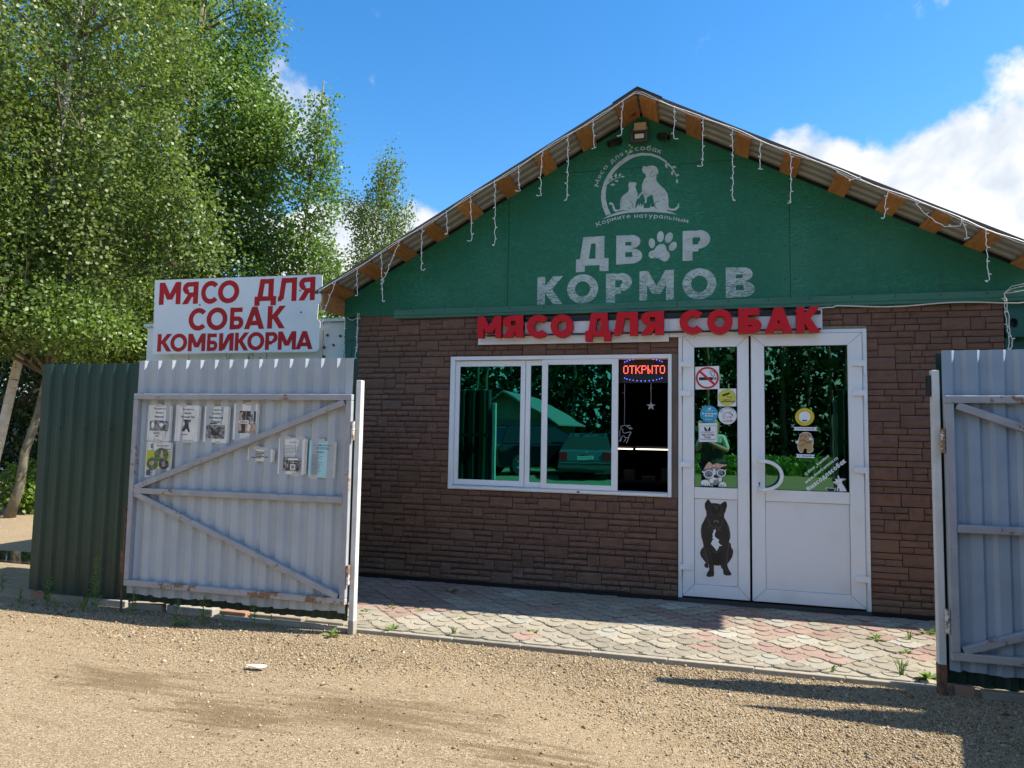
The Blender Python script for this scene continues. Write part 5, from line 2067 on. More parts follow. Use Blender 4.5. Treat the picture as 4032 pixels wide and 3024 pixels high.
# ------------------------------------------------------------------ gates and fences
def corr(m, x0, x1, y, z0, z1, pitch=.124, d=.011, face=-1, ragged=0, top=None, flip=False):
    """trapezoid sheet in the XZ plane; face=-1: ribs towards the camera"""
    xs = []
    x = x0
    prof = ((0, 0), (.40, 0), (.55, 1), (.82, 1), (.97, 0)) if not flip else ((0, 1), (.40, 1), (.55, 0), (.82, 0), (.97, 1))
    while x < x1 + pitch:
        for f, h in prof:
            xx = x + f * pitch
            if xx <= x1:
                xs.append((xx, h))
        x += pitch
    n = len(xs)
    rr = random.Random(int(abs(x0 * 100)))
    nz = 5
    b = len(m.v)
    for k in range(nz + 1):
        for j, (xx, h) in enumerate(xs):
            zz = z0 + (z1 - z0) * k / nz
            wob = rr.uniform(-.0008, .0008)
            if k == 0:
                zz += ragged * (.6 * math.sin(xx * 7) + rr.uniform(-.5, .5))
            m.v.append((xx, y + face * d * h + wob, zz))
    for k in range(nz):
        for j in range(n - 1):
            a = b + k * n + j
            m.f.append([a, a + 1, a + n + 1, a + n])
            m.m.append(0)


def sheet(name, mat, parent, **kw):
    m = MB()
    corr(m, **kw)
    o = m.build(name, mat, None)
    sd = o.modifiers.new('solid', 'SOLIDIFY')
    sd.thickness = .0012
    sd.offset = 0
    return under(o, parent)


def bar(m, x0, z0, x1, z1, w, y0, y1):
    L = math.hypot(x1 - x0, z1 - z0)
    nx_, nz_ = -(z1 - z0) / L * w / 2, (x1 - x0) / L * w / 2
    m.prism([(x0 + nx_, z0 + nz_), (x1 + nx_, z1 + nz_), (x1 - nx_, z1 - nz_), (x0 - nx_, z0 - nz_)], y0, y1)


GF = empty('green_fence', 'dark green corrugated fence left of and behind the grey gate', 'fence', 'green corrugated fences', loc=(-3.8, -1.56, 0))
bpy.context.view_layer.update()
sheet('sheet', M_['fencegreen'], GF, x0=-5.165, x1=-2.345, y=-1.545, z0=.035, z1=1.828, ragged=.004, pitch=.123, d=.016, flip=False)
subpart('post', M_['post'], GF, lambda m: (m.box(-5.10, -5.04, -1.535, -1.475, -.05, 1.75), m.box(-3.8, -3.74, -1.535, -1.475, -.05, 1.75)))
subpart('rail', M_['fencegreen'], GF, lambda m: (m.box(-5.15, -2.36, -1.528, -1.503, 1.30, 1.34), m.box(-5.15, -2.36, -1.528, -1.503, .28, .32)))
for z in (1.315, .30):
    for x in (-5.02, -4.775, -4.53, -4.285):
        subpart('screw_head', M_['black'], GF, lambda m: m.tube([(x + .085, -1.561, z), (x + .085, -1.568, z)], .008, 8))
# footing pieces under the fence
foot = [(-5.16, .14, 'clay', .055), (-4.98, .34, 'plank', .036), (-4.6, .36, 'concrete', .03), (-4.2, .3, 'plank', .03), (-3.86, .4, 'concrete', .028), (-3.4, .22, 'clay', .03), (-3.15, .42, 'plank', .03), (-2.7, .3, 'plank', .026)]
names = {'clay': ('footing_brick', 'brick', 'broken red brick'), 'plank': ('footing_plank', 'plank', 'weathered grey plank'), 'concrete': ('footing_slab', 'slab', 'rough concrete slab')}
pos_txt = ['at the far left end of the green fence', 'beside the red brick under the green fence', 'under the green fence behind the tallest weed', 'under the fence at the latch end of the grey gate', 'under the left third of the grey gate', 'under the middle of the grey gate', 'under the right half of the grey gate', 'under the grey gate next to its hinge post']
for (x, w, k, h), tx in zip(foot, pos_txt):
    m = MB()
    m.box(x, x + w, -1.535 + rnd.uniform(-.006, .004), -1.44, -.05, h * .6 + rnd.uniform(-.006, .004))
    nm, cat, ds = names[k]
    tag(m.build(nm, M_[k], bevel=.006), ds + ' ' + tx, cat)


def gate(label, x0, x1, mat, hinge_left, postx):
    G = empty('gate_leaf', label, 'gate', 'open corrugated gate leaves', loc=((x0 + x1) / 2, -1.63, .1))
    bpy.context.view_layer.update()
    sheet('sheet', mat, G, x0=x0, x1=x1, y=-1.607, z0=.100, z1=1.838, ragged=.010, pitch=.125, d=.018, flip=True)
    fy0, fy1 = -1.665, -1.625
    w = .042
    subpart('top_rail', M_['gateframe'], G, lambda m: m.box(x0 + .002, x1 - .002, fy0, fy1, 1.542, 1.584), bevel=.004)
    subpart('bottom_rail', M_['gaterust'], G, lambda m: m.box(x0 + .002, x1 - .002, fy0, fy1, .165, .207), bevel=.004)
    subpart('stile', M_['gateframe'], G, lambda m: m.box(x0 + .002, x0 + .044, fy0, fy1, .208, 1.541), bevel=.004)
    subpart('stile', M_['gateframe'], G, lambda m: m.box(x1 - .044, x1 - .002, fy0, fy1, .208, 1.541), bevel=.004)
    subpart('middle_rail', M_['gateframe'], G, lambda m: m.box(x0 + .045, x1 - .045, fy0 + .001, fy1, .842, .884), bevel=.004)
    if hinge_left:
        a_, b_ = (x0 + .06, 1.53), (x1 - .05, .875)
        c_, d_ = (x0 + .06, .215), (x1 - .05, .845)
    else:
        a_, b_ = (x1 - .06, 1.53), (x0 + .05, .885)
        c_, d_ = (x1 - .06, .215), (x0 + .05, .84)
    subpart('brace', M_['gateframe'], G, lambda m: bar(m, *a_, *b_, .042, fy0 + .003, fy1 - .002), bevel=.004)
    subpart('brace', M_['gateframe'], G, lambda m: bar(m, *c_, *d_, .042, fy0 + .003, fy1 - .002), bevel=.004)
    hx = x0 - .012 if hinge_left else x1 + .012
    for z in (1.33, .36):
        subpart('hinge', M_['hinge'], G, lambda m: (m.tube([(hx, -1.655, z - .06), (hx, -1.655, z + .005)], .012, 10), m.tube([(hx, -1.655, z + .008), (hx, -1.655, z + .07)], .0125, 10)))
    return G


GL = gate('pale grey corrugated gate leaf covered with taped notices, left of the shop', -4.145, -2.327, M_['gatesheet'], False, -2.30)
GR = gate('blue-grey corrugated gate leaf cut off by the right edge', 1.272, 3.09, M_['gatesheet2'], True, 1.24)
subpart('latch_rod', M_['rust'], GL, lambda m: (m.tube([(-4.165, -1.65, -.03), (-4.165, -1.65, .72)], .0075, 8), m.tube([(-4.165, -1.65, .72), (-4.15, -1.69, .725)], .0075, 8), m.box(-4.18, -4.147, -1.665, -1.645, .26, .42)))

for x0, lab, zt in ((-2.318, 'white painted gate post at the left of the paving', 1.683), (1.222, 'white rust-footed gate post at the right of the paving', 1.728)):
    P_ = empty('gate_post', lab, 'post', 'gate posts', loc=(x0 + .02, -1.6, 0))
    bpy.context.view_layer.update()
    subpart('post', M_['post'], P_, lambda m: m.box(x0, x0 + .038, -1.625, -1.575, -.08, zt), bevel=.004)
    subpart('foot', M_['rust'] if x0 > 0 else M_['concrete'], P_, lambda m: m.box(x0 - .002, x0 + .040, -1.627, -1.573, -.08, .06 if x0 < 0 else .13), bevel=.004)
    if x0 > 0:
        subpart('bracket', M_['black'], P_, lambda m: m.box(x0 - .022, x0 - .001, -1.62, -1.58, 1.58, 1.70), bevel=.006)

GF2 = empty('green_fence', 'dark green corrugated fence behind the right-hand gate leaf', 'fence', 'green corrugated fences', loc=(2.4, -1.56, 0))
bpy.context.view_layer.update()
sheet('sheet', M_['fencegreen'], GF2, x0=1.262, x1=3.6, y=-1.555, z0=.012, z1=1.828, ragged=.006, pitch=.123, d=.016)
subpart('rail', M_['fencegreen'], GF2, lambda m: (m.box(1.27, 3.6, -1.535, -1.51, 1.30, 1.34), m.box(1.27, 3.6, -1.535, -1.51, .28, .32)))
tag(boxpart('footing_brick', M_['clay'], None, 1.30, 1.40, -1.60, -1.50, -.05, .018, bevel=.008), 'broken red brick under the right-hand gate leaf', 'brick')
tag(boxpart('footing_plank', M_['plank'], None, 1.43, 2.3, -1.62, -1.57, -.05, .008, bevel=.006), 'weathered grey plank under the right-hand gate leaf', 'plank')


# ------------------------------------------------------------------ notices taped on the left gate
PY = -1.6245


def poster(x0, x1, z0, z1, tilt, label, fn, mat='paper', y=PY, name='paper_notice'):
    """drawing units: 0..100 across, 0..H down"""
    Hh = 100 * (z1 - z0) / (x1 - x0)
    s_ = (x1 - x0) / 100
    c, q = math.cos(tilt), math.sin(tilt)
    A_ = (s_ * c, -s_ * q, x0, -s_ * q, -s_ * c, z1)
    P_ = empty(name, label, 'notice', 'notices taped to the grey gate leaf', loc=(x0, y, z0))
    bpy.context.view_layer.update()
    a = Art(A_, y, .0002)
    a.rect(0, 0, 100, Hh, mat)
    sheet_ = under(a.build('sheet'), P_)
    # sheet thickness
    sol = sheet_.modifiers.new('solid', 'SOLIDIFY')
    sol.thickness = .0006
    b = Art(A_, y - .0009, .0002)
    fn(b, Hh)
    under(b.build('print'), P_)
    tp = Art(A_, y - .0014, .0002)
    rt = random.Random(int((x0 + 9) * 1000))
    for e in range(3):
        xx = rt.uniform(0, 70)
        yy = rt.choice((-6, Hh - 6))
        tp.poly([(xx, yy), (xx + rt.uniform(20, 34), yy + rt.uniform(-2, 2)), (xx + 30, yy + 11), (xx + 1, yy + 12)], 'tape')
    tp.poly([(99, 2), (109, 3), (108, Hh - 3), (98, Hh - 2)], 'tape')
    under(tp.build('tape'), P_)
    return P_


def lines(a, x0, x1, y0, n, dy, h=1.2, m='inkgrey', seed=1):
    rl = random.Random(seed)
    for k in range(n):
        a.rect(x0, y0 + k * dy, x0 + (x1 - x0) * rl.uniform(.55, 1), y0 + k * dy + h, m)


def n1(a, H):
    for k, t_ in enumerate(('Продаются', 'Котята', 'Невской', 'Породы')):
        a.text(t_, 50, 16 + k * 15, 7, 'ink', .2, center=True)
    a.rect(12, H * .45, 92, H * .72, 'photo')
    a.ell(25, H * .56, 7, 11, 'white'); a.ell(62, H * .55, 9, 7, 'white'); a.ell(48, H * .64, 10, 7, 'inkgrey')
    lines(a, 30, 74, H * .77, 1, 5, 5)
    lines(a, 40, 62, H * .85, 1, 5, 5)


def n2(a, H):
    for k, t_ in enumerate(('Продается', 'Щенок', 'Русский Той')):
        a.text(t_, 52, 18 + k * 14, 7, 'ink', .2, center=True)
    a.poly([(32, 56), (42, 52), (54, 52), (68, 54), (66, 60), (58, 64), (58, 76), (66, 96), (60, 98), (50, 84), (40, 96), (30, 94), (34, 80), (42, 70), (40, 60)], 'photodark')
    lines(a, 26, 74, H * .80, 1, 5, 4)


def n3(a, H):
    for k, t_ in enumerate(('Продаются', 'Котята', 'Бенгальской', 'Породы')):
        a.text(t_, 50, 16 + k * 14, 7, 'ink', .2, center=True)
    lines(a, 26, 74, H * .46, 1, 5, 4, 'ink')
    a.rect(12, H * .52, 88, H * .89, 'photo')
    a.poly([(32, H * .62), (38, H * .60), (46, H * .64), (62, H * .70), (70, H * .78), (56, H * .82), (36, H * .80), (30, H * .70)], 'photodark')


def n4(a, H):
    a.rect(10, H * .20, 94, H * .81, 'photodark')
    a.rect(51.5, H * .20, 52.5, H * .81, 'paper'); a.rect(10, H * .5, 94, H * .51, 'paper')
    a.poly([(20, H * .24), (32, H * .25), (40, H * .22), (34, H * .34), (40, H * .48), (22, H * .46)], 'orange')
    a.poly([(62, H * .34), (78, H * .28), (84, H * .46), (64, H * .46)], 'photo')
    a.poly([(22, H * .58), (34, H * .55), (36, H * .74), (30, H * .78), (20, H * .72)], 'orange')
    a.rect(54, H * .55, 94, H * .81, 'orange'); a.poly([(62, H * .56), (74, H * .58), (70, H * .76), (60, H * .74)], 'paper')
    a.rect(26, H * .45, 66, H * .55, 'paper'); lines(a, 29, 64, H * .465, 3, 3.2, 1.5, 'ink')


def n5(a, H):
    a.ell(22, 14, 6, 7, 'ink'); a.rect(16, 13, 28, 15, 'paper')
    a.text('Щенки ищут', 42, 15, 6.5, 'ink', .14); a.text('дом', 82, 26, 6.5, 'ink', .14)
    a.rect(4, H * .245, 97, H * .71, 'lime')
    a.ell(64, H * .36, 29, 24, 'photogreen', n=28); a.ell(30, H * .62, 23, 22, 'photogreen', n=28); a.ell(76, H * .62, 20, 18, 'photodark', n=24)
    a.poly([(62, H * .24), (70, H * .24), (72, H * .44), (60, H * .44)], 'orange'); a.poly([(14, H * .58), (30, H * .54), (38, H * .60), (34, H * .68), (16, H * .64)], 'orange')
    a.poly([(70, H * .54), (80, H * .54), (84, H * .68), (68, H * .70)], 'inkgrey')
    lines(a, 6, 34, H * .80, 5, 4, 2.6, 'ink', 4); lines(a, 42, 97, H * .76, 7, 4, 1.6, 'inkgrey', 5)


def n6(a, H):
    lines(a, 14, 88, 12, 5, 5.2, 3, 'ink', 9)


def n7(a, H):
    a.text('Септики', 52, 17, 5, 'ink', .16, center=True)
    lines(a, 18, 90, 26, 7, 4.6, 1.3, 'inkgrey', 3)
    lines(a, 20, 76, H * .49, 2, 4, 1.3, 'inkgrey', 6)
    a.rect(20, H * .54, 88, H * .91, 'photo')
    a.rect(38, H * .56, 76, H * .61, 'paper'); a.poly([(42, H * .63), (74, H * .63), (78, H * .88), (40, H * .88)], 'photodark'); a.rect(47, H * .72, 67, H * .87, 'paper'); a.rect(51, H * .75, 63, H * .84, 'inkgrey')
    a.rect(57, H * .63, 59, H * .72, 'paper'); a.rect(44, H * .66, 74, H * .67, 'paper')


def n8(a, H):
    a.text('ДОМАШНИЕ ЗАГОТОВКИ', 52, 19, 5.2, 'ink', .22, center=True, sp=.1, squeeze=.8)
    lines(a, 26, 82, 24, 2, 4.5, 1.4, 'ink', 2); lines(a, 30, 70, 38, 2, 4, 1.4, 'ink', 3)
    lines(a, 12, 56, 50, 16, 4.4, 1.5, 'inkgrey', 8)


poster(-4.038, -3.834, 1.236, 1.502, .012, 'white notice with grey cow-patterned kittens photo, first from left in top row', n1)
poster(-3.788, -3.585, 1.237, 1.503, .016, 'white notice with one dark puppy cut-out, second in top row', n2)
poster(-3.537, -3.332, 1.233, 1.498, .020, 'white notice with grey photo of a striped cat, third in top row', n3)
poster(-3.288, -3.091, 1.255, 1.517, .014, 'white notice with four dog photos in a grid', n4)
poster(-4.038, -3.819, .965, 1.226, .008, 'lime green notice about puppies seeking a home', n5)
poster(-3.154, -2.95, 1.112, 1.205, .06, 'small white slip of handwritten text under the brace', n6)
poster(-2.906, -2.694, 1.022, 1.279, .010, 'white notice with printed lines over a dark photo of a tank', n7)
poster(-2.662, -2.467, 1.008, 1.263, .020, 'pale blue printed notice, rightmost on the gate', n8, 'paperblue')

# ------------------------------------------------------------------ apex fittings
FL = empty('floodlight', 'grey floodlight under the roof apex', 'lamp', loc=(-.535, -.05, 3.9))
bpy.context.view_layer.update()
subpart('housing', M_['darkgrey'], FL, lambda m: frame_boxes(m, -.61, -.463, 3.855, 3.953, .024, .024, .016, .014, -.085, -.035), bevel=.003)
subpart('reflector', M_['black'], FL, lambda m: m.box(-.587, -.486, -.070, -.04, 3.870, 3.940))
subpart('lamp_glass', M_['lampglass'], FL, lambda m: m.box(-.574, -.497, -.074, -.071, 3.886, 3.925))
JB = empty('junction_box', 'beige plastic junction box above the floodlight', 'box', loc=(-.53, -.02, 3.94))
bpy.context.view_layer.update()
subpart('box', M_['beige'], JB, lambda m: m.box(-.582, -.478, -.060, -.0125, 3.955, 4.034), bevel=.006)
subpart('gland', M_['beige'], JB, lambda m: (m.tube([(-.478, -.035, 3.99), (-.468, -.035, 3.99)], .01, 8), m.tube([(-.592, -.035, 3.985), (-.582, -.035, 3.985)], .01, 8)))
for sx, cx, cz, lab in ((-1, -.742, 3.87, 'black bullet security camera left of the floodlight'), (1, -.335, 3.88, 'black bullet security camera right of the floodlight')):
    CA = empty('security_camera', lab, 'camera', 'security cameras under the apex', loc=(cx, -.02, cz))
    bpy.context.view_layer.update()
    d = Vector((sx * .062, -.075, -.045))
    c = Vector((cx, -.07, cz))
    subpart('body', M_['black'], CA, lambda m: m.tube([c - d * .55, c + d * .5], .029, 14))
    subpart('hood', M_['black'], CA, lambda m: m.tube([c + d * .35, c + d * .72], .0315, 14))
    subpart('lens', M_['carglass'], CA, lambda m: m.tube([c + d * .721, c + d * .74], .02, 12))
    subpart('mount', M_['black'], CA, lambda m: (m.tube([(cx - sx * .02, -.0125, cz + .02), (cx - sx * .02, -.03, cz + .02)], .03, 12), m.tube([(cx - sx * .02, -.03, cz + .02), tuple(c - d * .3)], .012, 8)))


# ------------------------------------------------------------------ string lights
SL = empty('string_lights', 'unlit white icicle string lights along the roof edge', 'string lights', loc=(-.5, -.5, 3.2))
bpy.context.view_layer.update()
drops = [(-2.985, 0, -2.97, 2.536), (-2.751, 0, -2.721, 2.478), (-2.58, 0, -2.731, 2.635), (-2.368, 0, -2.366, 2.738), (-2.143, 0, -2.135, 3.043), (-1.927, 0, -1.911, 2.97), (-1.714, 0, -1.704, 2.926), (-1.509, 0, -1.493, 3.374), (-1.302, 0, -1.313, 3.321), (-1.088, 0, -1.093, 3.265), (-0.877, 0, -0.867, 3.683), (-0.639, 0, -0.645, 3.771),
         (-0.227, 0, -0.234, 3.7), (-0.006, 0, -0.013, 3.462), (0.214, 0, 0.211, 3.166), (0.421, 0, 0.413, 3.399), (0.637, 0, 0.633, 3.118), (1.3, 0, 1.272, 2.961), (1.772, 0, 1.804, 2.775), (1.914, 0, 1.925, 2.47), (-3.18, 0, -3.296, 2.405)]
YS = -.432
rl = random.Random(21)


def strand(m, pts, r_=.0029, nub=True):
    """a wavy wire with little bulb stubs"""
    out = []
    for (a, b) in zip(pts, pts[1:]):
        a, b = Vector(a), Vector(b)
        n = max(2, int((b - a).length / .022))
        for k in range(n):
            p = a.lerp(b, k / n)
            out.append(p + Vector((rl.uniform(-.006, .006), rl.uniform(-.004, .004), 0)))
    out.append(Vector(pts[-1]))
    m.tube(out, r_, 5)
    if nub:
        for k in range(2, len(out), 4):
            s_ = rl.choice((-1, 1))
            p = out[k]
            m.tube([p, p + Vector((s_ * .016, -.004, rl.uniform(-.012, .014)))], [.0026, .0040], 5)


m = MB()
pts = []
x = -3.36
while x < 2.45:
    pts.append((x, YS, gz(x) + .018 + .006 * math.sin(x * 9)))
    x += .06
for off in (0, .010):
    m.tube([(p[0], p[1], p[2] - off - .004 * math.sin(p[0] * 17 + off * 300)) for p in pts], .0028, 5)
under(m.build('main_wire', M_['wire']), SL)
for x0, z0, x1, z1 in drops:
    m = MB()
    z0 = gz(x0) + .018
    sg = rl.choice((-1, 1))
    strand(m, [(x0, YS, z0), ((x0 + x1) / 2 + rl.uniform(-.006, .006), YS, (z0 + z1) / 2), (x1, YS, z1), (x1 + sg * .022, YS, z1 - .004)])
    under(m.build('light_strand', M_['wire']), SL)
m = MB()
strand(m, [(1.46, YS, 3.09), (1.50, YS, 3.02), (1.56, YS, 2.95), (1.66, YS, 2.868), (1.76, YS, 2.868), (1.772, YS, 2.91)])
under(m.build('light_strand', M_['wire']), SL)
m = MB()
strand(m, [(.93, YS, gz(.93) + .02), (1.0, YS, gz(1.0) - .01), (1.05, YS, gz(1.05) - .02), (1.12, YS, gz(1.12) + .03)])
under(m.build('light_strand', M_['wire']), SL)
# left tail: eave to the green post, two drops on it
m = MB()
strand(m, [(-3.33, YS, 2.54), (-3.34, YS, 2.48), (-3.335, -.40, 2.40), (-3.36, -.2, 2.375), (-3.33, -.05, 2.41), (-3.32, -.002, 2.452)], .0026, False)
strand(m, [(-3.32, -.002, 2.452), (-3.28, -.004, 2.405), (-3.24, -.004, 2.39), (-3.20, -.004, 2.405), (-3.172, -.004, 2.452)], .003, False)
strand(m, [(-3.32, -.002, 2.452), (-3.325, -.002, 2.2), (-3.31, -.002, 2.05), (-3.285, -.002, 1.85)])
strand(m, [(-3.172, -.026, 2.452), (-3.175, -.026, 2.25), (-3.18, -.026, 2.1), (-3.205, -.03, 1.95), (-3.20, -.03, 1.80)])
strand(m, [(-3.165, -.026, 2.452), (-3.172, -.026, 2.2), (-3.17, -.026, 2.08)])
strand(m, [(-3.345, -.35, 2.37), (-3.35, -.35, 2.30), (-3.345, -.35, 2.24)])
under(m.build('hanging_tail', M_['wire']), SL)
m = MB()
strand(m, [(2.155, -.045, 2.445), (2.16, -.045, 2.3), (2.175, -.045, 2.14), (2.178, -.045, 1.9)])
strand(m, [(2.162, -.047, 2.445), (2.178, -.047, 2.3), (2.182, -.047, 2.15), (2.20, -.047, 2.10), (2.185, -.047, 2.0), (2.19, -.047, 1.9)])
for dz in (0, .018, -.03):
    strand(m, [(2.155, -.045, 2.445), (2.20, -.06, 2.475 + dz), (2.27, -.09, 2.485 + dz), (2.36, -.12, 2.50 + dz)], .0024, False)
under(m.build('hanging_tail', M_['wire']), SL)

CB = MB()
cp = []
for k in range(60):
    x = .93 + (2.40 - .93) * k / 59
    cp.append((x, -.046, 2.378 + .010 * math.sin(x * 7.0 + 1.2) - (.012 if x < 1.0 else 0) + (.02 * max(0, x - 2.25) / .15)))
CB.tube([(.70, -.07, 2.35), (.85, -.06, 2.366)] + cp, .0052, 6)
tag(CB.build('power_cable', M_['cable'], smooth=True), 'white power cable sagging along the underside of the green trim board', 'cable')


# ------------------------------------------------------------------ trees
def leaves_np(rg, centers, per, sig, size, up_bias=.5, droop=0.0, hexa=True):
    n = len(centers) * per
    c = np.repeat(centers, per, 0) + rg.normal(0, 1, (n, 3)) * np.array(sig)
    s = size * rg.uniform(.65, 1.3, n)
    nrm = rg.normal(0, .75, (n, 3)) + np.repeat(rg.normal(0, .75, (len(centers), 3)), per, 0)
    nrm[:, 2] += up_bias
    nrm /= np.linalg.norm(nrm, axis=1)[:, None]
    t = np.cross(nrm, rg.normal(0, 1, (n, 3)))
    if droop:
        t = t * (1 - droop) + np.array([0, 0, -1.0]) * droop
        t -= nrm * (t * nrm).sum(1)[:, None]
    t /= np.linalg.norm(t, axis=1)[:, None] + 1e-9
    b = np.cross(nrm, t)
    prof = [(-.5, 0), (-.22, .36), (.18, .36), (.5, 0), (.18, -.36), (-.22, -.36)] if hexa else [(-.5, 0), (0, .3), (.5, 0), (0, -.3)]
    k = len(prof)
    V_ = np.empty((n, k, 3))
    for i, (x, y) in enumerate(prof):
        V_[:, i] = c + (t * x + b * y) * s[:, None] + nrm * (abs(y) * .25 * s)[:, None]
    return V_.reshape(-1, 3), np.arange(n * k).reshape(n, k)


def tree(name, label, path, r0, blobs, nleaf, size, leafmat, barkmat, seed, per=22, sig=(.22, .22, .18), droop=0.0, limb_r=.03, shell=.55, nlimb=26, low=.25, cat='tree', group=None):
    """path: trunk polyline in world space; blobs: (x,y,z, rx,ry,rz, weight)"""
    rg = np.random.default_rng(seed)
    rr = random.Random(seed)
    base = path[0]
    T = empty(name, label, cat, group, loc=base)
    bpy.context.view_layer.update()
    # smooth trunk
    P_ = [Vector(p) for p in path]
    pts = []
    for a, b in zip(P_, P_[1:]):
        n = max(2, int((b - a).length / .5))
        for k in range(n):
            pts.append(a.lerp(b, k / n))
    pts.append(P_[-1])
    for _ in range(3):
        pts = [pts[0]] + [(pts[i - 1] + pts[i] * 2 + pts[i + 1]) / 4 for i in range(1, len(pts) - 1)] + [pts[-1]]
    N = len(pts)
    pts = [p + Vector((rr.uniform(-.02, .02), rr.uniform(-.02, .02), 0)) if i else p for i, p in enumerate(pts)]
    rad = [max(.012, r0 * (1 - i / N) ** .8 * (1.25 if i == 0 else 1)) for i in range(N)]
    m = MB()
    m.tube(pts, rad, 9)
    w = np.array([b[6] for b in blobs], float)
    w /= w.sum()
    nc = nleaf // per
    ids = rg.choice(len(blobs), nc, p=w)
    B = np.array([b[:6] for b in blobs])
    dirs = rg.normal(0, 1, (nc, 3))
    dirs /= np.linalg.norm(dirs, axis=1)[:, None]
    rad_ = rg.uniform(shell ** 3, 1, nc) ** (1 / 3)
    cen = B[ids, :3] + dirs * rad_[:, None] * B[ids, 3:]
    under(m.build('trunk', M_[barkmat], None, smooth=True), T)
    # limbs and twigs reach into the foliage
    lm = MB()
    for k in range(nlimb):
        c = Vector(cen[rr.randrange(nc)])
        tz = low + (1 - low) * rr.random() * .9
        q = pts[min(N - 1, int(tz * N))]
        cand = [p for p in pts if p.z < c.z - .2] or [pts[0]]
        q = min(cand, key=lambda p: (p - c).length + rr.uniform(0, .8))
        mid = q.lerp(c, .5) + Vector((rr.uniform(-.15, .15), rr.uniform(-.15, .15), rr.uniform(.05, .3)))
        l1 = q.lerp(mid, .5) + Vector((rr.uniform(-.05, .05), 0, .03))
        lm.tube([q, l1, mid, mid.lerp(c, .6), c], [limb_r, limb_r * .8, limb_r * .55, limb_r * .35, .004], 5)
        for e in range(5):
            c2 = c + Vector((rr.gauss(0, .3), rr.gauss(0, .3), rr.gauss(0, .25) - droop * .4))
            lm.tube([mid.lerp(c, .5), mid.lerp(c2, .75), c2], [limb_r * .3, .005, .003], 4)
    under(lm.build('branches', M_['twig'] if barkmat != 'barkbirch' else M_['twig'], None), T)
    V_, F = leaves_np(rg, cen, per, sig, size, .5, droop)
    o = mesh_np('crown', V_, F, M_[leafmat])
    under(o, T)
    return T


LG = 'trees behind the fence'
tree('birch_tree', 'white-trunked birch rising through the foliage at upper left', [(-10.65, 2.3, -.05), (-10.2, 2.3, 1.8), (-9.86, 2.2, 3.2), (-9.60, 2.2, 4.6), (-9.22, 2.2, 7.8), (-9.1, 2.2, 11)], .075,
     [(-9.9, 2.0, 7.0, 1.3, 1.2, 1.9, 3), (-8.4, 2.6, 7.3, 1.0, .9, 1.1, 1.5), (-8.2, 2.4, 5.2, .9, .7, .8, 1.6), (-9.6, 1.7, 4.9, 1.2, .9, 1.2, 2.4), (-8.9, 2.0, 3.9, 1.0, .8, .8, 1.6), (-9.3, 2.2, 9.5, 1.5, 1.3, 1.5, 2), (-7.6, 2.8, 4.3, .6, .5, .7, .8), (-9.5, 1.2, 6.2, .8, .4, .9, .9), (-9.7, 1.3, 3.3, .6, .4, .6, .7)],
     46000, .052, 'birch', 'barkbirch', 1, per=56, sig=(.14, .14, .27), droop=.6, nlimb=46, group=LG)
tree('aspen_tree', 'lichen-spotted tree leaning right beside the left end of the green fence', [(-9.97, 2.2, -.05), (-9.72, 2.2, .9), (-9.42, 2.2, 2.1), (-9.2, 2.25, 3.2), (-9.1, 2.3, 5.0), (-9.3, 2.3, 8.0)], .066,
     [(-10.9, 2.2, 5.2, 1.3, 1.2, 1.8, 3), (-10.9, 2.2, 7.8, 1.4, 1.2, 1.6, 2), (-10.0, 1.8, 3.5, .9, .8, .7, 1.6), (-10.6, 2.2, 3.0, .8, .7, .5, .8), (-10.0, 1.5, 4.4, .8, .5, .8, 1), (-10.4, 1.6, 2.7, .8, .5, .5, 1.2), (-9.2, 1.7, 2.9, .9, .5, .45, 1.1), (-8.4, 1.9, 2.75, .7, .5, .35, .7)],
     44000, .053, 'alder', 'barkaspen', 2, per=60, sig=(.19, .19, .12), nlimb=36, group=LG)
tree('aspen_tree', 'tall bright green aspen filling the upper left sky', [(-9.9, 5.2, -.05), (-9.75, 5.1, 4), (-9.5, 5, 8), (-9.3, 5, 13)], .13,
     [(-9.2, 5, 7.2, 1.4, 1.3, 1.3, 3), (-8.1, 5, 7.1, .65, .7, .75, 1.5), (-10.0, 5, 9.4, .85, 1.0, 1.4, 2.2), (-8.25, 5, 8.95, .30, .4, .60, .55), (-8.55, 5, 8.1, .45, .5, .5, .8), (-9.9, 5, 11.2, 1.0, 1.0, 1.5, 1.2), (-9.6, 4.8, 5.2, 1.5, 1.2, 1.1, 2.4), (-8.0, 5, 6.1, .55, .6, .6, 1.2), (-7.8, 5, 6.7, .35, .4, .5, .5), (-8.3, 5, 5.2, .7, .7, .8, 1.3), (-8.2, 4.9, 4.2, .8, .8, .7, 1.3), (-9.6, 4.6, 3.7, 1.6, .9, .8, 1.5), (-7.75, 5, 5.0, .4, .4, .6, .6)],
     60000, .060, 'aspen', 'barkaspen', 3, per=60, sig=(.20, .20, .14), nlimb=60, group=LG)
tree('aspen_tree', 'slim aspen with a pointed top rising left of the roof', [(-7.25, 5, -.05), (-7.15, 5, 3), (-6.95, 5, 5.2), (-6.68, 5, 7.7)], .05,
     [(-6.70, 5, 7.1, .16, .25, .45, .5), (-6.68, 5, 6.5, .30, .35, .45, 1), (-6.80, 5, 6.0, .38, .4, .45, 1.1), (-6.75, 5, 5.4, .42, .45, .4, .9), (-7.0, 5, 4.8, .45, .5, .45, 1.1), (-6.75, 5, 4.4, .55, .5, .4, 1.1), (-7.4, 5, 3.9, .75, .6, .6, 1.6), (-7.9, 5, 3.3, .8, .6, .5, 1.2), (-7.0, 5, 3.6, .6, .5, .45, .9)],
     12500, .053, 'aspen', 'barkaspen', 4, per=22, sig=(.12, .12, .12), limb_r=.016, nlimb=26, group=LG)
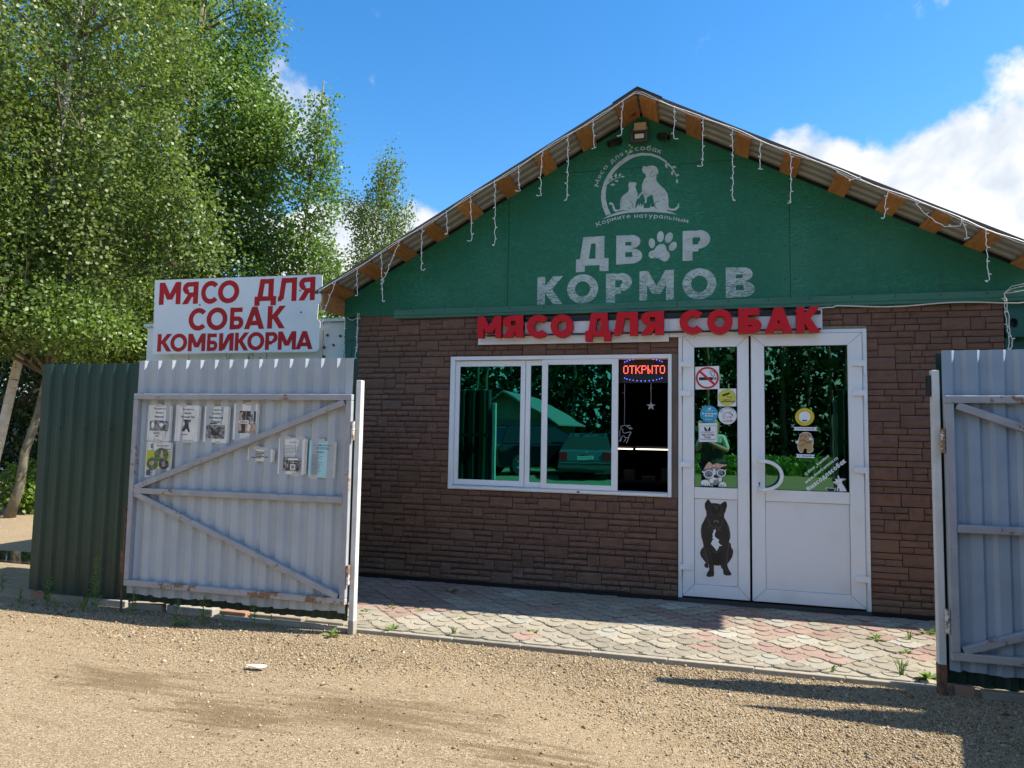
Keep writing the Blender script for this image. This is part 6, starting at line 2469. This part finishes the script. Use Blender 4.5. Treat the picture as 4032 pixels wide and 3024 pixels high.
tree('alder_tree', 'dense green tree standing between the birch and the aspen', [(-10.6, 4.4, -.05), (-10.4, 4.3, 3), (-10.6, 4.2, 9)], .11,
     [(-10.9, 4.2, 5.6, 1.4, 1.2, 1.7, 3), (-10.3, 4.0, 3.6, 1.4, 1.0, .9, 2.4), (-9.2, 3.8, 3.1, 1.2, .8, .6, 1.8), (-11, 4.2, 8.4, 1.5, 1.2, 1.6, 2), (-8.3, 3.9, 3.0, .9, .6, .5, 1.4), (-9.4, 3.6, 2.5, 1.3, .6, .4, 1.6), (-7.6, 3.9, 2.7, .6, .5, .4, .8), (-12.6, 4.6, 5.0, 1.4, 1.0, 1.8, 1.5)],
     52000, .055, 'alder', 'barkaspen', 5, per=60, sig=(.20, .20, .13), nlimb=40, group=LG)
tree('alder_tree', 'shaded tree far left behind the leaning trunks', [(-14.2, 6, -.05), (-14, 6, 3), (-14.3, 6, 8)], .12,
     [(-14.2, 6, 4.6, 1.8, 1.2, 2.0, 3), (-14.6, 6, 8, 2, 1.5, 2, 2), (-13.0, 5.8, 3.0, 1.2, .9, 1.0, 1.2), (-13.6, 6, 6.2, 1.6, 1, 1.4, 1.5)],
     15000, .07, 'alder', 'barkaspen', 6, per=20, nlimb=26, group=LG)
for k, (bx, by, lab) in enumerate(((-13.6, 9.2, 'dark tree in the back row behind the tall aspen'), (-16.6, 9.6, 'dark tree in the back row behind the white birch'), (-20.0, 9.0, 'dark tree in the back row at the far left edge'))):
    tree('backdrop_tree', lab, [(bx, by, -.05), (bx + .2, by, 4), (bx - .1, by, 11)], .13,
         [(bx + .6, by, 4.2, 1.4, .9, 1.6, 2), (bx, by, 6.6, 1.9, 1.1, 1.8, 3), (bx - .2, by, 9.4, 1.6, 1.1, 1.9, 2.4), (bx - .9, by, 3.4, 1.5, .9, 1.4, 1.6), (bx - .4, by, 12, 1.2, 1, 1.4, 1)],
         13000, .105, 'alder', 'barkaspen', 30 + k, per=26, sig=(.30, .30, .22), nlimb=26, group=LG)
tree('birch_tree', 'distant weeping birch rising behind the left roof slope', [(-12.4, 18, -.05), (-12.25, 18, 5), (-12.1, 18, 9), (-11.75, 18, 11.9)], .13,
     [(-11.7, 18, 10.9, .55, .6, .95, 1), (-12.0, 18, 9.4, .95, .9, .95, 1.6), (-11.95, 18, 7.9, 1.2, 1.1, 1.1, 2.2), (-12.2, 18, 6.4, 1.3, 1.2, 1.1, 2.2), (-13.0, 18, 6.4, .6, .8, .8, .8), (-13.05, 18, 9.9, .35, .4, .4, .25), (-12.3, 18, 5.0, 1.6, 1.2, 1.0, 1.6), (-10.85, 18, 9.4, .22, .3, .6, .25)],
     20000, .080, 'birch', 'barkbirch', 7, per=24, sig=(.14, .14, .36), droop=.7, limb_r=.022, nlimb=40, group=LG)
tree('willow_bush', 'leafy bush between the slim aspen and the roof eave', [(-7.55, 7, -.05), (-7.45, 7, 2.2), (-7.4, 7, 4.2)], .05,
     [(-7.3, 7, 4.0, .55, .6, .55, 1.4), (-7.7, 7, 4.5, .4, .4, .5, .8), (-6.9, 7, 3.5, .6, .5, .5, 1.2), (-8.0, 7, 3.6, .8, .6, .5, 1.1), (-6.5, 7, 3.1, .5, .5, .4, .8)],
     6500, .065, 'alder', 'barkaspen', 8, per=18, sig=(.15, .15, .15), limb_r=.014, nlimb=26, group=LG, cat='bush')
tree('roadside_bush', 'sunlit yellow-green bush at the foot of the leaning trunk', [(-10.45, 2.9, -.05), (-10.45, 2.9, .3), (-10.42, 2.9, .5)], .015,
     [(-10.45, 2.9, .28, .35, .3, .25, 1), (-10.75, 3.2, .38, .35, .3, .3, 1), (-10.25, 2.7, .2, .25, .2, .18, .7), (-11.2, 3.3, .35, .3, .25, .3, .6)], 2400, .07, 'bushleaf', 'twig', 9, per=15, sig=(.09, .09, .08), limb_r=.006, nlimb=12, cat='bush', group='bushes behind the fence')
tree('roadside_bush', 'dark shaded bush behind the leaning trunk', [(-12.5, 4.4, -.05), (-12.5, 4.4, .7), (-12.5, 4.4, 1.5)], .02,
     [(-12.3, 4.4, .8, .6, .5, .6, 1), (-12.9, 4.5, 1.0, .6, .4, .7, .9), (-12.4, 4.5, 2.0, .6, .4, .8, 1), (-13.1, 4.6, 2.3, .6, .4, .8, .9), (-12.2, 4.8, 3.0, .7, .5, .7, .9)], 7000, .08, 'forest', 'twig', 10, per=15, sig=(.12, .12, .12), limb_r=.008, nlimb=20, cat='bush', group='bushes behind the fence')

# far left: brown-red fence, road, puddle
RF = empty('brown_fence', 'distant brown-red corrugated fence beyond the road at the far left', 'fence', loc=(-24, 12.5, 0))
bpy.context.view_layer.update()
m = MB()
corr(m, -30, -16, 12.8, .2, 2.3, pitch=.25, d=.03)
under(m.build('sheet', M_['redfence']), RF)
subpart('post', M_['roofbrown'], RF, lambda m: [m.box(x, x + .08, 12.83, 12.91, 0, 2.2) for x in (-29, -26, -23, -20, -17)])
tag(boxpart('road', M_['asphalt'], None, -60, 2, 9.2, 11.6, -.06, -.012), kind='structure')
m = MB()
pu = [(-6.66 + .95 * math.cos(a) * (1 + .2 * math.sin(3 * a)), -.22 + .34 * math.sin(a) * (1 + .25 * math.cos(2 * a)), -.0275) for a in np.linspace(0, 2 * math.pi, 28, endpoint=False)]
m.add(pu, [tuple(range(28))])
tag(m.build('puddle', M_['water']), kind='structure')


# ------------------------------------------------------------------ weeds and litter
def weed(x, y, h, seed, label, kind='tall', group='weeds along the fence', cat='weed', z=-.03):
    rr = random.Random(seed)
    Wd = empty('weed', label, cat, group, loc=(x, y, z))
    bpy.context.view_layer.update()
    m, s_ = MB(), MB()
    if kind == 'tall':
        lean = Vector((rr.uniform(-.08, .08), rr.uniform(-.05, .05), 1))
        top = Vector((x, y, z)) + lean * h
        n = max(3, int(h / .05))
        sp = [Vector((x, y, z)).lerp(top, k / n) + Vector((rr.uniform(-.004, .004), 0, 0)) for k in range(n + 1)]
        s_.tube(sp, [.0038 * (1 - .6 * k / n) for k in range(n + 1)], 5)
        nl = int(h / .0085) + 8
        for k in range(nl):
            t_ = .12 + .88 * k / nl
            p = Vector((x, y, z)).lerp(top, t_)
            a = rr.uniform(0, 6.28)
            L = (.055 * (1.15 - .55 * t_)) * rr.uniform(.7, 1.2) * min(1.3, h / .25 + .3)
            d = Vector((math.cos(a), math.sin(a), rr.uniform(.15, .9))).normalized()
            wv = d.cross(Vector((0, 0, 1))).normalized() * L * .13
            e = p + d * L
            mid = p + d * L * .5 + Vector((0, 0, L * .08))
            m.add([p, mid + wv, e, mid - wv], [(0, 1, 2, 3)])
    elif kind == 'grass':
        for k in range(9):
            a = rr.uniform(0, 6.28)
            d = Vector((math.cos(a) * .35, math.sin(a) * .35, 1)).normalized()
            L = h * rr.uniform(.5, 1)
            wv = Vector((math.sin(a), -math.cos(a), 0)) * .0035
            p = Vector((x, y, z)) + Vector((rr.uniform(-.01, .01), rr.uniform(-.01, .01), 0))
            q = p + d * L * .6
            e = q + Vector((d.x * .9, d.y * .9, .5)).normalized() * L * .4
            m.add([p - wv, p + wv, q + wv * .8, e, q - wv * .8], [(0, 1, 2, 3, 4)])
        s_.tube([(x, y, z), (x, y, z + h * .3)], .002, 4)
    else:
        for k in range(8):
            a = rr.uniform(0, 6.28)
            d = Vector((math.cos(a), math.sin(a), rr.uniform(.25, 1.0))).normalized()
            L = h * rr.uniform(.7, 1.1)
            wv = d.cross(Vector((0, 0, 1))).normalized() * L * .2
            p = Vector((x, y, z))
            mid = p + d * L * .55
            e = p + d * L + Vector((0, 0, -L * .15))
            m.add([p, mid + wv, e, mid - wv], [(0, 1, 2, 3)])
        s_.tube([(x, y, z), (x, y, z + h * .35)], .002, 4)
    under(s_.build('stem', M_['weedstem']), Wd)
    under(m.build('leaves', M_['weed']), Wd)


weed(-4.30, -1.748, .40, 1, 'tallest leafy weed, standing in front of the green fence')
weed(-4.80, -1.70, .22, 2, 'thin weed against the green fence left of the tallest one')
weed(-4.612, -1.801, .10, 3, 'short weed between brick end and tallest weed, in front of green fence')
weed(-5.10, -1.66, .12, 4, 'small weed at the far left end of the green fence')
weed(-4.02, -1.70, .17, 5, 'bushy weed under the latch corner of the grey gate')
weed(-3.595, -1.745, .15, 6, 'upright weed left of the middle of the grey gate')
weed(-3.40, -1.70, .19, 7, 'taller weed at the middle of the grey gate')
weed(-3.37, -1.76, .09, 8, 'low weed just in front of the taller mid-gate weed')
weed(-2.992, -1.70, .18, 9, 'lone weed under the right half of the grey gate')
weed(-2.86, -1.70, .10, 10, 'small weed right of the lone weed under the gate')
weed(-3.20, -1.76, .10, 11, 'small weed right of the mid-gate clump')
weed(-4.42, -1.74, .16, 12, 'slender weed just left of the tallest weed', 'grass')
weed(-4.95, -1.80, .10, 13, 'little weed in the gravel near the left fence end')
weed(-3.50, -1.80, .08, 14, 'broad-leaved weed in the gravel before the grey gate', 'rosette')
weed(-2.40, -1.70, .08, 15, 'tiny weed at the foot of the left gate post', 'rosette')
weed(-5.55, -1.45, .14, 16, 'weed left of the green fence end, in its shade')
for i, (x, y, h, k, t) in enumerate(((-2.04, -1.53, .065, 'rosette', 'dark broad-leaved weed on the front kerb near the left post'), (-2.427, -1.155, .05, 'rosette', 'tiny weed among the red pavers nearest the left post'), (-2.297, -1.018, .06, 'rosette', 'small weed at the shadow edge among red pavers'), (-2.044, -1.02, .05, 'rosette', 'tiny weed where red pavers meet grey ones'),
                                     (-1.67, -1.131, .05, 'rosette', 'tiny weed in the middle of the grey pavers'), (-1.608, -1.493, .07, 'grass', 'grassy weed at the kerb among grey pavers'), (-2.061, -.334, .09, 'rosette', 'weed in the shade of the shop wall below the window'), (-1.118, -1.281, .05, 'rosette', 'tiny weed in the sunny pavers below the window'),
                                     (1.106, -.693, .075, 'rosette', 'broad-leaved weed in the pavers in front of the right wall'), (1.321, -.648, .10, 'grass', 'grass tuft in the pavers nearest the right gate post'), (1.221, -.965, .05, 'rosette', 'tiny weed in red pavers below the grass tuft'), (1.083, -1.438, .12, 'grass', 'tall grass blades on the kerb by the right post'), (.708, -1.499, .07, 'grass', 'short grass on the kerb right of the door'), (1.20, -1.46, .10, 'rosette', 'yellowish weed at the foot of the right gate post'), (1.496, -.409, .08, 'rosette', 'dark weed at the shadow edge by the right wall'))):
    weed(x, y, h, 40 + i, t, k, 'weeds between the pavers', z=-.004)

m = MB()
pts = []
for k in range(14):
    a = 2 * math.pi * k / 14
    pts.append((-2.487 + .065 * math.cos(a) * (1 + .12 * math.sin(3 * a)), -2.392 + .024 * math.sin(a) * (1 + .2 * math.cos(2 * a)), -.022 + .004 * math.sin(2 * a)))
m.add(pts + [(-2.49, -2.392, -.016)], [(k, (k + 1) % 14, 14) for k in range(14)])
o = m.build('paper_scrap', M_['white'])
o.modifiers.new('solid', 'SOLIDIFY').thickness = .001
tag(o, 'flattened white paper scrap lying on the sandy yard', 'litter')
for i, (x, y, a, L, t) in enumerate(((-1.95, -2.55, .3, .05, 'dark twig on the sand left of centre'), (-.95, -2.66, -.25, .07, 'dark twig on the sand below the doors'), (-2.75, -3.02, .4, .04, 'small twig on the sand near the lower left'), (.55, -2.75, 1.1, .09, 'thin brown twig on the gravel at lower right'), (-4.6, -2.62, .3, .05, 'dark twig on the sand at the lower left edge'))):
    m = MB()
    d = Vector((math.cos(a), math.sin(a), 0)) * L / 2
    c = Vector((x, y, -.022))
    m.tube([c - d, c + Vector((0, .004, .006)), c + d], [.0028, .0026, .0016], 5)
    tag(m.build('twig', M_['twig']), t, 'twig', 'twigs on the yard')

# ------------------------------------------------------------------ the yard behind the camera (seen mirrored in the glazing)
rgf = np.random.default_rng(77)
fc = []
for k in range(300):
    x = -75 + k / 2 + rgf.uniform(-.5, .5)
    y = -46 - rgf.uniform(0, 9)
    h = rgf.uniform(9, 15)
    for q in range(26):
        zz = rgf.uniform(.02, 1) ** 1.3 * h
        r_ = 1.7 * (1 - abs(zz / h - .5) * .8)
        fc.append((x + rgf.normal(0, r_ * .6), y + rgf.normal(0, r_ * .6), zz))
V_, F = leaves_np(rgf, np.array(fc), 14, (.6, .6, .55), .60, .4, 0, False)
mesh_np('forest', V_, F, M_['forest'], kind='stuff', label='dense dark wood across the road, behind the photographer')
m = MB()
for k in range(150):
    x = -75 + k + rgf.uniform(-.5, .5)
    y = -44.5 - rgf.uniform(0, 6)
    m.tube([(x, y, -.1), (x + rgf.uniform(-.3, .3), y, 6), (x + rgf.uniform(-.5, .5), y, 12)], [.16, .12, .04], 5)
fo = m.build('forest_trunks', M_['twig'])
tag(fo, 'tree trunks of the wood behind the photographer', None, None, 'stuff')
n = 26000
gx, gy = rgf.uniform(-30, 30, n), rgf.uniform(-43, -22, n)
cc = np.stack([gx, gy, np.full(n, .13)], 1)
V_, F = leaves_np(rgf, cc, 1, (.02, .02, .05), .42, .0, .85, False)
mesh_np('meadow_grass', V_, F, M_['grass'], kind='stuff', label='tall meadow grass behind the photographer')
tag(boxpart('road', M_['asphalt'], None, -70, 70, -34, -30, -.06, -.01), kind='structure')


def car(name, label, cat, prof, cabin, width, paint, loc, rz, wheels, wr):
    Cc = empty(name, label, cat, None, loc=(0, 0, 0))

    def loft(profile, w0, w1, zlo, zhi):
        m = MB()
        n = len(profile)
        v = []
        for sgn in (-1, 1):
            for x, z in profile:
                t_ = (z - zlo) / (zhi - zlo)
                v.append((x, sgn * (w0 + (w1 - w0) * t_) / 2, z))
        f = [(i, (i + 1) % n, n + (i + 1) % n, n + i) for i in range(n)]
        f += [tuple(range(n))[::-1], tuple(range(n, 2 * n))]
        m.add(v, f)
        return m
    o = loft(prof, width, width * .96, .2, 1.0).build('body', M_[paint], Cc, bevel=.05)
    o = loft(cabin, width * .94, width * .74, cabin[0][1], max(p[1] for p in cabin)).build('cabin', M_['carglass'], Cc, bevel=.03)
    cz = max(p[1] for p in cabin)
    rx = [p[0] for p in cabin if p[1] > cz - .05]
    boxpart('roof', M_[paint], Cc, min(rx) + .05, max(rx) - .05, -width * .36, width * .36, cz - .01, cz + .03, bevel=.02)
    for wx in wheels:
        for sg in (-1, 1):
            m = MB()
            y0 = sg * (width / 2 - .2)
            y1 = sg * (width / 2 + .015)
            m.tube([(wx, y0, wr), (wx, y1, wr)], wr, 24)
            wh = m.build('wheel', M_['tyre'], Cc)
            r_ = MB()
            r_.tube([(wx, y1, wr), (wx, y1 + sg * .01, wr)], wr * .2, 12)
            for q in range(5):
                a = 2 * math.pi * q / 5
                r_.tube([(wx, y1 + sg * .006, wr), (wx + math.cos(a) * wr * .66, y1 + sg * .006, wr + math.sin(a) * wr * .66)], .028, 5)
            r_.build('rim', M_['galv'], wh)
    return Cc


suv = car('parked_suv', 'black SUV parked behind the photographer', 'car', [(-2.3, .35), (-2.35, .9), (-2.2, 1.05), (1.0, 1.08), (2.0, .98), (2.32, .8), (2.36, .4), (2.2, .28), (-2.2, .28)],
          [(-2.2, 1.04), (-1.95, 1.62), (-1.4, 1.70), (.1, 1.68), (1.05, 1.06)], 1.9, 'carblack', (0, 0, 0), 0, (-1.45, 1.45), .37)
boxpart('window_trim', M_['galv'], suv, -2.0, .9, -.93, -.925, 1.06, 1.08)
suv.location = (-5.55, -18.4, -.03)
suv.rotation_euler = (0, 0, R(-46))
sed = car('parked_sedan', 'silver sedan parked behind the photographer', 'car', [(-2.15, .35), (-2.2, .62), (-2.1, .92), (-1.5, .98), (1.0, .92), (2.0, .75), (2.15, .55), (2.15, .3), (2.0, .22), (-2.0, .22)],
          [(-1.75, .95), (-1.0, 1.36), (-.6, 1.42), (.25, 1.40), (1.05, .92)], 1.7, 'carteal', (0, 0, 0), 0, (-1.35, 1.35), .31)
for sg in (-1, 1):
    boxpart('tail_light', M_['stred'], sed, -2.225, -2.1, sg * .68 - .14, sg * .68 + .14, .62, .88, bevel=.02)
boxpart('bumper', M_['carteal'], sed, -2.27, -2.1, -.84, .84, .33, .56, bevel=.04)
boxpart('bumper_strip', M_['black'], sed, -2.278, -2.26, -.82, .82, .50, .53)
boxpart('badge', M_['galv'], sed, -2.215, -2.15, -.04, .04, .86, .93, bevel=.03)
a = Art((1, 0, 0, 0, 1, 0), 0, .0005)
a.rect(-.26, .655, .26, .765, 'white')
a.A = (1, 0, 0, 0, -1, 0)
a.text('У597ТУ', -.225, -.675, .07, 'ink', .17, sp=.2)
a.text('190', .12, -.69, .05, 'ink', .17, sp=.2)
pl = a.build('number_plate')
pl.rotation_euler = (0, 0, R(-90))
pl.location = (-2.24, 0, 0)
pl.parent = sed
sed.location = (-3.75, -17.6, -.03)
sed.rotation_euler = (0, 0, R(-90 - 6))
bpy.context.view_layer.update()

HO = empty('timber_house', 'low timber house with pitched tin roof behind the photographer', 'house', loc=(-9.6, -30, 0))
bpy.context.view_layer.update()
subpart('wall', M_['housewall'], HO, lambda m: m.box(-11.6, -7.8, -36, -29, 0, 2.2))
subpart('gable', M_['plank'], HO, lambda m: m.prism([(-11.8, 2.2), (-7.6, 2.2), (-9.9, 3.5)], -29.2, -29))
for s_, x1 in ((1, -7.0), (-1, -12.4)):
    subpart('roof', M_['roofgrey'], HO, lambda m: m.prism([(-9.9, 3.5), (-9.9, 3.58), (x1, 1.95), (x1, 1.88)], -36.5, -28.3))
subpart('window', M_['pvc'], HO, lambda m: frame_boxes(m, -8.9, -8.2, 1.0, 1.8, .08, .08, .08, .08, -29.0, -28.92))
subpart('pane', M_['carglass'], HO, lambda m: m.box(-8.82, -8.28, -28.97, -28.95, 1.08, 1.72))

# added block outside the view, shaped only for the shadow it throws on gravel
TR = empty('unseen_caster', 'slanted grey block on wheels added beyond the right gate to cast shadow', 'caster_block', loc=(3, -2.6, 0))
bpy.context.view_layer.update()


def caster_block(m):
    q = [(1.75, -1.80, 1.88), (2.45, -1.99, 1.52), (2.27, -2.62, 1.52), (2.05, -3.6, 1.52), (3.9, -3.9, 1.52), (4.0, -2.0, 1.7), (2.9, -1.80, 1.86)]
    n = len(q)
    v = q + [(x + (.75 if x < 1.9 else 0), y, .45) for x, y, z in q]
    f = [tuple(range(n))] + [tuple(range(n, 2 * n))[::-1]] + [(i, (i + 1) % n, n + (i + 1) % n, n + i) for i in range(n)]
    m.add(v, f)


subpart('caster_hull', M_['castergrey'], TR, caster_block)
for wx, wy in ((2.9, -2.1), (2.9, -3.5)):
    subpart('wheel', M_['tyre'], TR, lambda m: m.tube([(wx, wy - .1, .27), (wx, wy + .1, .27)], .3, 18))  # wheels only dress the added block
subpart('caster_base', M_['darkgrey'], TR, lambda m: m.box(2.5, 3.9, -3.5, -2.0, .3, .45))


BB = empty('caster_panel', 'blank grey panel on posts added out of view to widen the gravel shadow', 'caster_panel', loc=(5.5, -1.43, 0))  # unseen panel added to close the lit strip in the gravel shadow
bpy.context.view_layer.update()
subpart('panel', M_['castergrey'], BB, lambda m: m.box(4.08, 7.6, -1.45, -1.41, 1.75, 4.0))
for x in (4.4, 5.8, 7.2):
    subpart('post', M_['darkgrey'], BB, lambda m: m.box(x, x + .1, -1.405, -1.32, -.05, 3.9))

WB = empty('caster_box', 'lidded green box added unseen behind the green fence to cast shadow', 'shadow caster', loc=(-4.3, -.95, 0))  # hidden box added to shade the ground left of the fence
bpy.context.view_layer.update()
subpart('body', M_['greensteel'], WB, lambda m: m.box(-5.08, -3.5, -1.38, -.42, .06, 1.50), bevel=.02)
subpart('lid', M_['greensteel'], WB, lambda m: m.prism([(-5.10, 1.505), (-3.48, 1.505), (-3.48, 1.56), (-4.3, 1.66), (-5.10, 1.60)], -1.40, -.40))

# ------------------------------------------------------------------ photographer (only mirrored in the door glass)
def person():
    Pp = empty('person', 'person in light jacket and dark vest holding up a phone', 'person', loc=(.12, -6.4, -.03))
    bpy.context.view_layer.update()
    J = {'pel': (.12, -6.42, .86), 'spn': (.12, -6.43, 1.05), 'chs': (.12, -6.42, 1.24), 'nck': (.12, -6.41, 1.38), 'hd0': (.12, -6.39, 1.47), 'hd1': (.12, -6.385, 1.60),
         'sl': (-.05, -6.42, 1.33), 'sr': (.29, -6.42, 1.33), 'el': (-.12, -6.30, 1.12), 'er': (.36, -6.30, 1.12), 'wl': (-.055, -6.10, 1.27), 'wr': (.075, -6.10, 1.27),
         'hl': (.03, -6.42, .82), 'hr': (.21, -6.42, .82), 'kl': (.02, -6.41, .45), 'kr': (.22, -6.41, .45), 'al': (.02, -6.43, .06), 'ar': (.22, -6.43, .06), 'tl': (.01, -6.30, 0.0), 'tr': (.23, -6.30, 0.0)}
    rad = dict(pel=.15, spn=.14, chs=.15, nck=.055, hd0=.085, hd1=.08, sl=.065, sr=.065, el=.045, er=.045, wl=.028, wr=.028, hl=.10, hr=.10, kl=.06, kr=.06, al=.045, ar=.045, tl=.04, tr=.04)
    E_ = [('pel', 'spn'), ('spn', 'chs'), ('chs', 'nck'), ('nck', 'hd0'), ('hd0', 'hd1'), ('chs', 'sl'), ('chs', 'sr'), ('sl', 'el'), ('sr', 'er'), ('el', 'wl'), ('er', 'wr'), ('pel', 'hl'), ('pel', 'hr'), ('hl', 'kl'), ('hr', 'kr'), ('kl', 'al'), ('kr', 'ar'), ('al', 'tl'), ('ar', 'tr')]
    ks = list(J)

    def skin(name, keys, mats, mul=1.0, extra=None, root='pel'):
        vs_ = [J[k] for k in keys]
        es = [(keys.index(a), keys.index(b)) for a, b in E_ if a in keys and b in keys]
        rr = [rad[k] * mul for k in keys]
        if extra:
            for (frm, p, r_) in extra:
                vs_.append(p)
                rr.append(r_)
                es.append((keys.index(frm) if isinstance(frm, str) else frm, len(vs_) - 1))
        me = bpy.data.meshes.new(name)
        me.from_pydata(vs_, es, [])
        ob = bpy.data.objects.new(name, me)
        COL.objects.link(ob)
        md = ob.modifiers.new('skin', 'SKIN')
        sv = me.skin_vertices[0].data
        for i, r_ in enumerate(rr):
            sv[i].radius = (r_, r_)
            sv[i].use_root = i == (keys.index(root) if root in keys else 0)
        ob.modifiers.new('sub', 'SUBSURF').levels = 1
        ob.modifiers['sub'].render_levels = 1
        me.materials.append(mats)
        under(ob, Pp)
        return ob
    fing = []
    for w_, sx in (('wl', 1), ('wr', -1)):
        b = J[w_]
        for f in range(4):
            fing.append((w_, (b[0] + sx * .012, b[1] + .06, b[2] + .035 - f * .02), .010))
        fing.append((w_, (b[0] + sx * .01, b[1] + .02, b[2] + .055), .010))
    skin('body', ks, M_['skin'], 1.0, fing)
    skin('jacket', ['spn', 'chs', 'sl', 'sr', 'el', 'er', 'pel'], M_['jacket'], 1.22, None)
    skin('trousers', ['pel', 'hl', 'hr', 'kl', 'kr', 'al', 'ar'], M_['denim'], 1.2)
    under(part('vest', M_['vest'], None, lambda m: m.tube([(.12, -6.42, .88), (.12, -6.42, 1.05), (.12, -6.415, 1.26)], [.195, .185, .19], 16)), Pp)
    m = MB()
    m.tube([(.12, -6.43, 1.30), (.12, -6.44, 1.45), (.12, -6.43, 1.58), (.12, -6.40, 1.68)], [.09, .115, .12, .05], 14)
    under(m.build('hair', M_['hair'], smooth=True), Pp)
    ph = empty('phone', 'dark phone held up by the person', 'phone', loc=(0, -6.05, 1.32))
    bpy.context.view_layer.update()
    subpart('case', M_['black'], ph, lambda m: m.box(-.05, .07, -6.052, -6.044, 1.25, 1.33), bevel=.004)
    subpart('lens', M_['carglass'], ph, lambda m: m.tube([(.055, -6.0438, 1.318), (.055, -6.042, 1.318)], .006, 10))


person()
